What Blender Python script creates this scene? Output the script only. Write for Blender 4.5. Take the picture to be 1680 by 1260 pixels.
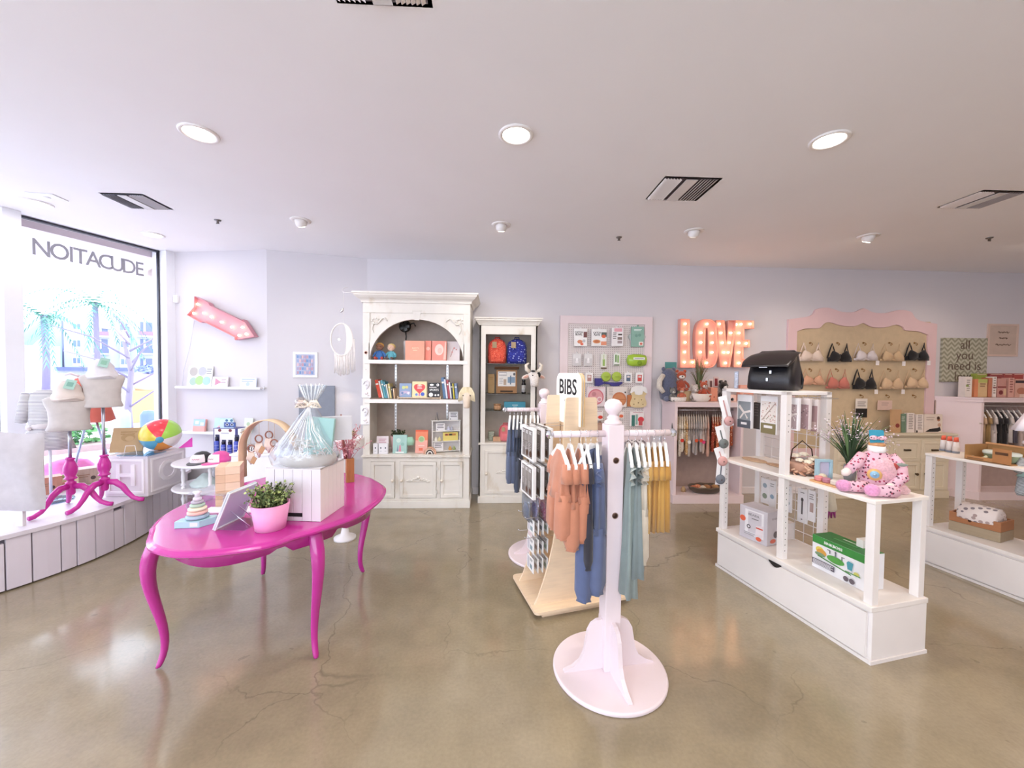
import bpy, math, random
from mathutils import Vector as V, Matrix as MX
random.seed(7)
PI = math.pi
for o in list(bpy.data.objects): bpy.data.objects.remove(o)
SC = bpy.context.scene; COL = SC.collection

# ------------------------------------------------ camera
F = 640.0; CH = 1.6
_yaw, _pit, _rol = math.radians(2.4), math.radians(1.6), .0105
_f = V((math.sin(_yaw)*math.cos(_pit), math.cos(_yaw)*math.cos(_pit), -math.sin(_pit)))
_r = V((math.cos(_yaw), -math.sin(_yaw), 0)); _u = _r.cross(_f)
_R = _r*math.cos(_rol)+_u*math.sin(_rol); _U = _u*math.cos(_rol)-_r*math.sin(_rol)
CAM = V((0, 0, CH))
cd = bpy.data.cameras.new('camera'); cam = bpy.data.objects.new('camera', cd); COL.objects.link(cam)
cd.sensor_width = 36; cd.lens = F/1680*36; cd.clip_start = .02; cd.clip_end = 400
cam.matrix_world = MX(((_R.x, _U.x, -_f.x, 0), (_R.y, _U.y, -_f.y, 0), (_R.z, _U.z, -_f.z, CH), (0, 0, 0, 1)))
SC.camera = cam
# ------------------------------------------------ world, exposure
w = bpy.data.worlds.new('sky'); SC.world = w; w.use_nodes = True
bg = w.node_tree.nodes['Background']; bg.inputs[0].default_value = (.76, .85, 1.0, 1); bg.inputs[1].default_value = 5.6
SC.view_settings.view_transform = 'Standard'; SC.view_settings.look = 'None'
SC.view_settings.exposure = 0.08; SC.view_settings.gamma = 1; SC.view_settings.use_curve_mapping = False
CEIL = 3.05; BY = 5.12
LAMP = 16.5         # watts of each ceiling lamp

def at(px, py, x=None, y=None, z=None):
    """point of the room seen at a photo pixel, on a wall, shelf or floor plane"""
    d = _f+_R*((px-840)/F)+_U*((630-py)/F)
    t = (x-CAM.x)/d.x if x is not None else (y-CAM.y)/d.y if y is not None else (z-CAM.z)/d.z
    return CAM+d*t
def Xp(px, y, z):
    g = lambda x: 840+F*(V((x, y, z))-CAM).dot(_R)/(V((x, y, z))-CAM).dot(_f)
    a, b = 0.0, 1.0
    for _ in range(5):
        ga, gb = g(a), g(b); c = a+(px-ga)*(b-a)/(gb-ga) if abs(gb-ga) > 1e-9 else b; a, b = b, c
    return b
OR = ['first', 'second', 'third', 'fourth', 'fifth', 'sixth', 'seventh', 'eighth', 'ninth', 'tenth', 'eleventh', 'twelfth', 'thirteenth', 'fourteenth', 'fifteenth', 'sixteenth', 'seventeenth', 'eighteenth', 'nineteenth', 'twentieth']

# ------------------------------------------------ materials
def lin(h):
    return tuple(((c/12.92) if c <= .04045 else ((c+.055)/1.055)**2.4) for c in (int(h[i:i+2], 16)/255 for i in (0, 2, 4)))+(1,)
NAMED = dict(white='f2eef0:paint', wwood='efe9e6:paint', pink='bd2b91:lacq', blush='eadde4:paint', rack='e9dade:paint',
             cream='e9e4dc:dist', dgrey='a99f99:paint', oak='e3cbae:wood', ply='ecd3b4:wood', metal='b8b8bb:metal', chrome='e8e8ec:chrome',
             black='141316:gloss', card='b98755:matte', paper='f6f4f2:matte', clear='f4faff:clear', pine='c08a5c:wood', wire='e9e4e4:gloss', cork='cdb898:matte')
_M = {}
def mat(spec):
    spec = NAMED.get(spec, spec)
    if spec in _M: return _M[spec]
    a = spec.split(':'); hx = a[0]; kind = a[1] if len(a) > 1 else 'plain'
    m = bpy.data.materials.new(kind+'_'+hx); m.use_nodes = True; nt = m.node_tree; N = nt.nodes; L = nt.links
    b = N['Principled BSDF']; c = lin(hx); _M[spec] = m
    b.inputs['Base Color'].default_value = c
    def I(n, v): b.inputs[n].default_value = v
    tc = N.new('ShaderNodeTexCoord')
    def noise(scale, detail=3, src='Object', sc=None):
        n = N.new('ShaderNodeTexNoise'); n.inputs['Scale'].default_value = scale; n.inputs['Detail'].default_value = detail
        if sc:
            mp = N.new('ShaderNodeMapping'); mp.inputs['Scale'].default_value = sc; L.new(tc.outputs[src], mp.inputs[0]); L.new(mp.outputs[0], n.inputs[0])
        else: L.new(tc.outputs[src], n.inputs[0])
        return n.outputs['Fac']
    def ramp(fac, stops, con=False):
        r = N.new('ShaderNodeValToRGB'); e = r.color_ramp.elements
        if con: r.color_ramp.interpolation = 'CONSTANT'
        while len(e) < len(stops): e.new(.5)
        for i, (p, cc) in enumerate(stops): e[i].position = p; e[i].color = cc
        L.new(fac, r.inputs[0]); return r.outputs[0]
    def bump(fac, st, d=.002):
        u = N.new('ShaderNodeBump'); u.inputs['Strength'].default_value = st; u.inputs['Distance'].default_value = d
        L.new(fac, u.inputs['Height']); L.new(u.outputs[0], b.inputs['Normal'])
    def sh(k): return tuple(min(1, x*k) for x in c[:3])+(1,)
    def vary(fac, lo=.94, hi=1.04): L.new(ramp(fac, [(.3, sh(lo)), (.7, sh(hi))]), b.inputs['Base Color'])
    I('Roughness', .5)
    if kind == 'plain': vary(noise(9))
    elif kind == 'matte': I('Roughness', .85); vary(noise(14))
    elif kind == 'gloss': I('Roughness', .22); vary(noise(6), .96, 1.03)
    elif kind == 'lacq': I('Roughness', .20); b.inputs['Coat Weight'].default_value = .5; b.inputs['Coat Roughness'].default_value = .12; vary(noise(6), .96, 1.03)
    elif kind == 'paint':
        I('Roughness', .42); f = noise(30, 4, sc=(1, 1, .25)); vary(noise(3.5), .965, 1.02); bump(f, .15, .001)
    elif kind == 'wall':
        I('Roughness', .8); vary(noise(1.4), .985, 1.01); bump(noise(160, 2), .12, .001)
    elif kind == 'dist':
        I('Roughness', .55); f = noise(5, 8, sc=(1, 1, .45)); c2 = lin('cfc2ae')
        L.new(ramp(f, [(.30, c2), (.42, sh(.96)), (.75, sh(1.03))]), b.inputs['Base Color']); bump(f, .2, .002)
    elif kind == 'wood':
        I('Roughness', .5); f = noise(6, 6, sc=(9, 9, 1.2)); L.new(ramp(f, [(.3, sh(.80)), (.5, c), (.72, sh(1.12))]), b.inputs['Base Color']); bump(f, .1, .001)
    elif kind == 'woodh':
        I('Roughness', .5); f = noise(6, 6, sc=(1.2, 9, 9)); L.new(ramp(f, [(.3, sh(.93)), (.5, c), (.72, sh(1.05))]), b.inputs['Base Color'])
    elif kind == 'metal': I('Metallic', 1); I('Roughness', .32); vary(noise(20), .9, 1.05)
    elif kind == 'chrome': I('Metallic', .9); I('Roughness', .1); vary(noise(20), .97, 1.0)
    elif kind == 'leather': I('Roughness', .33); vary(noise(8), .7, 1.5); bump(noise(220, 3), .35, .002)
    elif kind == 'fab':
        I('Roughness', .92); b.inputs['Sheen Weight'].default_value = .25; vary(noise(18, 5), .93, 1.04); bump(noise(420, 2), .5, .0015)
    elif kind == 'fur':
        I('Roughness', .95); b.inputs['Sheen Weight'].default_value = .5; f = noise(90, 5); vary(f, .75, 1.12); bump(f, .9, .004)
    elif kind == 'stripe':
        I('Roughness', .9); wv = N.new('ShaderNodeTexWave'); wv.bands_direction = a[3] if len(a) > 3 else 'Z'; wv.inputs['Scale'].default_value = float(a[4]) if len(a) > 4 else 22
        wv.inputs['Distortion'].default_value = .25; L.new(tc.outputs['Object'], wv.inputs[0]); L.new(ramp(wv.outputs['Fac'], [(0, c), (.55, lin(a[2]))], True), b.inputs['Base Color'])
    elif kind == 'floral':
        I('Roughness', .9); vo = N.new('ShaderNodeTexVoronoi'); vo.inputs['Scale'].default_value = float(a[4]) if len(a) > 4 else 38; L.new(tc.outputs['Object'], vo.inputs[0])
        mx = N.new('ShaderNodeMix'); mx.data_type = 'RGBA'; k = ramp(vo.outputs['Distance'], [(0, (1, 1, 1, 1)), (.33, (0, 0, 0, 1))], True)
        sep = N.new('ShaderNodeSeparateColor'); L.new(vo.outputs['Color'], sep.inputs[0])
        c2 = ramp(sep.outputs[0], [(0, lin(a[2])), (.5, lin(a[3]))], True)
        L.new(k, mx.inputs[0]); mx.inputs[6].default_value = c; L.new(c2, mx.inputs[7]); L.new(mx.outputs[2], b.inputs['Base Color'])
    elif kind == 'chev':
        I('Roughness', .7); wv = N.new('ShaderNodeTexWave'); wv.wave_profile = 'TRI'; wv.bands_direction = 'Z'; wv.inputs['Scale'].default_value = 5
        sx = N.new('ShaderNodeSeparateXYZ'); L.new(tc.outputs['Object'], sx.inputs[0])
        pp = N.new('ShaderNodeMath'); pp.operation = 'PINGPONG'; pp.inputs[1].default_value = .05; L.new(sx.outputs[0], pp.inputs[0])
        ad = N.new('ShaderNodeMath'); L.new(pp.outputs[0], ad.inputs[0]); L.new(sx.outputs[2], ad.inputs[1])
        cb = N.new('ShaderNodeCombineXYZ'); L.new(ad.outputs[0], cb.inputs[2]); L.new(cb.outputs[0], wv.inputs[0])
        L.new(ramp(wv.outputs['Fac'], [(0, c), (.5, lin(a[2]))], True), b.inputs['Base Color'])
    elif kind == 'emit':
        b.inputs['Emission Color'].default_value = c; I('Emission Strength', float(a[2])); I('Roughness', .5)
    elif kind in ('clear', 'pane', 'plas'):
        N.remove(b); tr = N.new('ShaderNodeBsdfTransparent'); gl = N.new('ShaderNodeBsdfGlossy'); gl.inputs['Roughness'].default_value = .04 if kind != 'plas' else .16
        tr.inputs[0].default_value = c; fr = N.new('ShaderNodeMath'); fr.operation = 'POWER'; fr.inputs[1].default_value = 4.0; lw = N.new('ShaderNodeLayerWeight'); L.new(lw.outputs['Facing'], fr.inputs[0])
        mx = N.new('ShaderNodeMixShader'); mp = N.new('ShaderNodeMath'); mp.operation = 'MULTIPLY_ADD'; mp.inputs[1].default_value = .7; mp.inputs[2].default_value = {'clear': .05, 'pane': .03, 'plas': .12}[kind]
        L.new(fr.outputs[0], mp.inputs[0]); L.new(mp.outputs[0], mx.inputs[0]); L.new(tr.outputs[0], mx.inputs[1]); L.new(gl.outputs[0], mx.inputs[2])
        out = mx.outputs[0]
        if kind == 'plas':
            df = N.new('ShaderNodeBsdfDiffuse'); df.inputs[0].default_value = (.95, .96, .98, 1); m4 = N.new('ShaderNodeMixShader'); m4.inputs[0].default_value = .09; L.new(out, m4.inputs[1]); L.new(df.outputs[0], m4.inputs[2]); out = m4.outputs[0]
            u = N.new('ShaderNodeBump'); u.inputs['Strength'].default_value = .6; u.inputs['Distance'].default_value = .01; L.new(noise(14, 5), u.inputs['Height']); L.new(u.outputs[0], gl.inputs['Normal'])
        L.new(out, N['Material Output'].inputs[0])
    elif kind == 'concrete':
        geo = tc.outputs['Object']
        n1 = noise(.9, 8); n2 = noise(7, 8); n3 = noise(60, 4); n4 = noise(2.6, 6, sc=(1, .4, 1))
        col = ramp(n1, [(.25, lin('8c7f68')), (.5, lin('968970')), (.75, lin('a0937c'))])
        mA = N.new('ShaderNodeMix'); mA.data_type = 'RGBA'; mA.blend_type = 'OVERLAY'; mA.inputs[0].default_value = .18; L.new(col, mA.inputs[6]); L.new(n2, mA.inputs[7])
        mB = N.new('ShaderNodeMix'); mB.data_type = 'RGBA'; mB.blend_type = 'OVERLAY'; mB.inputs[0].default_value = .15; L.new(mA.outputs[2], mB.inputs[6]); L.new(n3, mB.inputs[7])
        # cracks: distorted voronoi cell borders, faded by a large noise
        wn = N.new('ShaderNodeTexNoise'); wn.inputs['Scale'].default_value = 3.5; wn.inputs['Detail'].default_value = 9; L.new(geo, wn.inputs[0])
        vm = N.new('ShaderNodeVectorMath'); vm.operation = 'MULTIPLY_ADD'; vm.inputs[1].default_value = (.38, .38, 0); L.new(wn.outputs['Color'], vm.inputs[0]); L.new(geo, vm.inputs[2])
        vo = N.new('ShaderNodeTexVoronoi'); vo.feature = 'DISTANCE_TO_EDGE'; vo.inputs['Scale'].default_value = .72; L.new(vm.outputs[0], vo.inputs[0])
        ck = ramp(vo.outputs['Distance'], [(0, (1, 1, 1, 1)), (.0035, (0, 0, 0, 1))])
        fade = ramp(noise(1.1, 3), [(.42, (0, 0, 0, 1)), (.56, (1, 1, 1, 1))])
        ml = N.new('ShaderNodeMath'); ml.operation = 'MULTIPLY'; L.new(ck, ml.inputs[0]); L.new(fade, ml.inputs[1])
        sp = ramp(noise(9, 2), [(.735, (0, 0, 0, 1)), (.75, (1, 1, 1, 1))])
        m2 = N.new('ShaderNodeMath'); m2.operation = 'MULTIPLY_ADD'; m2.inputs[1].default_value = .6; m2.use_clamp = True; L.new(sp, m2.inputs[0]); L.new(ml.outputs[0], m2.inputs[2])
        m3 = N.new('ShaderNodeMath'); m3.operation = 'MULTIPLY'; m3.inputs[1].default_value = .42; L.new(m2.outputs[0], m3.inputs[0])
        mC = N.new('ShaderNodeMix'); mC.data_type = 'RGBA'; L.new(m3.outputs[0], mC.inputs[0]); L.new(mB.outputs[2], mC.inputs[6]); mC.inputs[7].default_value = lin('453b30')
        L.new(mC.outputs[2], b.inputs['Base Color'])
        L.new(ramp(n4, [(.3, (.13,)*3+(1,)), (.7, (.24,)*3+(1,))]), b.inputs['Roughness']); b.inputs['Specular IOR Level'].default_value = .6; b.inputs['Coat Weight'].default_value = .35; b.inputs['Coat Roughness'].default_value = .10
        bump(n2, .05, .004)
    return m

# ------------------------------------------------ mesh builder
class MB:
    def __init__(s): s.v = []; s.f = []; s.k = []; s.m = []; s.sm = []; s.T = MX(); s._st = []
    def mi(s, m):
        m = NAMED.get(m, m)
        if m not in s.m: s.m.append(m)
        return s.m.index(m)
    def push(s, loc=(0, 0, 0), rz=0, rx=0, ry=0, sc=1):
        s._st.append(s.T.copy()); s.T = s.T @ MX.Translation(V(loc)) @ MX.Rotation(rz, 4, 'Z') @ MX.Rotation(ry, 4, 'Y') @ MX.Rotation(rx, 4, 'X') @ MX.Scale(sc, 4); return s
    def pop(s): s.T = s._st.pop(); return s
    def add(s, vs, fs, m, sm=False):
        o = len(s.v); i = s.mi(m); s.v += [tuple(s.T @ V(p)) for p in vs]
        for q in fs: s.f.append([o+j for j in q]); s.k.append(i); s.sm.append(sm)
        return s
    def bb(s, x0, y0, z0, x1, y1, z1, m):
        x0, x1 = sorted((x0, x1)); y0, y1 = sorted((y0, y1)); z0, z1 = sorted((z0, z1))
        return s.add([(x0, y0, z0), (x1, y0, z0), (x1, y1, z0), (x0, y1, z0), (x0, y0, z1), (x1, y0, z1), (x1, y1, z1), (x0, y1, z1)],
                     [(0, 3, 2, 1), (4, 5, 6, 7), (0, 1, 5, 4), (1, 2, 6, 5), (2, 3, 7, 6), (3, 0, 4, 7)], m)
    def bx(s, c, z, m): return s.bb(c[0]-z[0]/2, c[1]-z[1]/2, c[2]-z[2]/2, c[0]+z[0]/2, c[1]+z[1]/2, c[2]+z[2]/2, m)
    def lathe(s, pr, m, c=(0, 0, 0), n=20, ang=2*PI, sx=1, sy=1, sm=True):
        vs = []; fs = []
        for r, z in pr:
            for j in range(n): t = 2*PI*j/n; vs.append((c[0]+r*math.cos(t)*sx, c[1]+r*math.sin(t)*sy, c[2]+z))
        for i in range(len(pr)-1):
            for j in range(n): fs.append((i*n+j, i*n+(j+1) % n, (i+1)*n+(j+1) % n, (i+1)*n+j))
        if pr[0][0] > 1e-4: fs.append(tuple(range(n-1, -1, -1)))
        if pr[-1][0] > 1e-4: fs.append(tuple((len(pr)-1)*n+j for j in range(n)))
        return s.add(vs, fs, m, sm)
    def sph(s, c, r, m, n=14):
        r = (r, r, r) if not hasattr(r, '__len__') else r; h = n//2+1; vs = [(c[0], c[1], c[2]-r[2])]; fs = []
        for i in range(1, h):
            a = -PI/2+PI*i/h
            for j in range(n): t = 2*PI*j/n; vs.append((c[0]+r[0]*math.cos(a)*math.cos(t), c[1]+r[1]*math.cos(a)*math.sin(t), c[2]+r[2]*math.sin(a)))
        vs.append((c[0], c[1], c[2]+r[2])); L = len(vs)-1
        for j in range(n): fs.append((0, 1+(j+1) % n, 1+j)); fs.append((L, L-n+j, L-n+(j+1) % n))
        for i in range(h-2):
            for j in range(n): a = 1+i*n; fs.append((a+j, a+(j+1) % n, a+n+(j+1) % n, a+n+j))
        return s.add(vs, fs, m, True)
    def tube(s, pts, r, m, n=8, flat=1.0, cl=False):
        pts = [V(p) for p in pts]; rs = r if hasattr(r, '__len__') else [r]*len(pts); vs = []; fs = []; K = len(pts)
        up = V((0, 0, 1)); pu = None
        for i, p in enumerate(pts):
            d = (pts[(i+1) % K]-pts[i-1]) if cl else (pts[min(i+1, K-1)]-pts[max(i-1, 0)])
            d.normalize(); a = pu if pu is not None else (up if abs(d.z) < .9 else V((0, 1, 0)))
            sd = d.cross(a); sd.normalize(); u2 = sd.cross(d); u2.normalize(); pu = u2
            for j in range(n): t = 2*PI*j/n; vs.append(p+sd*(rs[i]*math.cos(t))+u2*(rs[i]*flat*math.sin(t)))
        for i in range(K if cl else K-1):
            for j in range(n): q = (i+1) % K; fs.append((i*n+j, i*n+(j+1) % n, q*n+(j+1) % n, q*n+j))
        if not cl: fs.append(tuple(range(n-1, -1, -1))); fs.append(tuple((K-1)*n+j for j in range(n)))
        return s.add(vs, fs, m, True)
    def loft(s, secs, m, n=20, rip=0, fr=5, ph=0, caps=True, pw=1.0):
        vs = []; fs = []; K = len(secs)
        for i, (cx, cy, cz, rx, ry) in enumerate(secs):
            for j in range(n):
                t = 2*PI*j/n; k = 1+rip*(i/max(1, K-1))*math.sin(fr*t+ph+i*.35)
                ct, st = math.cos(t), math.sin(t); ct = math.copysign(abs(ct)**pw, ct); st = math.copysign(abs(st)**pw, st)
                vs.append((cx+rx*ct*(1+.3*(k-1)), cy+ry*st*k, cz))
        for i in range(K-1):
            for j in range(n): fs.append((i*n+j, i*n+(j+1) % n, (i+1)*n+(j+1) % n, (i+1)*n+j))
        if caps: fs.append(tuple(range(n-1, -1, -1))); fs.append(tuple((K-1)*n+j for j in range(n)))
        return s.add(vs, fs, m, True)
    def prism(s, ol, d, m, m2=None):
        """outline in x,z; thickness d along +y from y=0"""
        n = len(ol); ar = sum(ol[i][0]*ol[(i+1) % n][1]-ol[(i+1) % n][0]*ol[i][1] for i in range(n))
        if ar < 0: ol = ol[::-1]
        s.add([(x, 0, z) for x, z in ol]+[(x, d, z) for x, z in ol], [tuple(range(n)), tuple(range(2*n-1, n-1, -1))], m)
        return s.add([(x, 0, z) for x, z in ol]+[(x, d, z) for x, z in ol], [(i, n+i, n+(i+1) % n, (i+1) % n) for i in range(n)], m2 or m)
    def slab(s, ol, z0, z1, m, m2=None):
        n = len(ol); ar = sum(ol[i][0]*ol[(i+1) % n][1]-ol[(i+1) % n][0]*ol[i][1] for i in range(n))
        if ar < 0: ol = ol[::-1]
        vs = [(x, y, z0) for x, y in ol]+[(x, y, z1) for x, y in ol]
        s.add(vs, [tuple(range(n-1, -1, -1)), tuple(range(n, 2*n))], m)
        return s.add(vs, [(i, (i+1) % n, n+(i+1) % n, n+i) for i in range(n)], m2 or m)
    def ring(s, ol, il, d, m):
        """frame between outer and inner outline (same count), x,z plane"""
        n = len(ol); vs = [(x, 0, z) for x, z in ol]+[(x, 0, z) for x, z in il]+[(x, d, z) for x, z in ol]+[(x, d, z) for x, z in il]; fs = []
        for i in range(n):
            j = (i+1) % n; fs += [(i, j, n+j, n+i), (2*n+j, 2*n+i, 3*n+i, 3*n+j), (j, i, 2*n+i, 2*n+j), (n+i, n+j, 3*n+j, 3*n+i)]
        return s.add(vs, fs, m)
    def frame(s, x0, z0, x1, z1, w, d, m, y=0):
        s.push((0, y, 0)); s.ring([(x0, z0), (x1, z0), (x1, z1), (x0, z1)], [(x0+w, z0+w), (x1-w, z0+w), (x1-w, z1-w), (x0+w, z1-w)], d, m); return s.pop()
    def text(s, t, size, m, loc, rz=0, rx=PI/2, ext=0.0006, mirror=False, sx=1, bold=0):
        c = bpy.data.curves.new('t', 'FONT'); c.body = t; c.size = size; c.extrude = ext; c.align_x = 'CENTER'; c.align_y = 'CENTER'; c.resolution_u = 3; c.offset = bold; c.space_line = .85
        o = bpy.data.objects.new('t', c); me = bpy.data.meshes.new_from_object(o)
        s.push(loc, rz=rz, rx=rx); g = -1 if mirror else 1
        s.add([(v.co.x*g*sx, v.co.y, v.co.z) for v in me.vertices], [tuple(p.vertices)[::g] for p in me.polygons], m); s.pop()
        bpy.data.objects.remove(o); bpy.data.meshes.remove(me); bpy.data.curves.remove(c); return s
    def mesh(s, name):
        me = bpy.data.meshes.new(name); me.from_pydata(s.v, [], s.f)
        for x in s.m: me.materials.append(mat(x))
        me.polygons.foreach_set('material_index', s.k); me.polygons.foreach_set('use_smooth', s.sm); me.update(); return me

def _obj(name, mb, bev):
    o = bpy.data.objects.new(name, mb.mesh(name) if isinstance(mb, MB) else mb); COL.objects.link(o)
    if bev:
        b = o.modifiers.new('bevel', 'BEVEL'); b.width = bev; b.segments = 2; b.limit_method = 'ANGLE'; b.angle_limit = .7
    return o
def thing(name, label, cat, loc=(0, 0, 0), rz=0, group=None, mb=None, bev=0, rx=0, ry=0):
    o = _obj(name, mb, bev) if mb is not None else bpy.data.objects.new(name, None)
    if mb is None: COL.objects.link(o); o.empty_display_size = .05
    o.location = V(loc); o.rotation_euler = (rx, ry, rz); o['label'] = label; o['category'] = cat
    if group: o['group'] = group
    return o
def part(name, mb, parent, bev=0, label=None, loc=None, rot=None, kind=None):
    o = _obj(name, mb, bev); o.parent = parent
    if loc: o.location = V(loc)
    if rot: o.rotation_euler = rot
    if label: o['label'] = label
    if kind: o['kind'] = kind
    return o
def struct(name, mb, bev=0):
    o = _obj(name, mb, bev); o['kind'] = 'structure'; return o
def art(mb, w, h, dec, y=0, x0=None, z0=0):
    """flat print on the front (-y) face of a w x h panel; decals in fractions of its size"""
    x0 = -w/2 if x0 is None else x0; k = 0
    for d in dec:
        k += 1; yy = y-.0005*k; t = d[0]
        if t == 'r': mb.add([(x0+d[1]*w, yy, z0+d[2]*h), (x0+d[3]*w, yy, z0+d[2]*h), (x0+d[3]*w, yy, z0+d[4]*h), (x0+d[1]*w, yy, z0+d[4]*h)], [(0, 1, 2, 3)], d[5])
        elif t == 'c':
            n = 20; rz = d[3]*w*(d[5] if len(d) > 5 else 1); vs = [(x0+d[1]*w+d[3]*w*math.cos(2*PI*j/n), yy, z0+d[2]*h+rz*math.sin(2*PI*j/n)) for j in range(n)]; mb.add(vs, [tuple(range(n))], d[4])
        elif t == 'p': mb.add([(x0+a*w, yy, z0+b*h) for a, b in d[1]], [tuple(range(len(d[1])))], d[2])
        elif t == 't': mb.text(d[1], d[4]*h, d[5], (x0+d[2]*w, yy, z0+d[3]*h), ext=.0002, sx=d[6] if len(d) > 6 else 1, bold=d[7] if len(d) > 7 else 0)
        elif t == 'l':  # lines of small print x0,x1,ztop,n,step,mat
            for q in range(d[4]):
                zz = d[3]-q*d[5]; e = d[2]-(.12*(q % 2)*(d[2]-d[1])); mb.add([(x0+d[1]*w, yy, z0+zz*h), (x0+e*w, yy, z0+zz*h), (x0+e*w, yy, z0+(zz+d[5]*.45)*h), (x0+d[1]*w, yy, z0+(zz+d[5]*.45)*h)], [(0, 1, 2, 3)], d[6])
def boxart(name, label, cat, loc, w, d, h, m, dec=(), rz=0, lean=0, group=None, bev=.0015, side=None):
    """printed box, book or card standing on its bottom edge, front towards -y; lean tips it back"""
    mb = MB(); mb.bb(-w/2, 0, 0, w/2, d, h, m)
    if side: mb.bb(-w/2+.002, .003, .002, w/2+.0008, d-.003, h-.002, side)
    o = thing(name, label, cat, loc, rz, group, mb=mb, bev=bev, rx=-lean)
    if dec: a = MB(); art(a, w, h, dec); part('printed_front', a, o)
    return o
def catmull(pts, k=8, cl=False):
    P = [V(p) for p in pts]; n = len(P); out = []
    for i in range(n if cl else n-1):
        a = P[(i-1) % n] if cl or i > 0 else P[0]*2-P[1]; b = P[i]; c = P[(i+1) % n]; d = P[(i+2) % n] if cl or i+2 < n else P[-1]*2-P[-2]
        for j in range(k): t = j/k; out.append(.5*((2*b)+(c-a)*t+(2*a-5*b+4*c-d)*t*t+(3*b-a-3*c+d)*t**3))
    if not cl: out.append(P[-1])
    return out
# ================================================ ROOM SHELL
def onpl(px, py, o, rz):
    d = _f+_R*((px-840)/F)+_U*((630-py)/F); n = V((-math.sin(rz), math.cos(rz), 0)); o = V((o[0], o[1], 0))
    t = (o-CAM).dot(n)/d.dot(n); p = CAM+d*t; return (p-o).dot(V((math.cos(rz), math.sin(rz), 0))), p.z
WA = V((-4.10, 4.98, 0)); WRZ = math.atan2(-.942, -.337)          # shop window line, local x runs towards the camera, local y into the room
def wl(t, q=0, z=0): return V((WA.x-.337*t+.942*q, WA.y-.942*t-.337*q, z))
L0 = wl(9.6)
fl = MB(); fl.slab([tuple(wl(10, 0)[:2]), tuple(wl(-.2, 0)[:2]), (-4.1, 5.4), (9.6, 5.4), (9.6, -4.2), (L0.x, -4.2)], -.12, 0, 'ffffff:concrete'); struct('floor', fl)
WALL = 'dad6da:wall'
c = MB(); c.slab([(L0.x-.2, -4.2), (9.6, -4.2), (9.6, 5.4), (-4.3, 5.4)], CEIL, CEIL+.18, 'f6f5f8:wall'); struct('ceiling', c)
c = MB(); c.bb(-1.66, BY, 0, 9.6, BY+.15, CEIL, WALL); struct('wall_back', c)
A1, A2, A3 = (-3.98, 5.04), (-2.76, 4.84), (-1.66, BY)
c = MB(); c.slab([A2, A3, (-1.66, BY+.15), (-2.7, 5.0)], 0, CEIL, WALL); struct('wall_angled', c)
c = MB(); c.slab([A1, A2, (-2.70, 5.0), (-2.7, 5.25), (-4.12, 5.25), (-4.08, 5.02)], 0, CEIL, WALL); struct('wall_left', c)
c = MB(); c.bb(9.5, -4, 0, 9.6, 5.3, CEIL, WALL); struct('wall_right', c)
c = MB(); c.bb(L0.x, -4.1, 0, 9.5, -4, .5, WALL); c.bb(L0.x, -4.1, 2.75, 9.5, -4, CEIL, WALL); c.bb(1.6, -4.1, .5, 9.5, -4, 2.75, WALL); struct('wall_front', c)
def fr_box(mb, t0, t1, q0, q1, z0, z1, m):
    mb.bb(t0, q0, z0, t1, q1, z1, m); return mb
def winobj(name, mb, kind='structure', bev=0):
    o = _obj(name, mb, bev); o.location = WA; o.rotation_euler = (0, 0, WRZ)
    if kind: o['kind'] = kind
    return o
for n, (a, b_) in enumerate(((0, 1.17), (1.29, 3.3), (3.42, 6.2), (6.32, 9.3))):
    g = MB(); g.bb(a, -.045, .40, b_, -.035, CEIL, 'ffffff:pane'); wo = winobj('window_%d' % (n+1), g)
    f = MB(); f.bb(a-.12, -.16, 0, a, .09, CEIL, 'f0f1f6:paint'); part('window_mullion', f, wo, bev=.004)
    f = MB(); f.bb(a, -.10, 0, b_, -.01, .40, 'dfe0e8:paint'); part('window_sill', f, wo)
    f = MB(); f.bb(a, -.07, CEIL-.022, b_, -.02, CEIL-.004, '4a4a50:metal'); part('window_header', f, wo)
    f = MB(); f.bb(a+.004, -.055, .4, a+.016, -.02, CEIL, '3a3a40:metal'); part('window_gasket', f, wo)
g = MB(); g.bb(L0.x+.3, -4.06, .5, 1.6, -4.05, 2.75, 'ffffff:pane'); wo = struct('window_5', g)  # unseen rear glazing, added and sized to let fill daylight into the room
for x in (-5.4, -3.0, -.6, 1.55):
    f = MB(); f.bb(x-.05, -4.14, .5, x+.05, -3.98, 2.75, 'f0f1f6:paint'); part('window_mullion', f, wo)
# lettering on the glass, reads from outside
x0, z0 = onpl(66, 410, WA[:2], WRZ); x1, z1 = onpl(234, 440, WA[:2], WRZ)
t = thing('window_lettering', 'dark grey EDUCATION lettering on the window glass, mirrored from inside', 'lettering', WA, WRZ)
s_ = 'EDUCATION'; zz = (z0+z1)/2
for i, ch in enumerate(s_):
    px = (231.5, 214.5, 195, 176, 156, 135, 120, 101, 71)[i]; tt, _z = onpl(px, 400+(px-58)*.19+8, WA[:2], WRZ)
    mb = MB(); mb.text(ch, .225, '95959f:matte', (tt, -.029, zz), rx=PI/2, ext=.002, mirror=True, sx=.82, bold=.002)
    part('letter', mb, t)
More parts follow.
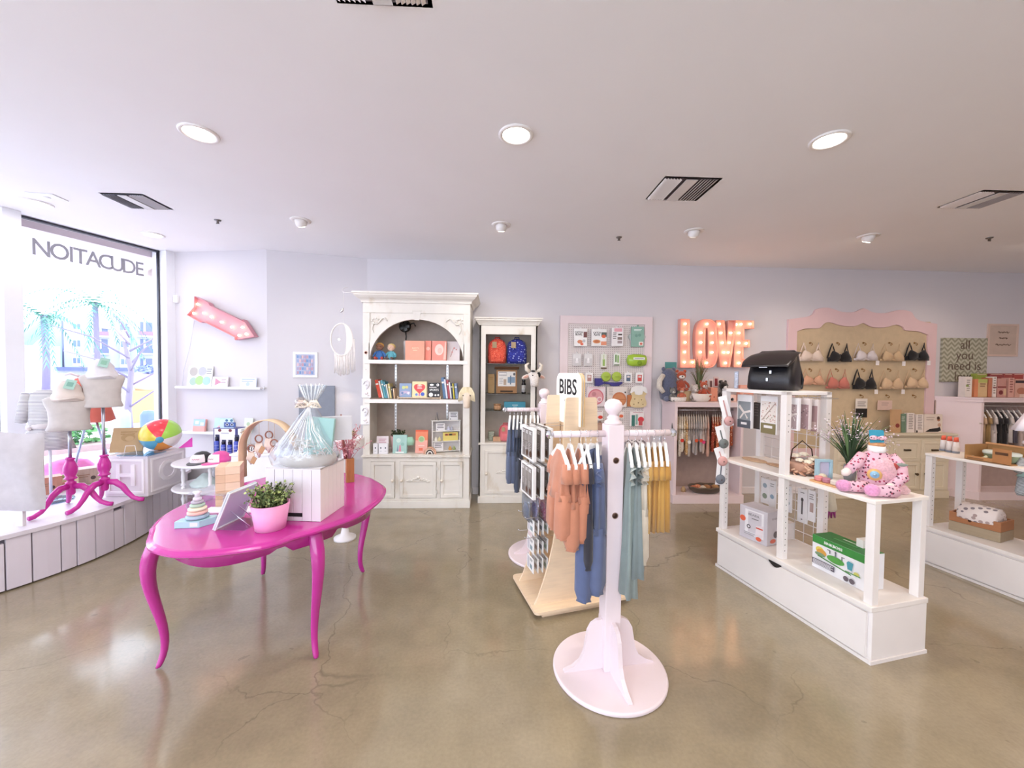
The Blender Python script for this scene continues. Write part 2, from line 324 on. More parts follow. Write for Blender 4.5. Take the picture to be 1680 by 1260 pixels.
# motion sensor on the end mullion
x, z = onpl(289, 491, A1, math.atan2(A2[1]-A1[1], A2[0]-A1[0]))
ARZ = math.atan2(A2[1]-A1[1], A2[0]-A1[0]); ADIR = V((math.cos(ARZ), math.sin(ARZ), 0)); AN = V((math.sin(ARZ), -math.cos(ARZ), 0))
def aw(px, py, q=0):
    x, z = onpl(px, py, (A1[0]+AN.x*q, A1[1]+AN.y*q), ARZ); p = V((A1[0], A1[1], 0))+ADIR*x+AN*q; p.z = z; return p
mb = MB(); mb.bb(-.03, -.028, -.045, .03, 0, .045, 'f4f4f4:plain'); mb.bb(-.018, -.032, -.02, .018, -.028, .02, 'dfe0e4:plain')
thing('motion_sensor', 'small white square wall sensor beside the window mullion', 'sensor', aw(291, 491, .002), ARZ, mb=mb, bev=.004)
mb = MB(); mb.bb(-1.66, BY-.012, 0, 9.5, BY, .09, 'eee8ea:paint'); struct('baseboard_back', mb, .003)

# ================================================ CEILING FIXTURES
def lamp(loc, power, size, col, spot=None, tgt=None):
    if spot:
        l = bpy.data.lights.new('spot', 'SPOT'); l.spot_size = spot; l.spot_blend = .7; l.shadow_soft_size = size
    else:
        l = bpy.data.lights.new('disc', 'AREA'); l.shape = 'DISK'; l.size = size
    l.energy = power; l.color = col; o = bpy.data.objects.new(l.name, l); COL.objects.link(o); o.location = V(loc)
    if tgt is not None: o.rotation_euler = (V(tgt)-V(loc)).to_track_quat('-Z', 'Y').to_euler()
    return o
WARM = (1, .93, .84); MID = (1, .95, .88)
def downlight(x, y, label, power, col=WARM, r=.105, view=True):
    t = thing('ceiling_downlight', label, 'ceiling light', (x, y, CEIL), 0, 'recessed downlights')
    a = MB(); a.lathe([(r*.76, .02), (r*.76, -.004), (r*.80, -.010), (r*.94, -.011), (r, -.006), (r, .0)], 'f6f3f1:paint', n=36); part('trim_ring', a, t)
    a = MB(); a.lathe([(0.0001, .004), (r*.68, .004), (r*.72, .0), (r*.76, .0)], 'fff3df:emit:14', n=30); part('lens', a, t)
    lamp((x, y, CEIL-.03), power, .14, col)
for x, y, l in ((-1.83, 2.51, 'large round recessed downlight at the left, above the pink table'), (.11, 2.41, 'round recessed downlight in the middle of the front row'), (2.03, 2.35, 'round recessed downlight at the right with a warm glow')):
    downlight(x, y, l, LAMP, WARM)
downlight(-4.05, 3.64, 'recessed downlight close to the window mullion', LAMP*.15, MID, .11)
downlight(-3.70, 4.40, 'recessed downlight above the corner of window and arrow wall', LAMP*.15, MID, .10)
for i, (x, y) in enumerate(((-1.83, .2), (.11, .1), (2.03, .1), (4.3, .6), (4.4, 2.4), (6.6, 2.3), (6.6, .2), (0.1, -2), (3.5, -2), (-3.2, -1.6))):
    lamp((x, y, CEIL-.03), LAMP*(1.0 if x > 3 else 1), .14, WARM if x < 3 else (1, .74, .55))
def eyeball(x, y, label, power, on=True):
    t = thing('eyeball_light', label, 'ceiling light', (x, y, CEIL), 0, 'swivel spotlights along the back row')
    a = MB(); a.lathe([(.055, .02), (.055, -.006), (.065, -.012), (.09, -.008), (.094, 0)], 'f2eeec:paint', n=32); part('trim_ring', a, t)
    a = MB(); a.push((0, 0, -.012), rx=.5); a.lathe([(.05, .03), (.054, 0), (.05, -.03), (.042, -.045)], 'f4f1ef:paint', n=24); a.pop(); part('swivel_ball', a, t)
    a = MB(); a.push((0, 0, -.012), rx=.5); a.lathe([(.0001, -.052), (.03, -.049), (.042, -.044)], 'fff1dc:emit:%d' % (22 if on else 2), n=22); a.pop(); part('lens', a, t)
    if on: lamp((x, y+.03, CEIL-.10), power, .04, WARM if x < 1 else (1, .80, .64), 1.7, (x, BY+.2, .6))
eyeball(-1.89, 3.88, 'swivel spotlight left of the tall arched hutch, above the dreamcatcher', LAMP*.5)
eyeball(.04, 3.86, 'lit swivel spotlight above the narrow cabinet', LAMP*1.1)
eyeball(1.98, 3.89, 'dim swivel spotlight turned towards the LOVE sign', LAMP*.5, False)
eyeball(3.82, 3.90, 'brightly lit swivel spotlight above the bra display', LAMP*.9)
eyeball(5.75, 3.92, 'swivel spotlight at the right edge of the photo', LAMP*.7)
def vent(x0, y0, x1, y1, label, sl, bk):
    t = thing('ceiling_vent', label, 'vent', ((x0+x1)/2, (y0+y1)/2, CEIL), 0, None); w, h = (x1-x0)/2, (y1-y0)/2
    a = MB(); a.push(rx=PI/2); a.frame(-w, -h, w, h, .028, .012, 'f3f1f0:paint', y=.0); a.pop()
    part('frame', a, t, bev=.003)
    a = MB(); a.bb(-w+.02, -h+.02, -.0015, w-.02, h-.02, -.0005, bk); part('backing', a, t)
    a = MB(); a.bb(-w*.22, -h+.02, -.014, w*.18, h-.02, -.010, 'dedcdc:paint'); part('damper_plate', a, t)
    for sd, tl in ((-1, .6), (1, -.6)):
        for k in range(6):
            xx = sd*(w*.30+(w*.62)*k/6)+ (-.02 if sd < 0 else 0)
            a = MB(); a.push((xx, 0, -.008), ry=tl); a.bb(-.009, -h+.025, -.001, .009, h-.025, .001, sl); a.pop(); part('slat', a, t)
vent(-3.29, 3.39, -2.93, 3.71, 'square ceiling vent near the window, grey louvres', 'c9ccd6:paint', '6a6c78:matte')
vent(1.22, 2.84, 1.66, 3.23, 'ceiling vent with white louvres, right of the middle downlight', 'f3eeea:paint', '55484c:matte')
vent(3.74, 2.89, 4.13, 3.22, 'ceiling vent at the right edge of the photo', 'e5dcd8:paint', '6b5b58:matte')
vent(-.64, 1.30, -.26, 1.61, 'ceiling vent cut off by the top edge of the photo', 'f3eeea:paint', '77757c:matte')
for x, y, l in ((-2.70, 3.93, 'left of the hutch'), (1.29, 4.12, 'above the pegboard'), (5.08, 3.86, 'at the far right')):
    mb = MB(); mb.lathe([(.0001, -.03), (.012, -.03), (.012, -.012), (.026, -.01), (.03, 0)], '8a8788:metal', n=16); mb.bx((0, 0, -.034), (.03, .006, .005), '6a6768:metal')
    thing('sprinkler_head', 'small fire sprinkler in the ceiling '+l, 'sprinkler', (x, y, CEIL), 0, 'ceiling sprinklers', mb=mb)
mb = MB(); mb.bb(-.10, -.07, -.008, .10, .07, 0, 'f4f4f6:paint'); mb.lathe([(.0001, -.014), (.02, -.012), (.024, -.008)], 'e8e8ec:paint')
thing('access_plate', 'small white rectangular plate on the ceiling near the window', 'ceiling plate', (-3.80, 3.50, CEIL), .1, mb=mb, bev=.003)

# ================================================ OUTSIDE
g = MB(); g.slab([(-140, -30), (-8, -30), tuple(wl(9.7, -.2)[:2]), tuple(wl(-.2, -.2)[:2]), (20, 160), (-140, 160)], -.5, -.06, 'cdc8ce:matte'); struct('ground', g)
e0 = at(30, 417, z=2.98); e1 = at(265, 467, z=2.98); dv = (e0-e1).normalized()
mb = MB(); far0, far1 = e1-dv*2.5, e0+dv*6
mb.slab([tuple(far0[:2]), tuple(far1[:2]), tuple(wl(9.5, -.17)[:2]), tuple(wl(-2, -.17)[:2])], 2.98, 3.2, 'd3c4c8:paint')
struct('trim_1', mb)
p = at(258, 428, z=2.97)
mb = MB(); mb.lathe([(.03, 0), (.05, -.02), (.05, -.1), (.09, -.14), (.10, -.2), (.06, -.24), (.0001, -.26)], 'c7b8b2:plain', n=18)
thing('soffit_lamp', 'small lantern hanging under the soffit outside the window', 'lamp', p, mb=mb)
# apartment block
BO = V((-54.6, 58.5, 0)); BRZ = math.radians(43)
bt = thing('apartment_building', 'pale apartment block with balconies seen through the window', 'building', BO, BRZ)
def bxz(px, py): return onpl(px, py, BO[:2], BRZ)
def bq(name, px0, py0, px1, py1, y0, y1, m, par=bt, **k):
    a, z1 = bxz(px0, py0); b_, z0 = bxz(px1, py1); mb = MB(); mb.bb(a, y0, z0, b_, y1, z1, m); return part(name, mb, par, **k)
BW = 'a9aebc:matte'; GL = '5d6f96:gloss'
bq('wall', 104, 522, 340, 660, 0, 9, BW); bq('wall', 150, 514, 182, 540, -.2, 8, 'b5aeb4:matte'); bq('wall', 196, 517, 214, 660, -.7, 5, 'a4a9ba:matte'); bq('wall', 98, 524, 118, 660, 2, 9, '8289a2:matte')
for (a, b_) in ((158, 177), (230, 250)):
    for k, (zt, zb) in enumerate(((528, 550), (556, 578), (588, 606))):
        bq('balcony_door', a, zt, b_, zb, -.03, .05, '5f6a88:gloss'); bq('balcony_door', a+(b_-a)*.28, zt+1, a+(b_-a)*.45, zb, -.08, .0, 'e9ecf4:matte')
        if k < 3:
            bq('balcony_slab', a-6, zb+2, b_+3, zb+4, -1.5, 0, 'e6e2ea:matte'); bq('balcony_rail', a-4, zb-6, b_+2, zb+2, -1.5, -1.42, ['8a6f80:matte', '5f6688:matte', '5f6688:matte'][k])
for (a, b_, zt, zb) in ((119, 133, 530, 544), (119, 133, 557, 573), (119, 133, 586, 600), (197, 212, 559, 574), (197, 212, 588, 602)):
    w_ = bq('window', a, zt, b_, zb, -.8 if a > 190 else -.05, 0, 'f2f4fa:matte'); bq('pane', a+1, zt+1, (a+b_)/2-.6, zb-4, -.86 if a > 190 else -.1, 0, GL); bq('pane', (a+b_)/2+.6, zt+1, b_-1, zb-4, -.86 if a > 190 else -.1, 0, GL)
x0, z0 = bxz(197, 544); x1, z1 = bxz(212, 533); mb = MB(); ol = [(x0, z0), (x1, z0)]+[((x0+x1)/2+(x1-x0)/2*math.cos(a*PI/10), z1-.4+(x1-x0)*.55*math.sin(a*PI/10)) for a in range(11)]
mb.push((0, -.84, 0)); mb.prism(ol, .1, GL); mb.pop(); part('arched_window', mb, bt); bq('mullion', 204, 527, 205.2, 544, -.9, -.84, 'f2f4fa:matte')
lt = thing('low_building', 'long low white shop building with a slate awning outside the window', 'building', wl(0)+V((-24, 22, 0)), BRZ)
lo = (lt.location.x, lt.location.y)
def lq(name, a, zt, b_, zb, y0, y1, m): x0, z1 = onpl(a, zt, lo, BRZ); x1, z0 = onpl(b_, zb, lo, BRZ); mb = MB(); mb.bb(x0, y0, z0, x1, y1, z1, m); part(name, mb, lt)
lq('wall', 92, 608, 330, 655, 0, 3, 'b3b6c0:matte'); lq('awning', 92, 602, 330, 610, -.6, .2, '5a6288:matte'); lq('garage_door', 206, 624, 226, 640, -.05, .1, 'aab4d2:matte'); lq('door', 172, 628, 190, 650, -.05, .1, 'b6bed6:matte')
lt = thing('white_building', 'white building on the left beyond the palm trunk', 'building', V((-60, 44, 0)), math.radians(50)); lo = (-60, 44); _b = BRZ
def lq2(name, a, zt, b_, zb, y0, y1, m): x0, z1 = onpl(a, zt, lo, math.radians(50)); x1, z0 = onpl(b_, zb, lo, math.radians(50)); mb = MB(); mb.bb(x0, y0, z0, x1, y1, z1, m); part(name, mb, lt)
lq2('wall', -60, 562, 100, 640, 0, 8, 'b9bbc4:matte'); lq2('canopy', -60, 598, 26, 603, -1, 0, '98a2c0:matte')
for a in (2, 42, 52): lq2('window', a, 570, a+5, 578, -.06, .1, 'a9b4cc:matte')
# hills
mb = MB()
for i in range(9): mb.sph((-118+i*10, 96-i*2+random.uniform(-4, 4), -2), (16, 12, 15+random.uniform(-3, 4)), '6f8f8a:fur', 16)
o = struct('hills', mb)
# palms and trees
def leafy(mb, c, r, n, size, mats, flat=.6):
    for _ in range(n):
        a, b2 = random.uniform(0, 2*PI), math.acos(random.uniform(-1, 1)); q = r*random.uniform(.55, 1)
        p = V((c[0]+q*math.sin(b2)*math.cos(a), c[1]+q*math.sin(b2)*math.sin(a), c[2]+q*flat*math.cos(b2)))
        t1 = V((random.gauss(0, 1), random.gauss(0, 1), random.gauss(0, .6))).normalized(); t2 = t1.cross(V((random.gauss(0, 1), random.gauss(0, 1), random.gauss(0, 1)))).normalized()
        s = size*random.uniform(.6, 1.2); mb.add([p-t1*s, p+t2*s*.42, p+t1*s, p-t2*s*.42], [(0, 1, 2, 3)], random.choice(mats))
def palm(px, yt, yb, dist, label, spread):
    th = math.atan((px-840)/F)+_yaw; bx_, by_ = dist*math.sin(th), dist*math.cos(th); top = at(px, yt, y=by_).z
    t = thing('palm_tree', label, 'tree', (bx_, by_, -.06), group=None)
    a = MB(); a.tube([(0, 0, 0), (.08, 0, top*.5), (0, 0, top)], [.16, .13, .12], '77708c:matte', 10); part('trunk', a, t)
    for k in range(15):
        an = 2*PI*k/15+random.uniform(-.2, .2); up = random.uniform(-.1, 1.2); mb = MB(); pts = []
        for j in range(7): q = j/6; pts.append(V((spread*q*math.cos(an), spread*q*math.sin(an), top+spread*(up*q-1.1*q*q))))
        for j in range(6):
            d = pts[j+1]-pts[j]; sd = d.cross(V((0, 0, 1))).normalized()
            for q in range(3):
                p = pts[j]+d*(q/3); ln = spread*.13*(1-.1*j)
                for sg in (-1, 1): mb.add([p, p+d*.18, p+d*.5+sd*sg*ln*.8-V((0, 0, .5*ln))], [(0, 1, 2)], random.choice(['4f8a7c:matte', '6f9f88:matte', '3a6f66:matte']))
        part('frond', mb, t)
palm(74, 516, 640, 30, 'palm tree nearer the window mullion, seen through the glass', 2.3)
palm(158, 496, 640, 34, 'taller palm tree in front of the apartment balconies', 3.0)
th = math.atan((213-840)/F)+_yaw; D = 11
t = thing('bare_tree', 'slender leafless street tree outside the window', 'tree', (D*math.sin(th), D*math.cos(th), -.06))
mb = MB(); mb.tube([(0, 0, 0), (-.05, 0, .9), (.03, 0, 1.6), (-.1, 0, 2.2)], [.07, .055, .045, .03], '857c92:matte', 8); part('trunk', mb, t)
for k in range(11):
    z = .9+k*.14; an = k*2.4; l = random.uniform(.7, 1.2); mb = MB(); mb.tube([(0, 0, z), (l*.5*math.cos(an), l*.5*math.sin(an), z+l*.35), (l*math.cos(an), l*math.sin(an), z+l*.5)], [.02, .014, .006], '857c92:matte', 5); part('branch', mb, t)
p = V((-9.2, 7.6, -.06)); t = thing('planter_hedge', 'low green hedge in a kerbed bed outside the window', 'hedge', p, .9)
mb = MB(); mb.bb(-1.4, -.5, 0, 1.4, .5, .12, 'a88e8c:matte'); part('kerb', mb, t)
mb = MB(); [leafy(mb, (-1.1+.44*i, 0, .3), .38, 130, .09, ['5f9a5c:matte', '78ad6c:matte', '4a8550:matte']) for i in range(6)]; part('foliage', mb, t, kind='stuff')
th = math.atan((243-840)/F)+_yaw; D = 17; p = V((D*math.sin(th), D*math.cos(th), -.06))
t = thing('street_planter', 'terracotta planter with bluish succulents on a low orange wall outside', 'planter', p, .8)
mb = MB(); mb.bb(-.5, -.3, 0, .7, .3, 1.0, 'c79a6c:matte'); part('wall_block', mb, t, bev=.02)
mb = MB(); mb.lathe([(.3, 1.0), (.36, 1.1), (.38, 1.45), (.42, 1.5), (.36, 1.5)], 'e9b294:matte', n=20); part('pot', mb, t)
mb = MB(); leafy(mb, (0, 0, 1.6), .36, 200, .1, ['8a97c8:matte', '7384bd:matte', 'a5b0d6:matte'], .5); part('foliage', mb, t, kind='stuff')
for i, px in enumerate((8, 200, 242, 262)):
    th = math.atan((px-840)/F)+_yaw; D = 9.5+.4*(i % 2); mb = MB(); mb.lathe([(.11, 0), (.11, .85), (.07, .92), (.0001, .93)], ['6f83a8:matte', 'a8c4dc:matte'][i % 2], n=14)
    thing('bollard', ['blue grey bollard at the left edge, outside the glass', 'pale bollard under the bare tree', 'grey blue bollard left of the orange wall', 'pale bollard right beside the mullion'][i], 'bollard', (D*math.sin(th), D*math.cos(th), -.06), mb=mb)
# ================================================ WINDOW PLATFORM
PZ = .415
cur = catmull([(-4.9, 1.5, 0), (-4.15, 2.05, 0), (-3.70, 2.5, 0), (-3.44, 2.92, 0), (-3.32, 3.35, 0), (-3.34, 3.80, 0), (-3.47, 4.30, 0), (-3.62, 4.78, 0)], 14)
plat = thing('window_platform', 'curved white planked display platform along the shop window', 'platform', (0, 0, 0))
bl = [tuple(wl(.0, -.04)[:2]), tuple(wl(4.1, -.04)[:2])]
mb = MB(); mb.slab([(p.x, p.y) for p in cur]+[(-3.78, 4.98), (-4.0, 4.99)]+[tuple(wl(.05, .02)[:2]), tuple(wl(4.0, .02)[:2])], PZ-.03, PZ, 'dad2da:paint'); part('top', mb, plat, bev=.004)
# arc-length walk for the planks
L = [0]
for a, b_ in zip(cur, cur[1:]): L.append(L[-1]+(b_-a).length)
def cp(s):
    for i in range(len(L)-1):
        if L[i+1] >= s: q = (s-L[i])/(L[i+1]-L[i]); return cur[i].lerp(cur[i+1], q), (cur[i+1]-cur[i]).normalized()
    return cur[-1], (cur[-1]-cur[-2]).normalized()
s = 0; k = 0
while s < L[-1]-.05:
    wd = .128+.03*((k*7) % 3-1); e = min(s+wd, L[-1]); mb = MB(); off = .006*((k*5) % 3); P_ = []
    for q in (s+.004, (s+e)/2, e-.004):
        p, d = cp(q); nrm = V((d.y, -d.x, 0)); P_.append((p-nrm*(.018-off*.3), p-nrm*.045))
    zt = PZ-.034; nt = k % 6 in (3,); vs = []; 
    for a, b_ in P_: vs += [(a.x, a.y, .012), (b_.x, b_.y, .012), (a.x, a.y, zt-(.03 if nt else 0)), (b_.x, b_.y, zt-(.03 if nt else 0))]
    fs = []
    for i in (0, 4): fs += [(i, i+4, i+6, i+2), (i+1, i+3, i+7, i+5), (i+2, i+6, i+7, i+3), (i, i+1, i+5, i+4)]
    fs += [(0, 2, 3, 1), (8, 9, 11, 10)]
    mb.add(vs, fs, 'dcd3dc:paint'); part('plank', mb, plat, bev=.0015); s = e; k += 1
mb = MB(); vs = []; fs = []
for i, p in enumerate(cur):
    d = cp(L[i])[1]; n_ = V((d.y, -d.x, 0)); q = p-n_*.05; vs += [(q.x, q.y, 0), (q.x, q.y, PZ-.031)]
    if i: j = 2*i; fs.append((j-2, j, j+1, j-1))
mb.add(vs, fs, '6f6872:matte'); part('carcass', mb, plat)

# ================================================ PINK TABLE
tb = thing('side_table', 'glossy magenta pink oval table with four cabriole legs', 'table', (-1.40, 2.62, 0))
ol = catmull([(.10, -.78, 0), (.36, -.62, 0), (.43, -.46, 0), (.58, -.30, 0), (.66, 0, 0), (.60, .26, 0), (.43, .46, 0), (.34, .58, 0), (.02, .70, 0), (-.34, .60, 0), (-.42, .46, 0), (-.56, .26, 0), (-.62, 0, 0), (-.56, -.26, 0), (-.43, -.48, 0), (-.36, -.58, 0), (-.16, -.74, 0)], 7, True)
ol = catmull([(.0, -.80, 0), (.28, -.72, 0), (.385, -.60, 0), (.47, -.50, 0), (.60, -.30, 0), (.645, 0, 0), (.60, .26, 0), (.46, .47, 0), (.38, .55, 0), (.25, .64, 0), (.0, .70, 0), (-.25, .66, 0), (-.40, .56, 0), (-.45, .47, 0), (-.53, .26, 0), (-.56, 0, 0), (-.54, -.26, 0), (-.45, -.46, 0), (-.40, -.53, 0), (-.24, -.72, 0)], 6, True)
o2 = [(p.x, p.y) for p in ol]
def scl(o, k): return [(x*k, y*k) for x, y in o]
mb = MB()
prof = [(.955, .722), (.985, .728), (1.0, .738), (1.0, .746), (.985, .752), (.975, .757), (.96, .76)]
n = len(o2); vs = [(x*k, y*k, z) for k, z in prof for x, y in o2]; fs = [(i*n+j, i*n+(j+1) % n, (i+1)*n+(j+1) % n, (i+1)*n+j) for i in range(len(prof)-1) for j in range(n)]
mb.add(vs, fs+[tuple(range(n-1, -1, -1)), tuple((len(prof)-1)*n+j for j in range(n))], 'pink'); part('table_top', mb, tb)
legs = [(-.385, -.50), (.415, -.45), (-.40, .46), (.36, .48)]
# scalloped apron
def apron(p, q, bulge, nrm):
    mb = MB(); vs = []; fs = []; N_ = 28
    for i in range(N_+1):
        t = i/N_; x = p[0]+(q[0]-p[0])*t+nrm[0]*bulge*math.sin(PI*t); y = p[1]+(q[1]-p[1])*t+nrm[1]*bulge*math.sin(PI*t)
        dz = .055+.035*math.sin(PI*t)**2+.02*(abs(t-.5) > .36)+(-.015*(abs(t-.5) > .31 and abs(t-.5) < .38)); vs += [(x, y, .722), (x, y, .722-dz), (x-nrm[0]*.02, y-nrm[1]*.02, .722-dz), (x-nrm[0]*.02, y-nrm[1]*.02, .722)]
        if i: j = 4*i; fs += [(j-4, j-3, j+1, j), (j-3, j-2, j+2, j+1), (j-2, j-1, j+3, j+2)]
    mb.add(vs, fs, 'pink', True); part('apron', mb, tb)
apron(legs[0], legs[1], .20, (0, -1)); apron(legs[2], legs[3], .12, (0, 1)); apron(legs[1], legs[3], .17, (1, 0)); apron(legs[0], legs[2], .12, (-1, 0))
for lx, ly in legs:
    d = V((lx, ly, 0)).normalized(); P_ = []; R_ = []
    for z, o_, r in ((.735, -.005, .034), (.68, .004, .036), (.62, .026, .038), (.54, .036, .034), (.44, .026, .029), (.33, .004, .025), (.22, -.018, .021), (.12, -.026, .018), (.05, -.014, .016), (.0, .006, .017)): P_.append(V((lx+d.x*o_*1.15, ly+d.y*o_*1.15, z))); R_.append(r*1.12)
    mb = MB(); vs = []; fs = []; pr = [(1, 0), (.75, .62), (.30, .95), (-.6, .8), (-1, 0), (-.6, -.8), (.30, -.95), (.75, -.62)]; sd = V((-d.y, d.x, 0))
    for p, r in zip(P_, R_):
        for a, b_ in pr: vs.append(p+d*(a*r)+sd*(b_*r))
    m_ = len(pr)
    for i in range(len(P_)-1):
        for j in range(m_): fs.append((i*m_+(j+1) % m_, i*m_+j, (i+1)*m_+j, (i+1)*m_+(j+1) % m_))
    mb.add(vs, fs+[tuple(range(m_)), tuple((len(P_)-1)*m_+j for j in range(m_-1, -1, -1))], 'pink', True); o = part('leg', mb, tb)
    b = o.modifiers.new('s', 'SUBSURF'); b.levels = b.render_levels = 1

# ================================================ HUTCH
def cabinet_door(parent, x0, x1, z0, z1, m, knob=None, y=0, km='e9dfd0:paint', orn=False, hinge=None):
    mb = MB(); s = .035; mb.frame(x0, z0, x1, z1, s, .02, m, y=y-.012); d = part('door', mb, parent, bev=.003)
    mb = MB(); mb.bb(x0+s-.003, y+.002, z0+s-.003, x1-s+.003, y+.008, z1-s+.003, m); part('door_panel', mb, d)
    mb = MB(); mb.frame(x0+s-.004, z0+s-.004, x1-s+.004, z1-s+.004, .009, .010, m, y=y-.008); part('bead', mb, d, bev=.002)
    if knob:
        mb = MB(); mb.push((knob[0], y-.012, knob[1]), rx=PI/2); mb.lathe([(.009, 0), (.008, .012), (.017, .02), (.018, .03), (.010, .038), (.0001, .04)], km, n=16); mb.pop(); part('knob', mb, d)
    if orn:
        mb = MB(); cx, cz = (x0+x1)/2, (z0+z1)/2; random.seed(5)
        for i in range(15):
            u = (i-7)/7; x = cx+u*orn; z = cz+.018-.035*abs(u)+random.uniform(-.008, .008); mb.push((x, y-.001, z), ry=random.uniform(-1.2, 1.2)); mb.sph((0, 0, 0), (.022-.008*abs(u), .010, .010), m, 8); mb.pop()
        mb.sph((cx, y-.004, cz+.028), (.022, .014, .018), m, 10); mb.tube([(cx-orn, y, cz-.02), (cx-orn*.4, y-.004, cz-.015), (cx, y-.002, cz-.022), (cx+orn*.4, y-.004, cz-.015), (cx+orn, y, cz-.02)], .006, m, 6); part('carved_ornament', mb, d)
    if hinge:
        for z in (z0+.07, z1-.08): mb = MB(); mb.bb(hinge-.008, y-.018, z-.02, hinge+.008, y-.010, z+.02, 'd8d2c6:metal'); part('hinge', mb, d)
    return d
def crown(x0, x1, y0, y1, z0, prof, m):
    """moulding on front and both sides; prof = (out, z) pairs"""
    mb = MB(); vs = []; fs = []; n = len(prof)
    for o_, z in prof: vs += [(x0-o_, y1, z0+z), (x0-o_, y0-o_, z0+z), (x1+o_, y0-o_, z0+z), (x1+o_, y1, z0+z)]
    for i in range(n-1):
        for j in range(3): fs.append((i*4+j, i*4+j+1, i*4+4+j+1, i*4+4+j))
    fs += [((n-1)*4, (n-1)*4+1, (n-1)*4+2, (n-1)*4+3), (3, 2, 1, 0)]; mb.add(vs, fs, m); return mb
HX0, HX1, HY = -1.545, -.305, 4.60; CR = 'cream'; W2 = (HX1-HX0)/2; D_ = BY-.01-HY
hu = thing('arched_hutch', 'tall cream distressed hutch with arched bookcase top and three doors', 'cabinet', ((HX0+HX1)/2, HY, 0))
mb = MB(); mb.bb(-W2-.015, -.02, 0, W2+.015, D_, .085, CR); mb.bb(-W2-.008, -.012, .085, W2+.008, D_, .10, CR); part('plinth', mb, hu, bev=.004)
mb = MB(); mb.bb(-W2, .02, .10, -W2+.02, D_, .60, CR); mb.bb(W2-.02, .02, .10, W2, D_, .60, CR); mb.bb(-W2, D_-.02, .10, W2, D_, 2.40, 'c6b7ab:matte')
mb.bb(-W2, D_-.022, 1.25, W2, D_-.02, 1.25, CR); mb.bb(-W2, .06, .62, -W2+.022, D_-.02, 2.4, CR); mb.bb(W2-.022, .06, .62, W2, D_-.02, 2.4, CR)
DX = [(-.522, -.248), (-.185, .235), (.285, .545)]
edges = [-W2, DX[0][0]-.004, DX[0][1]+.004, DX[1][0]-.004, DX[1][1]+.004, DX[2][0]-.004, DX[2][1]+.004, W2]
for a, b_ in ((0, 1), (2, 3), (4, 5), (6, 7)): mb.bb(edges[a], 0, .10, edges[b_], .022, .60, CR)
mb.bb(-W2, 0.001, .10, W2, .021, .118, CR); mb.bb(-W2, .001, .548, W2, .021, .60, CR); part('carcass', mb, hu, bev=.002)
mb = MB(); mb.bb(-W2-.012, -.02, .60, W2+.012, D_, .618, CR); mb.bb(-W2-.004, -.008, .618, W2+.004, D_, .628, CR); part('counter', mb, hu, bev=.004)
cabinet_door(hu, DX[0][0], DX[0][1], .122, .545, CR, (DX[0][1]-.02, .33)); cabinet_door(hu, DX[1][0], DX[1][1], .122, .545, CR, (DX[1][0]+.02, .33), orn=.125, hinge=DX[1][1]+.01); cabinet_door(hu, DX[2][0], DX[2][1], .122, .545, CR, (DX[2][0]+.018, .33))
ax = W2-.075; AZ = 1.71; RZ_ = .55  # arch springing and height
ol = [(-W2, .628), (-ax, .628), (-ax, AZ)]+[(-ax*math.cos(PI*i/24), AZ+.505*math.sin(PI*i/24)) for i in range(1, 24)]+[(ax, AZ), (ax, .628), (W2, .628), (W2, 2.41), (-W2, 2.41)]
mb = MB(); mb.push((0, .02, 0)); mb.prism(ol, .022, CR); mb.pop(); part('face_frame', mb, hu, bev=.002)
mb = MB(); mb.push((0, .008, 0)); N_ = 24
oo = [(-(ax+.062)*math.cos(PI*i/N_), AZ+.565*math.sin(PI*i/N_)) for i in range(N_+1)]; ii = [(-ax*math.cos(PI*i/N_), AZ+.505*math.sin(PI*i/N_)) for i in range(N_+1)]
mb.prism([(max(-W2+.068, min(W2-.068, x)), z) for x, z in oo]+ii[::-1], .012, CR); mb.pop(); part('arch_moulding', mb, hu, bev=.003)
mb = MB(); mb.push((0, .004, 0)); mb.prism([(-.028, AZ+.495), (.028, AZ+.495), (.048, AZ+.60), (-.048, AZ+.60)], .016, CR); mb.pop(); mb.bb(-.052, .0, AZ+.595, .052, .02, AZ+.61, CR); part('keystone', mb, hu, bev=.003)
mb = MB(); mb.bb(-W2, .008, .628, -ax+.004, .02, 2.285, CR); mb.bb(ax-.004, .008, .628, W2, .02, 2.285, CR); mb.bb(-W2, .008, 2.285, W2, .02, 2.41, CR); part('pilasters', mb, hu, bev=.003)
for sg in (-1, 1):
    mb = MB(); cx, cz = sg*.44, 2.19; random.seed(3)
    pts = [V((cx+sg*(-.10+.015*i)*1.0, .012, cz+.035*math.sin(i*.55))) for i in range(12)]
    mb.tube(pts, [.004+.004*(i % 3) for i in range(12)], CR, 6)
    for i in range(9): a = i*.7; mb.sph((cx+sg*.045+.05*math.cos(a)*(1-i*.08), .012, cz-.01+.05*math.sin(a)*(1-i*.08)), (.014, .006, .010), CR, 8)
    mb.tube([(cx+sg*.06, .012, cz-.03), (cx+sg*.075, .012, cz-.09), (cx+sg*.055, .012, cz-.14)], [.007, .006, .003], CR, 6); part('carved_scroll', mb, hu)
part('crown', crown(-W2, W2, .008, D_, 2.40, [(0, 0), (.015, .0), (.02, .02), (.03, .035), (.055, .05), (.08, .075), (.085, .09), (.095, .095), (.095, .115)], CR), hu, bev=.002)
for z in (1.235, 1.695): mb = MB(); mb.bb(-W2+.022, -.004 if z < 1.4 else .0, z, W2-.022, D_-.02, z+.044, 'efe9e4:paint'); part('shelf', mb, hu, bev=.003)
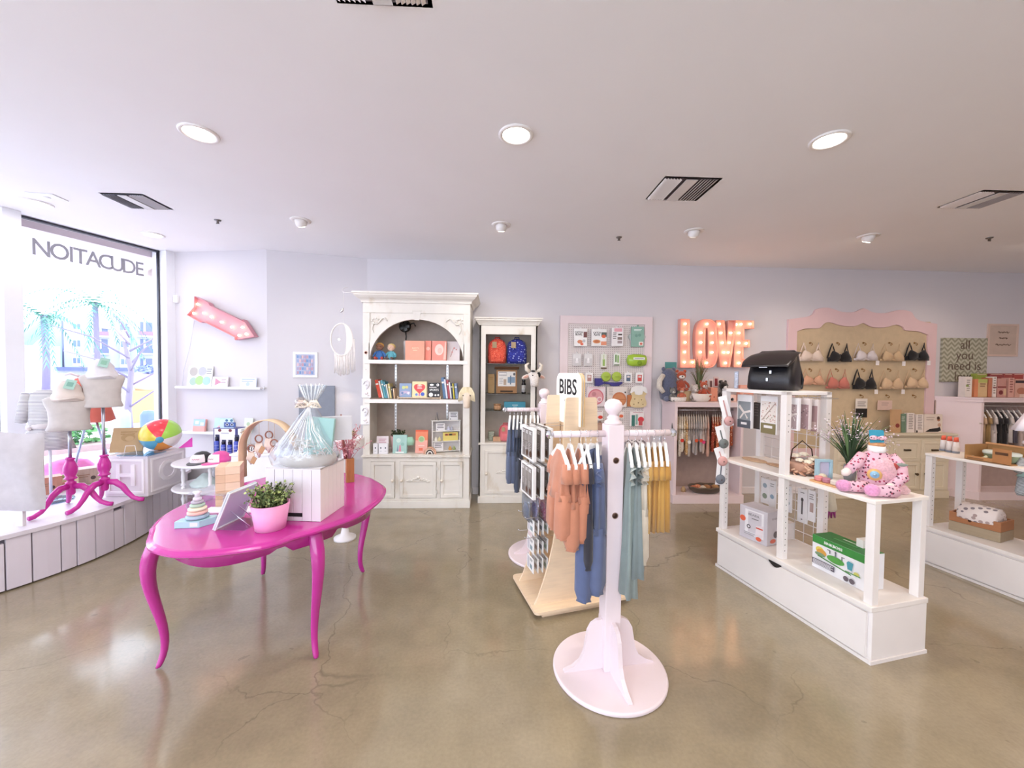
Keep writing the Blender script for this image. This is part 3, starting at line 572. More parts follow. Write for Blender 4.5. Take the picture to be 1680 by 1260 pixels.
for x in (-.36, .30):
    mb = MB(); mb.bb(x-.012, D_-.03, .64, x+.012, D_-.02, 1.70, 'd9d6d2:metal')
    for k in range(26): mb.bb(x-.004, D_-.031, .66+k*.04, x+.004, D_-.0302, .68+k*.04, '5a5553:matte')
    part('shelf_track', mb, hu)
mb = MB(); mb.push((-.584, .005, 1.82), rx=PI/2); mb.lathe([(.012, 0), (.012, .003), (.018, .003), (.018, 0)], 'd8a090:plain', n=16); mb.pop(); mb.bb(-.587, .004, 1.62, -.581, .009, 1.628, '8d8078:matte'); part('rosette', mb, hu)
HS = [.629, 1.280, 1.740]                       # standing heights inside the hutch
def hx(px, y, z): return Xp(px, y, z)
def on(px, y, z): return V((Xp(px, y, z), y, z))
def wpx(a, b_, y, z): return Xp(b_, y, z)-Xp(a, y, z)
# ---- narrow cabinet
NX0, NX1, NY = -.20, .505, 4.77; W3 = (NX1-NX0)/2; D3 = BY-.01-NY
nc = thing('narrow_cabinet', 'narrow cream cabinet with open shelves above one door', 'cabinet', ((NX0+NX1)/2, NY, 0))
mb = MB(); mb.bb(-W3-.008, -.015, 0, W3+.008, D3, .075, CR); mb.bb(-W3-.003, -.008, .075, W3+.003, D3, .085, CR); part('plinth', mb, nc, bev=.003)
mb = MB(); mb.bb(-W3, 0, .08, -W3+.02, D3, 2.18, CR); mb.bb(W3-.02, 0, .08, W3, D3, 2.18, CR); mb.bb(-W3, D3-.015, .08, W3, D3, 2.18, 'c2b5a9:matte')
mb.bb(-W3, 0, .08, -W3+.075, .02, 2.18, CR); mb.bb(W3-.075, 0, .08, W3, .02, 2.18, CR); mb.bb(-W3, .0005, 2.07, W3, .0195, 2.18, CR); mb.bb(-W3, .0005, .08, W3, .0195, .12, CR); mb.bb(-W3, .0005, .655, W3, .0195, .72, CR); part('carcass', mb, nc, bev=.002)
mb = MB(); mb.bb(-W3-.004, -.012, .72, W3+.004, D3, .745, CR); part('ledge', mb, nc, bev=.003)
for z in (1.135, 1.345, 1.715): mb = MB(); mb.bb(-W3+.021, .022, z-.006, W3-.021, D3-.015, z, 'b8c4bf:clear'); mb.bb(-W3+.021, .021, z-.006, W3-.021, .0225, z, '4b463f:gloss'); part('glass_shelf', mb, nc)
part('crown', crown(-W3, W3, 0, D3, 2.18, [(0, 0), (.012, .0), (.016, .012), (.035, .04), (.05, .055), (.05, .07), (.062, .075), (.062, .09)], CR), nc, bev=.002)
cabinet_door(nc, -W3+.075, W3-.075, .115, .655, CR, (-W3+.095, .37), orn=.13, hinge=W3-.07)
NS = [.746, 1.136, 1.346, 1.716]
# ---- pegboard
px0, px1 = .835, 2.06; z0_, z1_ = .70, 2.36; cx = (px0+px1)/2; pw = (px1-px0)/2
pb = thing('pegboard', 'white pegboard in a blush pink wooden frame on the wall', 'pegboard', (cx, BY-.03, 0))
mb = MB(); mb.bb(-pw+.06, .004, z0_+.05, pw-.06, .012, z1_-.05, 'e2d8d6:paint'); part('board', mb, pb)
mb = MB(); mb.frame(-pw, z0_, pw, z1_, .105, .03, 'ead9dc:paint', y=-.012); part('frame', mb, pb, bev=.003)
mb = MB()
for i in range(40):
    for j in range(56):
        x = -pw+.125+i*(2*pw-.25)/39; z = z0_+.13+j*(z1_-z0_-.26)/55; s = .0042; mb.add([(x-s, .003, z-s), (x+s, .003, z-s), (x+s, .003, z+s), (x-s, .003, z+s)], [(0, 1, 2, 3)], '8d7f7d:matte')
part('peg_hole', mb, pb, kind='stuff')
# ---- pink clothing cabinets
def clothes_cab(name, label, fl_, fr_, y0, ht, m, back=None, group=None):
    """fl_/fr_: front left/right x; back = back-left point for a splayed side"""
    t = thing(name, label, 'cabinet', ((fl_+fr_)/2, y0, 0), group=group); w = (fr_-fl_)/2; d = BY-.01-y0; bx_ = (back[0]-(fl_+fr_)/2) if back else -w
    def sheet(ol, z0, z1, nm, mm=m, bev=.003): mb = MB(); mb.slab(ol, z0, z1, mm); return part(nm, mb, t, bev=bev)
    sheet([(-w, 0), (-w+.035, 0), (bx_+.035, d), (bx_, d)], .02, ht-.06, 'side_panel'); sheet([(w-.035, 0), (w, 0), (w, d), (w-.035, d)], .02, ht-.06, 'side_panel')
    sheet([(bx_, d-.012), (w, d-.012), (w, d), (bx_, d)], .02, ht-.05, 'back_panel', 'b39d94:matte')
    sheet([(-w-.012, -.02), (w+.012, -.02), (w+.012, d), (bx_-.012, d)], 0, .105, 'plinth')
    sheet([(-w-.015, -.03), (w+.015, -.03), (w+.015, d), (bx_-.015, d)], ht-.018, ht, 'top'); sheet([(-w-.006, -.018), (w+.006, -.018), (w+.006, d), (bx_-.006, d)], ht-.06, ht-.018, 'cornice')
    mb = MB(); mb.tube([(-w+.03, d*.45, ht-.115), (w-.03, d*.45, ht-.115)], .010, 'd8d4d4:metal', 10); part('hanging_rail', mb, t); return t, y0+d*.45, ht-.115
pc, PCY, PCZ = clothes_cab('clothes_cabinet', 'blush pink low cabinet packed with hanging baby clothes under the LOVE sign', 2.22, 3.10, 4.73, 1.265, 'ecd9db:paint')
rc, RCY, RCZ = clothes_cab('clothes_cabinet', 'blush pink clothing cabinet with books on top at the right edge', 6.34, 8.1, 4.82, 1.345, 'ecd9db:paint', back=(6.03, 5.11))
# ---- bra display frame
bt = thing('bra_display', 'large pink scalloped frame around a beige board hung with bras', 'display board', (4.955, BY-.035, 0))
def sc(u, lo=False):  # scalloped top edge, u in -1..1
    a = abs(u); h = .05 if a > .74 else .16+.02*math.cos(a*9)-.10*a if a > .12 else .19-.30*a
    return h
tp = [(-1.045, 2.36), (-.78, 2.40), (-.70, 2.44), (-.66, 2.50), (-.50, 2.525), (-.30, 2.47), (-.12, 2.475), (0, 2.525), (.12, 2.475), (.30, 2.465), (.50, 2.51), (.66, 2.49), (.72, 2.42), (.80, 2.37), (1.045, 2.33)]
ip = [(-.92, 2.20), (-.80, 2.24), (-.62, 2.245), (-.56, 2.30), (-.48, 2.33), (-.30, 2.285), (-.12, 2.28), (0, 2.325), (.12, 2.275), (.30, 2.27), (.46, 2.31), (.56, 2.28), (.60, 2.235), (.78, 2.225), (.92, 2.18)]
o_ = catmull([(x, 0, z) for x, z in tp], 3); i_ = catmull([(x, 0, z) for x, z in ip], 3)
oo = [(p.x, p.z) for p in o_]+[(1.045, .5), (-1.045, .5)]; ii = [(p.x, p.z) for p in i_]+[(.92, .62), (-.92, .62)]
mb = MB(); mb.ring(oo[::-1], ii[::-1], .034, 'e8c9cb:paint'); part('frame', mb, bt, bev=.003)
mb = MB(); mb.push((0, .02, 0)); mb.bb(-.97, 0, .6, .97, .01, 2.36, 'cork'); mb.pop(); part('board', mb, bt)
# ---- credenza
CX0, CX1, CY = 4.42, 6.02, 4.90; cw = (CX1-CX0)/2
cr = thing('credenza', 'cream sideboard with raised panel doors and dark pulls below the bras', 'sideboard', ((CX0+CX1)/2, CY-.02, 0)); CC = 'e6dbc4:paint'; dd = BY-.04-CY
mb = MB(); mb.bb(-cw, 0, 0, cw, dd, .10, CC); mb.bb(-cw+.01, .012, .10, cw-.01, dd, .80, CC); part('carcass', mb, cr, bev=.004)
part('top', crown(-cw+.005, cw-.005, .005, dd, .80, [(0, 0), (.012, .01), (.02, .025), (.04, .035), (.045, .045), (.045, .065)], CC), cr, bev=.002)
for i in range(4):
    x0 = -cw+.05+i*(2*cw-.08)/4; x1 = x0+(2*cw-.08)/4-.03
    mb = MB(); mb.bb(x0, -.002, .50, x1, .012, .77, CC); mb.frame(x0+.03, .53, x1-.03, .74, .012, .006, CC, y=-.008); d = part('drawer', mb, cr, bev=.002)
    mb = MB(); mb.bb((x0+x1)/2-.045, -.02, .635, (x0+x1)/2+.045, -.002, .655, '5b4a38:metal'); part('pull', mb, d, bev=.003)
    dr = cabinet_door(cr, x0, x1, .12, .48, CC, ((x0+.05) if i % 2 else (x1-.05), .33), y=.006, km='5b4a38:metal')
# ================================================ GARMENTS, HANGERS, RACKS
def hanger_mesh(w=.27, m='f4f2f0:plain', th=.014):
    a = MB(); ol = [(-w/2, -.150), (-w/2-.004, -.132), (-w*.40, -.105), (-w*.2, -.072), (-.03, -.047), (0, -.043), (.03, -.047), (w*.2, -.072), (w*.40, -.105), (w/2+.004, -.132), (w/2, -.150), (w*.40, -.136), (w*.2, -.106), (0, -.078), (-w*.2, -.106), (-w*.40, -.136)]
    a.push((0, -th/2, 0)); a.prism(ol, th, m); a.pop(); me = a.mesh('hanger_arms')
    h = MB(); h.tube([(0, 0, -.046), (0, 0, -.020), (.012, 0, -.008), (.020, 0, .008), (.012, 0, .022), (0, 0, .027), (-.012, 0, .022), (-.018, 0, .010)], .0016, 'chrome', 6); return me, h.mesh('hanger_hook')
HM = hanger_mesh(); HM2 = hanger_mesh(.24, 'ddd0c0:plain', .008)
def hanger(loc, rz, label, group, hm=HM):
    o = bpy.data.objects.new('clothes_hanger', hm[0]); COL.objects.link(o); o.location = V(loc); o.rotation_euler = (0, 0, rz); o['label'] = label; o['category'] = 'hanger'; o['group'] = group
    if hm is HM:
        b = o.modifiers.new('bevel', 'BEVEL'); b.width = .004; b.segments = 2
    part('hook', hm[1], o); return o
def garment_mb(kind, w, ln, m, th=.035, ph=0, m2=None):
    """hangs from z=0 (rail); shoulders at -.09"""
    mb = MB(); s = w/2; z0 = -.088; parts = []
    def body(zs, **k): mb.loft(zs, m, 26, k.get('rip', .35), k.get('fr', 7), ph, pw=.75)
    if kind in ('romper', 'pants', 'shirt', 'dress', 'bodysuit'):
        top = [(0, 0, -.060, .030, .012), (0, 0, -.075, s*.42, .014), (0, 0, -.105, s*.74, .015), (0, 0, -.140, s*.96, th*.45)]
        if kind == 'shirt': body(top+[(0, 0, -.18, s*.86, th*.5), (0, 0, -ln*.6, s*.80, th*.6), (0, 0, -ln, s*.84, th*.7)])
        elif kind == 'dress': body(top+[(0, 0, -.20, s*.80, th*.5), (0, 0, -.26, s*.86, th*.6), (0, 0, -ln*.7, s*1.10, th*.8), (0, 0, -ln, s*1.28, th)])
        elif kind == 'bodysuit': body(top+[(0, 0, -.18, s*.84, th*.5), (0, 0, -ln*.7, s*.82, th*.6), (0, 0, -ln*.85, s*.7, th*.6), (0, 0, -ln, s*.25, th*.5)])
        else:
            cr_ = -ln*.60; body(top+[(0, 0, -.19, s*.78, th*.5), (0, 0, -.25, s*.80, th*.62), (0, 0, cr_, s*.92, th*.75)])
            for sg in (-1, 1): mb.loft([(sg*s*.47, 0, cr_+.03, s*.47, th*.7), (sg*s*.50, 0, cr_-.06, s*.44, th*.8), (sg*s*.52, 0, -ln*.93, s*.40, th*.8), (sg*s*.52, 0, -ln*.985, s*.25, th*.55), (sg*s*.52, 0, -ln, s*.29, th*.6)], m, 18, .25, 5, ph+sg)
        if kind in ('shirt', 'romper', 'bodysuit'):
            for sg in (-1, 1): mb.push((sg*s*.84, 0, -.125), ry=sg*-.16); mb.loft([(0, 0, .01, .026, th*.4), (0, 0, -.05, .032, th*.55), (0, 0, -.085, .034, th*.5)], m, 14, .2, 5, ph); mb.pop()
    return mb
def garment(loc, rz, name, label, group, kind, w, ln, m, th=.035, ph=0, ruffle=None, tag=False, snaps=False, cat='clothing'):
    g = thing(name, label, cat, loc, rz, group, mb=garment_mb(kind, w, ln, m, th, ph))
    if ruffle:
        for sg in (-1, 1):
            mb = MB(); vs = []; fs = []
            for i in range(13):
                t = i/12; z = -.085-.13*t; x = sg*(w*.30+.035*math.sin(PI*t))
                for j in range(3): q = j/2; vs.append((x+sg*.045*q+.0*t, .018*math.sin(i*1.6)*q-.004, z-.02*q))
            for i in range(12):
                for j in range(2): a = i*3+j; fs.append((a, a+1, a+4, a+3))
            mb.add(vs, fs, ruffle, True); part('ruffle', mb, g)
    if snaps:
        mb = MB()
        for i in range(5): mb.sph((.03*(i-2), -th*.45-.004, -ln*.62-.012*abs(i-2)), .005, '2b2a2c:gloss', 6)
        part('snap_row', mb, g)
    if tag: mb = MB(); mb.bb(w*.36, -.012, -.24, w*.36+.002, .012, -.18, 'f3efe8:matte'); part('price_tag', mb, g)
    return g

def rack(loc, rz, label):
    t = thing('display_rack', label, 'clothes rack', loc, rz); R_ = 'rack'
    mb = MB(); mb.lathe([(.0001, 0), (.292, 0), (.300, .006), (.300, .018), (.294, .024), (.0001, .024)], R_, n=56, sm=False); part('round_base', mb, t, bev=.003)
    mb = MB(); mb.bb(-.044, -.044, .024, .044, .044, 1.335, R_); part('post', mb, t, bev=.004)
    mb = MB(); mb.push((0, 0, .192)); mb.T = mb.T @ MX.Diagonal((.96, .96, .85, 1)); mb.lathe([(.044, 1.345), (.048, 1.35), (.046, 1.362), (.030, 1.375), (.034, 1.385), (.030, 1.392), (.022, 1.400), (.024, 1.405), (.034, 1.415), (.046, 1.435), (.050, 1.458), (.044, 1.480), (.028, 1.497), (.0001, 1.504)], R_, n=28); mb.pop(); part('finial', mb, t)
    for k in range(4):
        ol = [(.044, .024), (.255, .024), (.250, .034), (.205, .050), (.165, .080), (.145, .120), (.135, .180), (.125, .235), (.105, .270), (.075, .288), (.044, .292)]
        mb = MB(); mb.push((0, 0, 0), rz=k*PI/2); mb.push((0, -.011, 0)); mb.prism(ol, .022, R_); mb.pop(); mb.pop(); part('brace', mb, t, bev=.003)
    for sg in (-1, 1):
        mb = MB(); mb.tube([(sg*.044, 0, 1.285), (sg*.325, 0, 1.285)], .017, R_, 18)
        b = part('arm', mb, t)
        mb = MB()
        for i in range(5): mb.tube([(sg*(.085+.05*i), 0, 1.285), (sg*(.087+.05*i), 0, 1.285)], .0182, 'b9a4a8:paint', 18)
        part('notch', mb, b, kind='stuff')
        mb = MB(); mb.push((sg*.325, 0, 1.285), ry=sg*PI/2); mb.lathe([(.010, 0), (.012, .008), (.022, .016), (.024, .024), (.018, .034), (.008, .040), (.0001, .041)], 'dfe3ea:chrome', n=8, sm=False); mb.pop(); part('glass_knob', mb, t, label='faceted clear knob')
    for z in (1.15, .86):
        mb = MB(); mb.push((0, -.0445, z), rx=PI/2); mb.lathe([(.0001, .0002), (.017, .0004)], '6f4f40:matte', n=20); mb.pop(); mb.push((.0, -.044, z), rx=PI/2); mb.lathe([(.014, 0), (.014, .003), (.017, .003), (.017, 0)], '9f8274:plain', n=20); mb.pop(); part('bolt_hole', mb, t)
    return t
R1 = V((.625, 2.04, 0)); RR1 = math.radians(7); R2 = V((.425, 3.39, 0)); RR2 = math.radians(7)
rack(R1, RR1, 'white painted clothes rack nearest the camera, with ball finial and round base')
rack(R2, RR2, 'white painted clothes rack behind the plywood BIBS stand')
def hang(R, RR, s, kind, w, ln, m, yaw, glabel, hlabel, name, ghang, ggrp, th=.04, dz=0, **k):
    p = R+V((math.cos(RR), math.sin(RR), 0))*s; z = 1.285+.017-.0235
    hanger((p.x, p.y, z+.0), RR+yaw, hlabel, ghang)
    return garment((p.x, p.y, z-.012), RR+yaw, name, glabel, ggrp, kind, w, ln, m, th, s*40, **k)
HG = 'white hangers on the near rack'; GG = 'baby clothes on the near rack'
PE = 'bf7f63:fab'; BL = '566286:fab'; SA = '8a9794:fab'; MU = 'c79a52:fab'; NV = '2c2b36:fab'
for i, (s, yw) in enumerate(((-.290, 1.62), (-.235, 1.48), (-.180, 1.42))):
    hang(R1, RR1, s, 'romper', .25, [.50, .56, .52][i], PE, yw, ['peach muslin romper at the left end of the near rack', 'peach muslin romper, middle one of three, leg longest', 'peach muslin romper next to the dark garment'][i], ['white hanger holding the outermost peach romper', 'white hanger holding the middle peach romper', 'white hanger holding the peach romper beside the dark one'][i], 'baby_romper', HG, GG, th=.055, snaps=True)
hang(R1, RR1, -.150, 'romper', .26, .66, NV, 1.42, 'dark charcoal romper between the peach and the blue ones', 'white hanger holding the dark charcoal romper', 'baby_romper', HG, GG, th=.035)
hang(R1, RR1, -.122, 'romper', .24, .84, BL, .78, 'long blue denim romper with frilled shoulders on the near rack', 'wide white hanger turned forward, holding the blue denim romper', 'baby_romper', HG, GG, th=.06, ruffle=BL)
hang(R1, RR1, -.088, 'romper', .24, .80, '5b6688:fab', 1.25, 'second blue romper with frilled sleeve, tight against the post', 'white hanger beside the post, holding the second blue romper', 'baby_romper', HG, GG, th=.06, ruffle='5f6d9a:fab')
for i, (s, yw, m, ln) in enumerate(((.090, 1.25, SA, .80), (.128, 1.25, '7f8b8b:fab', .70))):
    hang(R1, RR1, s, 'dress', .24, ln, m, yw, ['sage green ruffled dress right of the post', 'darker sage dress, second right of the post'][i], ['white hanger holding the sage dress by the post', 'white hanger holding the darker sage dress'][i], 'baby_dress', HG, GG, th=.042, ruffle=['b7bfb8:fab', '6b7674:fab'][i])
hang(R1, RR1, .165, 'romper', .24, .66, 'd4c9b8:fab', 1.22, 'cream ruffled romper between the sage and mustard clothes', 'white hanger holding the cream romper', 'baby_romper', HG, GG, th=.045, ruffle='ddd2c0:fab')
for i, s in enumerate((.202, .236, .268, .300)):
    hang(R1, RR1, s, 'shirt', .24, .49, ['cba05a:fab', 'c0904a:fab', 'c8994f:fab', 'bb8a42:fab'][i], 1.15, 'mustard yellow linen top, %s from the cream romper' % OR[i], 'white hanger of the %s mustard top' % OR[i], 'baby_shirt', HG, GG, th=.04)
HG2 = 'white hangers on the rear rack'; GG2 = 'baby clothes on the rear rack'
for i, (s, m, k, ln) in enumerate(((-.30, '5d6780:fab', 'pants', .60), (-.265, '56617c:fab', 'pants', .60), (-.232, '4a5264:fab', 'romper', .68), (-.20, '3a3c46:fab', 'romper', .56), (-.16, 'cdb492:fab', 'shirt', .42), (-.12, '8a6a4a:fab', 'shirt', .47), (-.085, 'd2b394:fab', 'shirt', .36), (-.055, '2d2a2c:fab', 'shirt', .44))):
    c_ = ['slate blue', 'steel blue', 'dark slate', 'charcoal', 'sand', 'brown', 'light tan', 'black'][i]
    hang(R2, RR2, s, k, .23, ln, m, 1.35, '%s %s on the left arm of the rear rack' % (c_, {'pants': 'baby dungarees', 'romper': 'baby romper', 'shirt': 'baby top'}[k]), 'white hanger holding the %s garment on the rear rack' % c_, 'baby_'+{'pants': 'dungarees', 'romper': 'romper', 'shirt': 'shirt'}[k], HG2, GG2, th=.034)

# ================================================ PLYWOOD STAND
SO = V((.27, 2.46, 0)); SR = math.radians(14.8)
def stl(x, y, z=0): return SO+V((math.cos(SR)*x-math.sin(SR)*y, math.sin(SR)*x+math.cos(SR)*y, z))
st = thing('plywood_stand', 'pale plywood floor stand topped by the round-cornered BIBS sign', 'display stand', SO, SR); PW = 'ecd3b4:woodh'; SW, SD = .70, .51
def rrect(x0, y0, x1, y1, r, k=5):
    o = []
    for cx, cy, a0 in ((x1-r, y0+r, -PI/2), (x1-r, y1-r, 0), (x0+r, y1-r, PI/2), (x0+r, y0+r, PI)):
        for i in range(k+1): a = a0+PI/2*i/k; o.append((cx+r*math.cos(a), cy+r*math.sin(a)))
    return o
mb = MB(); mb.slab(rrect(0, 0, SW, SD, .03), .035, .053, PW); part('base_plate', mb, st, bev=.002)
mb = MB(); mb.bb(.06, .03, 0, SW-.06, .05, .035, PW); mb.bb(.06, SD-.05, 0, SW-.06, SD-.03, .035, PW); part('base_runner', mb, st)
prf = [(.325, .053), (.30, .10), (.262, .20), (.225, .32), (.195, .45), (.172, .60), (.155, .78), (.142, .95), (.130, 1.15), (.118, 1.40)]
def pol(xc): top = [(xc+.118, 1.40)]+[(xc+.098+.02*math.cos(a), 1.42+.02*math.sin(a)) for a in (.4, .8, 1.2)]; r = [(xc+a, z) for a, z in prf]+top[1:]; return r+[(2*xc-x, z) for x, z in r[::-1]]
for y, nm in ((.085, 'front'), (SD-.11, 'rear')):
    mb = MB(); mb.push((0, y, 0)); mb.prism(pol(SW/2), .016, PW); mb.pop(); p_ = part('side_panel', mb, st, bev=.0015)
    mb = MB()
    for sx in (-.014, .014):
        for z0q, z1q in ((1.10, 1.22), (.14, .25)): mb.bb(SW/2+sx-.0025, y-.0008, z0q, SW/2+sx+.0025, y, z1q, '8a6844:matte')
    part('slot', mb, p_)
# sign: two boards side by side in the plane perpendicular to the panels, face towards -x
sign = thing('bibs_sign', 'white rounded sign reading BIBS on top of the plywood stand', 'sign', stl(SW/2-.012, SD/2, 0), SR-PI/2)
sg_ol = [(-.205, 1.24), (.205, 1.24)]+[(.205-.06+.06*math.cos(a), 1.545+.06*math.sin(a)) for a in [i*PI/12 for i in range(7)]]+[(-.145+.06*math.cos(a), 1.545+.06*math.sin(a)) for a in [PI/2+i*PI/12 for i in range(7)]]
mb = MB(); mb.push((0, -.010, 0)); mb.prism(sg_ol, .010, 'fbf6ee:plain', 'e2c393:wood'); mb.pop(); part('front_board', mb, sign)
mb = MB(); mb.push((0, .008, 0)); mb.prism(sg_ol, .010, 'f3ebdd:plain', 'd9b683:wood'); mb.pop(); part('rear_board', mb, sign)
mb = MB(); mb.text('BIBS', .155, '1f1d1f:matte', (-.01, -.0108, 1.50), sx=1.05, bold=.002); mb.text('SINCE 1978', .024, '8a8686:matte', (0, -.0108, 1.405)); mb.bb(-.012, -.011, 1.33, .012, -.0105, 1.336, 'c98a84:matte'); mb.bb(-.014, -.011, 1.318, .014, -.0105, 1.324, 'c98a84:matte'); part('printing', mb, sign)
# blister boxes facing the left side, two rows, then bags and small packs on hooks
WH = 'f5f3f1:plain'
def pack(x, y, z, w, h, d, label, dec, rz=-PI/2, m=WH, cat='package', grp='dummy packs on the plywood stand'):
    p = stl(x, y, z); t = boxart('packaged_dummies', label, cat, p, w, d, h, m, dec, rz=SR+rz, group=grp); return t
GR = '8d8480:gloss'
for r, (z, nm) in enumerate(((1.00, 'top'), (.74, 'second'))):
    for c_ in range(3):
        y = .335-.045*c_ if 0 else .27; x = .02+.06*c_
        dec = [('r', .10, .06, .93, .93, GR)]+[('r', .10+.28*i, .06, .105+.28*i, .93, 'f5f3f1:plain') for i in (1, 2)]+[('c', .24+.28*i, .2, .085, ['7a716d:matte', '5a3c2c:matte', '5a3c2c:matte'][i]) for i in range(3)]+[('l', .15+.28*i, .33+.28*i, .87, 3, .035, 'f5f3f1:plain') for i in range(3)]+[('l', .16+.28*i, .32+.28*i, .5, 4, .05, 'a79e99:plain') for i in range(3)]
        pack(x+.005, .27, z, .25, .225, .024, '%s white framed grey dummy pack, %s row of the BIBS stand' % (['front', 'middle', 'rear'][c_], nm), dec)
for c_ in range(3):
    col = ['b9c2d2:plas', 'd9d6e6:plas', 'e2c9d2:plas'][c_]; p = stl(.03+.055*c_, .29-.02*c_, .57)
    t = thing('bib_bag', 'clear bag with %s item on the BIBS stand, %s' % (['a blue grey', 'a lilac', 'a pink print'][c_], ['front of its row', 'middle of its row', 'rear of its row'][c_]), 'package', p, SR-PI/2)
    mb = MB(); mb.loft([(0, 0, .16, .085, .004), (0, 0, .10, .09, .014), (0, 0, .02, .08, .016), (0, 0, -.01, .075, .003)], col, 14); part('bag', mb, t)
    mb = MB(); mb.loft([(0, 0, .11, .03, .004), (0, 0, .07, .06, .009), (0, 0, .0, .05, .008)], ['8c9cb4:fab', 'b9b2cf:floral:8a6fb0:d98ab0:60', 'e9a7c0:floral:d0206c:ffffff:50'][c_], 12); part('bib', mb, t)
for r, z in enumerate((.48, .345, .21)):
    for c_ in range(4):
        pack(.05+.035*c_, .25, z, .13, .10, .006, '%s slim white clip pack in the %s hook row of the BIBS stand' % (OR[c_], ['upper', 'middle', 'lowest'][r]), [('r', .1, .1, .4, .9, 'd3cfd6:plain'), ('r', .5, .2, .85, .5, ['8fa1a8:plain', 'b39a8e:plain', '7a7f8a:plain', '9ab0a2:plain'][c_]), ('l', .5, .9, .85, 2, .1, '6a6668:plain')], cat='package', grp='slim packs on the plywood stand')
for z in (1.235, .975, .60, .46):
    for y in (.20, .34): mb = MB(); mb.tube([(.30, y, z), (.0, y, z), (-.01, y, z+.012)], .0025, 'chrome', 6); part('peg_hook', mb, st)
    mb = MB(); mb.bb(.10, .10, z-.004, .106, .40, z+.004, '8c8784:metal'); part('cross_bar', mb, st)
mb = MB(); mb.bb(SW/2-.008, .10, .053, SW/2+.008, SD-.10, 1.30, PW); part('centre_panel', mb, st)
# right side of the stand: two packs peeping out
for i, (z, m) in enumerate(((1.02, 'b79f94:matte'), (.72, 'b98f7a:matte'))):
    pack(SW-.20-.02*i, .26, z, .2, .2, .03, ['brown box on the far side of the BIBS stand, upper', 'brown box on the far side of the BIBS stand, lower'][i], [('r', .1, .1, .9, .9, 'a58578:matte')], rz=PI/2, m=m)

# ================================================ CONSOLES
def console(O, ang, Ln, Dp, label, high, mid, WWm='wwood'):
    t = thing('display_shelf', label, 'shelf', O, ang); W = WWm; s = .045; BZ = .325
    mb = MB(); mb.bb(0, .012, .02, Ln, Dp, BZ-.03, W); part('base_box', mb, t, bev=.002)
    mb = MB(); mb.bb(-.006, 0, 0, Ln+.006, Dp+.006, .02, W); part('base_rail', mb, t)
    mb = MB(); mb.bb(-.004, -.004, BZ-.03, Ln+.004, Dp+.004, BZ, 'efe9e4:paint'); part('base_top', mb, t, bev=.003)
    # drawer front with a half moon grip
    nx = Ln*.47; g = [(nx-.055+.11*i/8, BZ-.045-.028*math.sin(PI*i/8)) for i in range(9)]
    mb = MB(); mb.push((0, -.004, 0)); mb.prism([(.02, .03), (Ln-.02, .03), (Ln-.02, BZ-.042)]+g[::-1]+[(.02, BZ-.042)], .014, W); mb.pop(); part('drawer_front', mb, t, bev=.0015)
    mb = MB(); mb.bb(nx-.05, .0105, BZ-.08, nx+.05, .0118, BZ-.04, '2a2523:matte'); part('grip_recess', mb, t)
    MZ = mid; HZ = high; hl = Ln*.47
    def post(x, y, z1, holes=True):
        mb = MB(); mb.bb(x, y, BZ, x+s, y+s, z1, W); p = part('post', mb, t, bev=.002)
        if holes:
            mb = MB()
            for z in [BZ+.06+.04*i for i in range(int((MZ-BZ-.1)/.04))]+([MZ+.3+.04*i for i in range(4)] if z1 > MZ+.2 else []):
                mb.add([(x+s+.0006, y+s/2+.004*math.cos(a), z+.004*math.sin(a)) for a in [i*PI/4 for i in range(8)]], [tuple(range(8))], '5a5048:matte')
            part('pin_hole', mb, p)
    if HZ:
        for x in (.0, hl): 
            for y in (.02, Dp-s-.01): post(x, y, HZ-.02)
        mb = MB(); mb.bb(0, .02, HZ-.022, hl+s, .02+s, HZ, W); mb.bb(0, Dp-s-.01, HZ-.022, hl+s, Dp-.01, HZ, W); mb.bb(0, .02, HZ-.022, s, Dp-.01, HZ, W); mb.bb(hl, .02, HZ-.022, hl+s, Dp-.01, HZ, W); part('top_rail', mb, t, bev=.002)
        mb = MB(); mb.bb(.01, .03, HZ-.012, hl+s-.01, Dp-.02, HZ+.002, 'efe9e6:paint'); part('top_board', mb, t)
    else:
        for x in (.0, hl):
            for y in (.02, Dp-s-.01): post(x, y, MZ-.02)
    for y in (.02, Dp-s-.01): post(Ln-s-.01, y, MZ-.02, False)
    mb = MB(); mb.bb(0, .012, MZ-.022, Ln-.006, Dp-.004, MZ, 'f2ece6:paint'); part('middle_shelf', mb, t, bev=.003)
    return t
C1 = V((1.862, 3.160, 0)); CA = math.atan2(-1.12, .225); CL, CD = 1.145, .43
def cl(x, y, z): return C1+V((math.cos(CA)*x-math.sin(CA)*y, math.sin(CA)*x+math.cos(CA)*y, z))
console(C1, CA, CL, CD, 'white display shelf with drawer base and tall left half holding the backpack', 1.49, .915)
C2 = V((3.70, 3.20, 0)); CA2 = math.atan2(-1.12, .16); CL2 = 1.5
def cl2(x, y, z): return C2+V((math.cos(CA2)*x-math.sin(CA2)*y, math.sin(CA2)*x+math.cos(CA2)*y, z))
console(C2, CA2, CL2, .42, 'second white display shelf with a low base at the right edge', None, .95)
def onc(px, py, z): return at(px, py, z=z)
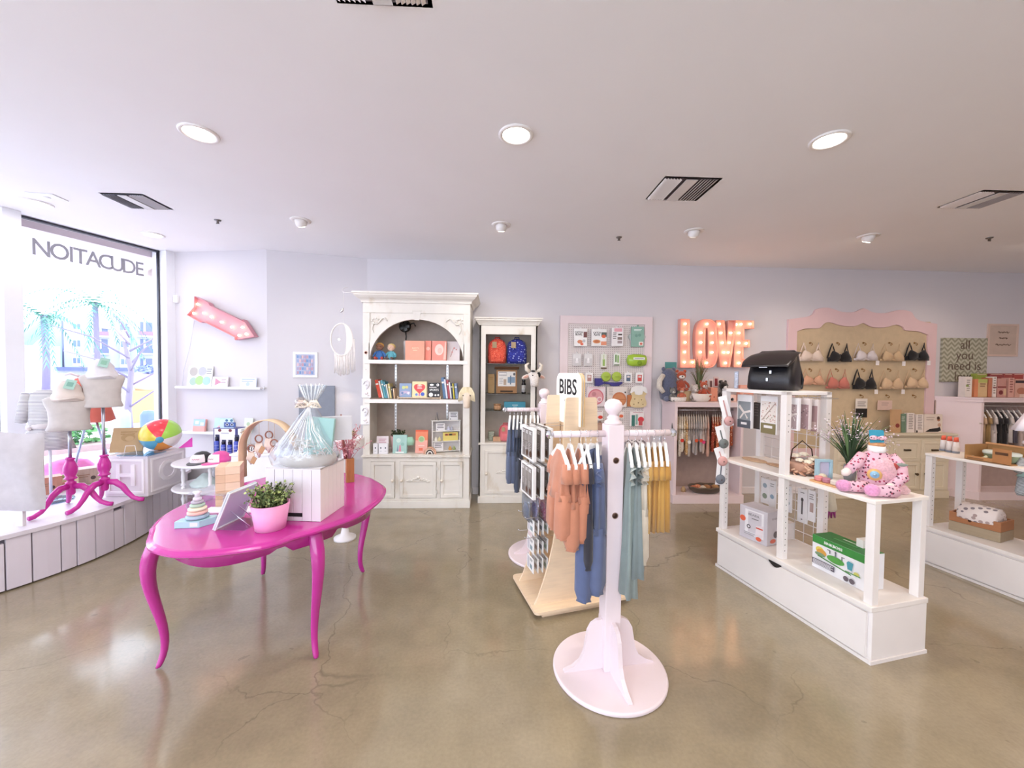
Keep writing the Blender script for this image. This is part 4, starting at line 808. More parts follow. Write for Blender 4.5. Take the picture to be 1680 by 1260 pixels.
# ================================================ SOFT TOYS AND SMALL HELPERS
def doll(loc, rz, label, skin, hair, cloth, h=.16, legs='c4583a:fab', grp=None, ears=None, muz=None):
    """sitting soft toy; parts: body, head, hair, arm x2, leg x2, ears"""
    k = h/.16; t = thing('soft_doll' if not ears else 'plush_toy', label, 'toy', loc, rz, grp)
    mb = MB(); mb.loft([(0, 0, 0, .026*k, .022*k), (0, 0, .02*k, .034*k, .028*k), (0, 0, .05*k, .028*k, .022*k), (0, 0, .075*k, .014*k, .012*k)], cloth, 14); part('body', mb, t)
    mb = MB(); mb.sph((0, -.002, .105*k), (.031*k, .028*k, .030*k), skin, 14); hd = part('head', mb, t)
    mb = MB()
    for s in (-1, 1): mb.sph((s*.011*k, -.028*k, .108*k), .0028*k, '1f1c1c:gloss', 6)
    mb.sph((0, -.030*k, .099*k), .003*k if not muz else .006*k, '2a2020:gloss' if muz else 'd98f7c:plain', 6); part('face', mb, hd)
    if muz: mb = MB(); mb.sph((0, -.020*k, .096*k), (.020*k, .013*k, .015*k), muz, 10); part('muzzle', mb, hd)
    if hair: mb = MB(); mb.sph((0, .006*k, .114*k), (.034*k, .029*k, .027*k), hair, 12); part('hair', mb, hd)
    if ears:
        for s in (-1, 1): mb = MB(); mb.sph((s*.024*k, .004*k, .133*k), (.011*k, .007*k, .012*k), ears, 8); part('ear', mb, hd)
    for s in (-1, 1):
        mb = MB(); mb.tube([(s*.018*k, 0, .066*k), (s*.042*k, -.008*k, .045*k), (s*.046*k, -.018*k, .024*k)], [.010*k, .009*k, .008*k], cloth, 8); part('arm', mb, t)
        mb = MB(); mb.tube([(s*.015*k, 0, .012*k), (s*.024*k, -.035*k, .011*k), (s*.026*k, -.058*k, .016*k)], [.013*k, .011*k, .010*k], legs, 8); part('leg', mb, t)
    return t
def potplant(loc, label, potm, r=.05, h=.08, fr=.08, n=160, mats=('6f8a4f:matte', '4f6a3a:matte', '93a868:matte'), leaf=.014, cat='plant', fh=.06):
    t = thing('potted_plant', label, cat, loc)
    mb = MB(); mb.lathe([(r*.78, 0), (r*.84, h*.3), (r, h), (r*.94, h), (r*.9, h*.86), (.0001, h*.86)], potm, n=32); part('pot', mb, t)
    mb = MB(); mb.lathe([(.0001, h*.87), (r*.89, h*.87)], '3a2e24:matte', n=20); part('soil', mb, t)
    st_ = MB(); lf = MB()
    for i in range(max(8, n//9)):
        a = random.uniform(0, 2*PI); q = random.uniform(0, .8)*r; tip = V((math.cos(a)*(q+fr*random.uniform(.2, .9)), math.sin(a)*(q+fr*random.uniform(.2, .9)), h+fh*random.uniform(.35, 1.15))); b0 = V((math.cos(a)*q, math.sin(a)*q, h*.86))
        mid = b0.lerp(tip, .5)+V((0, 0, fh*.2)); st_.tube([b0, mid, tip], .0012, '4f5a34:matte', 4)
        for j in range(9):
            p = b0.lerp(mid, j/4) if j < 4 else mid.lerp(tip, (j-4)/4); d = V((random.gauss(0, 1), random.gauss(0, 1), random.gauss(.4, .6))).normalized(); s = d.cross(V((random.gauss(0, 1), random.gauss(0, 1), random.gauss(0, 1)))).normalized()
            L_ = leaf*random.uniform(.7, 1.3); lf.add([p, p+d*L_*.5+s*L_*.32, p+d*L_, p+d*L_*.5-s*L_*.32], [(0, 1, 2, 3)], random.choice(mats))
    part('stem', st_, t, kind='stuff'); part('foliage', lf, t, kind='stuff'); return t
# ================================================ HUTCH CONTENTS
Y1 = 4.68; z = HS[2]
doll(on(623, 4.70, z), .1, 'brown-skinned soft doll in blue with an orange hair band, top hutch shelf', '8a5f4a:fab', 'd9a24a:fab', '3f74b8:fab', .235, 'b8463a:fab')
doll(on(642, 4.70, z), -.2, 'fair soft doll with blond hair and teal dress, top hutch shelf', 'e6bfa6:fab', 'dcc07a:fab', '5fa9b8:fab', .225, '6b5a58:fab')
p = on(665, 4.86, 0); t = thing('clip_fan', 'black clip-on stroller fan with a bendy stalk under the hutch arch', 'fan', (p.x, 4.86, z))
mb = MB(); mb.push((-.01, 0, .42), rx=PI/2); mb.lathe([(.0001, -.02), (.055, -.02), (.075, 0), (.055, .02), (.0001, .02)], '22201f:gloss', n=20); mb.pop(); part('fan_head', mb, t)
for i in range(5): a = i*2*PI/5; mb = MB(); mb.push((-.01, -.028, .42), ry=a); mb.bb(.008, -.002, -.016, .06, .002, .016, '33302f:gloss'); mb.pop(); part('blade', mb, t)
mb = MB(); mb.tube([(0, 0, .24), (.005, 0, .30), (-.005, 0, .37)], .008, '2a2726:gloss', 8); mb.tube([(.03, 0, .44), (.10, -.01, .46), (.12, -.01, .42)], .008, '2a2726:gloss', 6); part('stalk', mb, t)
mb = MB(); mb.lathe([(.028, 0), (.028, .23), (.022, .245), (.0001, .25)], 'cfc9c6:plain', n=16); part('tube', mb, t)
def shelfbook(name, label, cat, a, b_, top, y, z, d, m, dec=(), rz=0, lean=.12, grp=None, side=None):
    w = wpx(a, b_, y, z); h = at((a+b_)/2, top, y=y).z-z; return boxart(name, label, cat, on((a+b_)/2, y, z+.001), w, d, h, m, dec, rz, lean, grp, side=side)
shelfbook('keepsake_box', 'peach keepsake box with small gold title on the top hutch shelf', 'box', 665, 696, 559, 4.66, z, .04, 'eba58c:plain', [('t', "BABY'S", .52, .62, .11, 'f7e6c4:plain'), ('l', .4, .62, .5, 1, .06, 'f7e6c4:plain')], .08, .06)
shelfbook('album', 'coral album standing edge forward beside the keepsake box', 'book', 697, 707, 559, 4.70, z, .03, 'e58b78:plain', [('c', .5, .6, .3, 'f0b8a6:plain')], -.1, .04)
shelfbook('album', 'coral album with a pale photo cover, wrapped in film', 'book', 708, 732, 559, 4.68, z, .03, 'e78f80:plain', [('c', .5, .55, .30, 'f3cfc4:plain', 1.3), ('c', .55, .5, .16, 'e9b9ac:plain', 1.2), ('p', [(.8, .05), (.98, .05), (.98, .95), (.9, .95)], 'f3b8aa:gloss')], -.08, .10)
shelfbook('greeting_card', 'white card with a pink branch at the right of the top hutch shelf', 'card', 733, 754, 560, 4.74, z, .015, 'efe3e2:plain', [('p', [(.25, .2), (.3, .2), (.5, .6), (.46, .62)], 'b07a72:plain'), ('c', .55, .65, .07, 'd98f8a:plain'), ('c', .4, .45, .06, 'd98f8a:plain'), ('c', .72, .58, .05, 'c97870:plain')], -.1, .1)
z = HS[1]
def leanrow(items, y, z, grp):
    for (a, wd, top, tilt, m, lab, h) in items:
        mb = MB(); mb.bb(0, 0, 0, wd, .15, h, m); mb.bb(.002, -.0006, h*.72, wd-.002, .0, h*.80, 'f4efe6:plain'); mb.bb(.0015, .004, .0, wd-.0015, .1515, h+.0006, 'efe9df:matte')
        thing('picture_book', lab, 'book', V((Xp(a, y, z), y, z+.001+wd*math.sin(max(0, tilt)))), 0, grp, mb=mb, bev=.001, ry=-tilt)
G = 'picture books on the middle hutch shelf'
leanrow([(621.5, .036, 0, .24, 'd8492f:plain', 'thick red picture book leaning at the far left of the middle shelf', .215), (627.5, .016, 0, .24, 'f1efe9:plain', 'thin white book beside the thick red one', .21), (630.5, .022, 0, .22, '5ca0ad:plain', 'teal picture book, second from the thin white book', .215), (634, .018, 0, .21, '4b8fa3:plain', 'darker teal picture book in the left leaning row', .20), (637, .012, 0, .20, 'f0ede6:plain', 'white picture book between the teal and yellow books', .17), (640, .020, 0, .17, 'd9c987:plain', 'pale yellow picture book leaning to the left', .175), (643.4, .012, 0, .10, '4a443f:plain', 'short dark picture book in the left leaning row', .14), (646, .012, 0, .09, 'e3bf9a:plain', 'short beige book at the right end of the left row', .12)], 4.70, z, G)
leanrow([(727.5, .030, 0, .12, '5b7fa6:plain', 'tall blue picture book leaning at the right of the middle shelf', .255), (732, .020, 0, .13, 'd7dcea:plain', 'white blue picture book, second of the right leaning row', .235), (735.5, .022, 0, .12, 'a84a58:plain', 'wine red picture book in the right leaning row', .225), (739, .016, 0, .12, 'e9e4ea:plain', 'pale picture book right of the wine red book', .20), (741.5, .016, 0, .10, '3a4052:plain', 'navy picture book in the right leaning row', .19), (744.3, .012, 0, .10, 'e4d24c:plain', 'bright yellow thin book in the right leaning row', .185), (747.5, .028, 0, .10, '7d8fae:plain', 'blue and pink book at the right end of the row', .185)], 4.70, z, G)
t = thing('book_stand', 'low wooden ledge displaying three square picture books', 'stand', on(687.5, 4.64, z)); w_ = wpx(652, 723, 4.64, z)
mb = MB(); mb.bb(-w_/2, 0, .010, w_/2, .07, .020, 'oak'); part('ledge', mb, t, bev=.001)
mb = MB(); mb.bb(-w_/2, 0, 0, -w_/2+.01, .07, .035, 'oak'); part('end', mb, t); mb = MB(); mb.bb(w_/2-.01, 0, 0, w_/2, .07, .035, 'oak'); part('end', mb, t)
zz = z+.021
shelfbook('picture_book', 'square blue picture book with sea creatures on the wooden ledge', 'book', 655, 675, 629, 4.66, zz, .012, '8ea3c4:plain', [('c', .35, .7, .14, 'c9d48e:plain'), ('c', .6, .72, .12, 'd8c97a:plain'), ('p', [(.1, .1), (.5, .3), (.8, .15), (.9, .4), (.5, .45), (.1, .4)], 'c8b7cf:plain'), ('c', .75, .3, .1, 'e9e3ee:plain'), ('c', .25, .3, .1, '6a86b3:plain')], 0, .08, G)
hp = [(.5+.34*math.sin(a)**3*1.15, .56+(.30*math.cos(a)-.115*math.cos(2*a)-.045*math.cos(3*a)-.02*math.cos(4*a))) for a in [i*2*PI/28 for i in range(28)]]
shelfbook('picture_book', 'cream picture book with a big red heart, centre of the wooden ledge', 'book', 676, 700, 626, 4.66, zz, .012, 'eedfae:plain', [('p', hp, 'dc4f4f:plain'), ('l', .35, .68, .72, 3, .09, 'f6e9e0:plain'), ('c', .3, .17, .09, '6a8fd0:plain'), ('c', .72, .2, .13, '4a66c8:plain'), ('c', .5, .15, .07, 'd87fae:plain')], 0, .08, G)
shelfbook('picture_book', 'black and white SPORTS board book at the right of the wooden ledge', 'book', 702, 722, 628, 4.66, zz, .012, '2b2a2e:plain', [('t', 'SPORTS', .5, .5, .2, 'f3f1ee:plain', .9, .0005), ('c', .30, .85, .17, 'f3f1ee:plain', .5), ('c', .8, .85, .11, 'f3f1ee:plain'), ('c', .8, .85, .05, '2b2a2e:plain'), ('c', .25, .18, .17, 'f3f1ee:plain'), ('c', .62, .15, .08, 'f3f1ee:plain'), ('c', .85, .16, .08, 'f3f1ee:plain'), ('r', .1, .66, .7, .71, 'f3f1ee:plain')], 0, .08, G)
z = HS[0]
shelfbook('info_card', 'pale pink upright card behind three small white boxes', 'card', 617, 637, 716, 4.72, z, .008, 'f1e6ea:plain', [('l', .2, .8, .8, 3, .1, 'd9a7b8:plain')], 0, .1)
for i, a in enumerate((612, 621, 628.5)): shelfbook('small_box', 'small white cube box with a dark symbol, %s' % ['left of the three', 'middle of the three', 'right of the three'][i], 'box', a, a+7.5, 728, 4.64, z, .05, 'f2f1f6:plain', [('c', .5, .58, .14, '3f4a5c:plain', 1.2), ('l', .3, .7, .25, 1, .08, 'b7bcc8:plain')], 0, 0, 'small white boxes on the hutch counter')
potplant(on(652, 4.82, z), 'dark leafy plant in a pink pot at the back of the hutch counter', 'd9b3b0:plain', .085, .19, .07, 170, ('3f4a30:matte', '2f3a26:matte', '5f6a44:matte'), .03)
t = shelfbook('gift_bag', 'pale teal printed gift bag with a pink figure in front of the plant', 'bag', 644, 667, 714, 4.67, z, .05, 'a9cfc8:plain', [('c', .4, .7, .16, 'cfe6dc:plain'), ('p', [(.3, .1), (.4, .1), (.36, .5)], '6f7f9a:plain'), ('p', [(.42, .1), (.62, .1), (.56, .45), (.48, .45)], 'd88fa0:plain'), ('c', .7, .5, .12, '8fbdb4:plain'), ('r', .2, .03, .8, .1, 'eef6f2:plain')])
mb = MB(); mb.loft([(0, 0, 0, .05, .02), (0, 0, .05, .06, .02), (0, 0, .10, .035, .012)], 'a6d6bc:fab', 12, .3); thing('muslin_cloth', 'mint green folded muslin beside the teal gift bag', 'cloth', on(672, 4.72, z)+V((0, 0, .09)), .3, mb=mb)
shelfbook('playing_box', 'orange to pink upright box with a pale green circle', 'box', 681, 701, 706, 4.70, z, .04, 'eb8a66:plain', [('r', 0, 0, 1, .55, 'efaea0:plain'), ('r', 0, .93, 1, 1, 'e2603c:plain'), ('c', .5, .6, .26, 'c9d9a8:plain'), ('c', .5, .6, .20, '9fc48e:plain'), ('r', .3, .1, .62, .22, 'e8775a:plain'), ('l', .25, .75, .3, 1, .06, 'f8e2d8:plain')])
t = thing('wooden_rainbow', 'stacked wooden rainbow toy with peach, black and white arches', 'toy', on(705, 4.63, z))
for r, m in ((.075, 'dba68a:wood'), (.058, 'e8c7b0:wood'), (.045, '2f2b2c:plain'), (.034, 'f0ebe6:plain')):
    mb = MB(); n = 16; mb.prism([(r*math.cos(PI*i/n), r*1.15*math.sin(PI*i/n)) for i in range(n+1)]+[((r-.011)*math.cos(PI*i/n), (r-.011)*1.15*math.sin(PI*i/n)) for i in range(n, -1, -1)], .03, m); part('arch', mb, t, bev=.002)
mb = MB(); mb.sph((0, .015, .012), (.014, .012, .014), '6a5a58:plain', 10); part('centre', mb, t)
z = HS[0]; t = thing('mini_shelf', 'small white three-tier shelf unit standing at the right of the counter', 'shelf', on(709, 4.70, z), .28)
WW = .34; HH = .385
for x in (0, WW-.008): mb = MB(); mb.bb(x, 0, 0, x+.008, .08, HH, 'f5f1ec:plain'); part('side', mb, t, bev=.001)
for q in (.012, .13, .255, HH-.004): mb = MB(); mb.bb(-.006 if q > .3 else 0, -.004 if q > .3 else 0, q, WW+(.006 if q > .3 else 0), .08, q+.008, 'f5f1ec:plain'); part('tier', mb, t, bev=.001)
mb = MB(); mb.bb(0, .078, 0, WW, .082, HH, 'ddd8d8:plain'); part('back', mb, t)
ms = t.location
def msl(x, y, zz): return ms+V((math.cos(.28)*x-math.sin(.28)*y, math.sin(.28)*x+math.cos(.28)*y, zz))
tx = [('l', .15, .85, .78, 3, .2, '6b6570:plain'), ('r', .1, .05, .2, .2, '8a8490:plain')]
boxart('small_box', 'little white lettered box on the lowest tier of the mini shelf', 'box', msl(.075, .02, .021), .12, .04, .10, 'efecee:plain', tx, .28)
boxart('small_box', 'little white lettered box on the top tier of the mini shelf', 'box', msl(.10, .02, .264), .11, .04, .09, 'efecee:plain', tx, .28)
boxart('small_box', 'little white lettered box standing on top of the mini shelf', 'box', msl(.26, .02, HH+.005), .11, .05, .10, 'efecee:plain', tx, .28)
boxart('yellow_box', 'yellow flat box with a picture strip on the middle tier', 'box', msl(.225, .02, .139), .18, .04, .10, 'ead77a:plain', [('r', .1, .6, .85, .85, 'c98a4a:plain'), ('r', .15, .62, .3, .83, '8a4a3a:plain'), ('r', .4, .62, .6, .83, '4a4a3a:plain')], .28)
for i, (x, zz, m) in enumerate(((.05, .139, 'f0ece0:plain'), (.09, .139, 'd9cf9a:plain'), (.20, .264, 'cfcfe0:plain'), (.24, .264, 'b9b9c4:plain'), (.22, .021, 'd9a45a:plain'), (.27, .021, '9aa870:plain'))):
    mb = MB(); mb.lathe([(.018, 0), (.022, .01), (.016, .028), (.006, .045), (.0001, .05)], m, n=12); thing('toy_figure', ['tiny white cone figure', 'tiny yellow figure', 'tiny lilac figure', 'tiny grey figure', 'tiny orange figure', 'tiny green figure'][i]+' on the mini shelf, '+['middle tier', 'middle tier', 'top tier', 'top tier', 'lowest tier', 'lowest tier'][i], 'toy', msl(x, .03, zz), 0, 'tiny figures on the mini shelf', mb=mb)
t = thing('wire_easel', 'tiny grey easel on top of the mini shelf', 'stand', msl(.06, .03, HH+.005)); mb = MB(); mb.tube([(-.02, 0, 0), (0, 0, .10), (.02, 0, 0)], .003, '8d8d92:metal', 5); mb.tube([(0, 0, .10), (0, .03, .01)], .003, '8d8d92:metal', 5); part('leg', mb, t)
# plaques, horse, cow on the stiles
for i, (px, py, l) in enumerate(((601.5, 637, 'upper white relief plaque with a curled hook shape, left stile of the hutch'), (599.5, 681, 'lower white relief plaque with a curled hook shape, left stile of the hutch'))):
    y = 4.60; c_ = at(px, py, y=y); mb = MB(); mb.bb(-.052, 0, -.11, .052, .018, .11, 'f3f1f2:plain'); t = thing('relief_plaque', l, 'plaque', (c_.x, y-.012, c_.z), 0, 'relief plaques', mb=mb, bev=.004)
    m2 = MB(); m2.tube([(-.030, -.004, .050), (-.022, -.006, .078), (.004, -.006, .088), (.028, -.006, .072), (.032, -.006, .040), (.018, -.006, .010), (.0, -.005, -.012)], [.008, .009, .010, .010, .009, .007, .004], 'e6e1e5:plain', 7); m2.tube([(-.01, -.004, .03), (.006, -.005, .045), (.012, -.004, .02), (.0, -.004, .0)], .005, 'e6e1e5:plain', 6)
    m2.sph((.0, -.003, -.055), (.022, .008, .018), 'efe6e6:plain', 10); m2.sph((.02, -.003, -.08), (.014, .007, .012), 'efe6e6:plain', 8); part('relief', m2, t)
c_ = at(766, 655, y=4.56); t = thing('knitted_horse_head', 'cream felt horse head with a woolly fringe on the hutch stile', 'wall decoration', (c_.x, 4.585, c_.z))
mb = MB(); mb.loft([(0, -.07, -.10, .028, .028), (0, -.075, -.085, .036, .034), (0, -.06, -.02, .040, .042), (0, -.04, .05, .055, .048), (0, -.02, .10, .046, .030), (0, -.01, .12, .02, .012)], 'e6d4c0:fab', 18); part('head', mb, t)
mb = MB(); [mb.sph((s*.040, -.072, .045), .008, '2a211c:gloss', 8) for s in (-1, 1)]; part('eyes', mb, t)
mb = MB()
for i in range(22): a = -1.35+2.7*i/21; mb.tube([(0, -.03, .115), (.055*math.sin(a), -.045, .12+.02*math.cos(a)), (.085*math.sin(a), -.06, .075), (.095*math.sin(a), -.055, .005-.03*abs(math.sin(a)))], .008, 'e9dab8:fab', 5)
part('mane', mb, t, kind='stuff')
c_ = at(874, 621, y=4.70); t = thing('plush_cow_head', 'white plush cow head with horns and a black patch on the narrow cabinet', 'wall decoration', (c_.x, 4.74, c_.z), .25)
mb = MB(); mb.loft([(0, -.06, -.10, .035, .03), (0, -.08, -.08, .050, .045), (0, -.07, -.02, .052, .05), (0, -.05, .05, .072, .06), (0, -.03, .085, .05, .04), (0, -.03, .10, .02, .02)], 'ece3dc:fur', 20); part('head', mb, t)
mb = MB(); mb.sph((.05, -.085, .045), (.026, .02, .034), '201c1c:fur', 10); mb.sph((-.02, -.08, .09), (.03, .03, .012), '201c1c:fur', 10); part('patch', mb, t)
mb = MB(); mb.sph((-.035, -.105, .04), .008, '151212:gloss', 8); part('eye', mb, t)
for s in (-1, 1):
    mb = MB(); mb.push((s*.10, -.04, .02), ry=s*.35); mb.sph((0, 0, 0), (.055, .014, .026), 'ecdcd2:fur', 12); mb.sph((0, -.008, 0), (.040, .010, .016), 'd9a898:fur', 10); mb.pop(); part('ear', mb, t)
    mb = MB(); mb.tube([(s*.05, -.04, .08), (s*.09, -.04, .11), (s*.10, -.045, .16), (s*.065, -.05, .185)], [.024, .023, .018, .010], 'eadfcf:fab', 10); part('horn', mb, t)
# ================================================ DREAMCATCHER, FRAMES
c0 = at(563, 472, y=4.60); t = thing('dreamcatcher', 'white moon and hoop dreamcatcher with long fringe hanging from a rod', 'wall decoration', (c0.x, 4.62, 0))
def dz(px, py): p = at(px, py, y=4.62); return V((p.x-c0.x, 0, p.z))
mb = MB(); mb.tube([dz(570, 471.5), dz(564, 472), dz(561, 476), dz(564, 480), dz(590, 480)+V((.02, 0, 0))], .004, 'e3dfdf:metal', 6); part('rod', mb, t)
mb = MB(); mb.tube([dz(563.5, 479), dz(563.5, 534)], .0015, 'efeae6:matte', 5); part('string', mb, t)
mb = MB(); mb.push(dz(561, 509), ry=.6); mb.loft([(0, 0, -.035, .002, .002), (0, 0, -.01, .018, .008), (0, 0, .01, .014, .008), (0, 0, .035, .002, .002)], 'c9c5c4:metal', 10); mb.pop(); part('leaf_charm', mb, t)
cc = (dz(545, 557)+dz(576, 557))/2+V((.0, 0, 0)); cc.z = dz(560, 557).z; R_ = .125; RV = .185
el = [V((cc.x+R_*math.cos(a), 0, cc.z+RV*math.sin(a))) for a in [i*2*PI/36 for i in range(36)]]; mb = MB(); mb.tube(el, .009, 'f2ece8:fab', 8, cl=True); part('hoop', mb, t)
mb = MB(); n = 20; oa = [(cc.x+R_*math.sin(PI*i/n), cc.z+RV*math.cos(PI*i/n)) for i in range(n+1)]; ob = [(cc.x+.02+(R_*.30)*math.sin(PI*i/n), cc.z+RV*.97*math.cos(PI*i/n)) for i in range(n+1)]
mb.add([(x, -.010, z) for x, z in oa]+[(x, -.010, z) for x, z in ob]+[(x, .006, z) for x, z in ob], [(i, i+1, n+2+i, n+1+i) for i in range(n)]+[(n+1+i, n+2+i, 2*n+3+i, 2*n+2+i) for i in range(n)], 'f3ebe2:matte'); part('moon', mb, t)
mb = MB(); mb.push((cc.x-.03, -.002, cc.z)); st5 = [((.030 if i % 2 == 0 else .010)*math.sin(i*PI/5), (.030 if i % 2 == 0 else .010)*math.cos(i*PI/5)) for i in range(10)]; mb.prism(st5, .004, 'c9c4bc:metal'); mb.pop(); mb.tube([(cc.x-.03, 0, cc.z+.03), (cc.x-.03, 0, cc.z+RV*.9)], .0008, 'efeae6:matte', 4); part('star', mb, t)
mb = MB()
for i in range(46):
    u = i/45; x = cc.x-.085+.23*u; zt = cc.z-RV*math.sqrt(max(.05, 1-min(1, ((x-cc.x)/R_)**2)))+(.05 if u > .75 else 0); zl = cc.z-RV-.22+.10*abs(u-.4)+random.uniform(-.03, .03); mb.tube([(x, random.uniform(-.008, .008), zt), (x+.01, random.uniform(-.012, .012), (zt+zl)/2), (x+random.uniform(-.01, .02), 0, zl)], .004, 'f5efec:fab', 4)
part('fringe', mb, t, kind='stuff')
ANGRZ = math.atan2(A3[1]-A2[1], A3[0]-A2[0]); ND = V((math.sin(ANGRZ), -math.cos(ANGRZ), 0)); DD = V((math.cos(ANGRZ), math.sin(ANGRZ), 0))
def ag(px, py, q=0): x, z = onpl(px, py, (A2[0]+ND.x*q, A2[1]+ND.y*q), ANGRZ); p = V((A2[0], A2[1], 0))+DD*x+ND*q; p.z = z; return p
def wallframe(label, tl, br, fm, w, inner, dec, fn, rz, name='framed_print', dpt=.02):
    a = fn(tl[0], tl[1], dpt); b_ = fn(br[0], br[1], dpt); W_ = (b_-a).xy.length; H_ = a.z-b_.z; c = (a+b_)/2; t = thing(name, label, 'picture', (c.x, c.y, b_.z), rz)
    mb = MB(); mb.frame(-W_/2, 0, W_/2, H_, w, dpt, fm); part('frame', mb, t, bev=.002)
    mb = MB(); mb.bb(-W_/2+w, .006, w, W_/2-w, .012, H_-w, inner); p_ = part('picture', mb, t)
    mb = MB(); art(mb, W_-2*w, H_-2*w, dec, y=.0055, z0=w); part('print', mb, p_); return t
dec = [('r', .06+.125*i, .05+.19*j, .155+.125*i, .19+.19*j, ['c99fae:plain', '9fb0d6:plain', 'b8a9c8:plain', '7f9fd0:plain', 'e3c3c9:plain'][(i*3+j*2) % 5]) for i in range(7) for j in range(5)]
wallframe('white framed print of small pink and blue alphabet tiles', (480.5, 577), (521, 619.5), 'f0f0f4:paint', .03, 'c9cfe6:plain', dec, ag, ANGRZ)
x0, x1 = ag(490, 633, .035), ag(549, 633, .035); lo_ = ag(520, 690, .035).z
mb = MB(); W_ = (x1-x0).xy.length; mb.bb(-W_/2, 0, lo_, W_/2, .03, x0.z, '8d93a0:matte'); t = thing('grey_canvas', 'plain slate grey panel on the wall behind the cellophane gift', 'picture', ((x0.x+x1.x)/2, (x0.y+x1.y)/2, 0), ANGRZ, mb=mb, bev=.003)
p = on(549, 4.86, 0)
lamp((p.x+.10, 4.98, 1.33), .06, .03, (1, .72, .45)).data.shape = 'DISK'
# ================================================ ARROW WALL
def marquee(t, ol, dp, m, bulbs, nm, y=0):
    mb = MB(); mb.push((0, y, 0)); mb.prism(ol, dp*.5, m); mb.pop(); l = part(nm, mb, t)
    mb = MB(); n = len(ol); vs = [(x, y-dp*.5, z) for x, z in ol]+[(x, y+.001, z) for x, z in ol]; mb.add(vs, [(i, (i+1) % n, n+(i+1) % n, n+i) for i in range(n)], m); r = part('rim', mb, l)
    s = r.modifiers.new('s', 'SOLIDIFY'); s.thickness = .005; s.offset = 0
    for x, z in bulbs:
        mb = MB(); mb.push((x, y, z), rx=PI/2); mb.lathe([(.007, 0), (.007, .008), (.013, .018), (.014, .026), (.009, .035), (.0001, .038)], 'ffd9a8:emit:10', n=12); mb.pop(); part('bulb', mb, l)
    return l
def ax_(cx_, cy_): return onpl(260+cx_/5.25, 400+cy_/5.25, (A1[0]+AN.x*.07, A1[1]+AN.y*.07), ARZ)
t = thing('arrow_sign', 'pink marquee arrow with lit bulbs pointing down to the right', 'sign', (A1[0]+AN.x*.06, A1[1]+AN.y*.06, 0), ARZ)
ol = [ax_(*q) for q in ((325, 455), (440, 510), (456, 538), (733, 668), (740, 655), (838, 800), (672, 830), (670, 805), (400, 670), (378, 680), (262, 615), (322, 548))]
marquee(t, ol, .07, 'cf8f9c:paint', [ax_(*q) for q in ((345, 522), (312, 600), (398, 598), (463, 630), (550, 675), (638, 718), (730, 720), (762, 778), (702, 790))], 'arrow_face')
for q in ((398, 598), (638, 718)): x, z = ax_(*q); p = V((A1[0], A1[1], 0))+ADIR*x+AN*.15; l_ = bpy.data.lights.new('bulb', 'POINT'); l_.energy = .35; l_.color = (1, .75, .5); l_.shadow_soft_size = .06; lo = bpy.data.objects.new('bulb', l_); COL.objects.link(lo); lo.location = (p.x, p.y, z)
a_ = aw(319, 526, .03); b_ = aw(301, 609, .03); c_ = aw(299, 634, .01); mb = MB(); mb.tube([a_-a_, (a_.lerp(b_, .5)-a_)+V((.01, 0, -.02)), b_-a_, c_-a_], .003, 'd6d6dc:matte', 6); thing('power_cord', 'thin pale cord running down from the marquee arrow', 'cord', a_, mb=mb)
def ledge(px0, px1, py, label, hk=False):
    a = aw(px0, py, .09); b_ = aw(px1, py, .09); W_ = (b_-a).xy.length; c = (a+b_)/2-AN*.09; t = thing('picture_ledge', label, 'shelf', (c.x, c.y, a.z), ARZ)
    mb = MB(); mb.bb(-W_/2, -.095, -.018, W_/2, 0, 0, 'f2f2f6:paint'); part('shelf', mb, t, bev=.002); mb = MB(); mb.bb(-W_/2, -.10, -.022, W_/2, -.092, .006, 'f5f5f8:paint'); part('lip', mb, t, bev=.001)
    if hk:
        for s in (1,): mb = MB(); mb.tube([(W_/2, -.09, -.01), (W_/2+.03, -.09, -.02), (W_/2+.05, -.09, -.015), (W_/2+.05, -.09, .02)], .004, 'c9c9cf:metal', 6); part('hook', mb, t)
    return a.z
lz1 = ledge(288, 427, 634, 'upper white picture ledge under the marquee arrow', True); lz2 = ledge(297, 392, 708, 'lower white picture ledge behind the sunscreen box')
def ledgeitem(name, label, cat, a, b_, top, lz, m, dec, q=.05, lean=.15, d=.008, rz=0):
    p = aw((a+b_)/2, 640, q); w = (aw(b_, 640, q)-aw(a, 640, q)).xy.length; h = aw((a+b_)/2, top, q).z-lz; return boxart(name, label, cat, (p.x, p.y, lz+.001), w, d, h, m, dec, ARZ+rz, lean)
ledgeitem('milestone_card_sheet', 'large white sheet of round grey, green and teal milestone discs', 'card', 306, 346, 600, lz1, 'f4f4f2:plain', [('c', .22, .72, .17, 'b4ada6:plain'), ('c', .58, .74, .17, 'b9b9bd:plain'), ('c', .25, .25, .15, 'a9c2b2:plain'), ('c', .5, .3, .17, 'a9cf86:plain'), ('c', .8, .28, .16, 'a8ccd6:plain'), ('l', .76, .97, .82, 3, .1, '9a9a9e:plain')])
ledgeitem('note_box', 'small white box with a pink triangle on the upper ledge', 'box', 347, 372, 618, lz1, 'f0e9ee:plain', [('p', [(.2, .15), (.2, .85), (.62, .45)], 'cf8fa6:plain'), ('l', .6, .9, .7, 3, .15, 'b99aa8:plain')], d=.02)
ledgeitem('note_box', 'small pale blue card box at the right of the upper ledge', 'box', 393, 419, 620, lz1, 'e3ebf6:plain', [('l', .1, .9, .8, 2, .2, '9fb3d6:plain'), ('c', .5, .35, .12, 'bac9e6:plain')], d=.02)
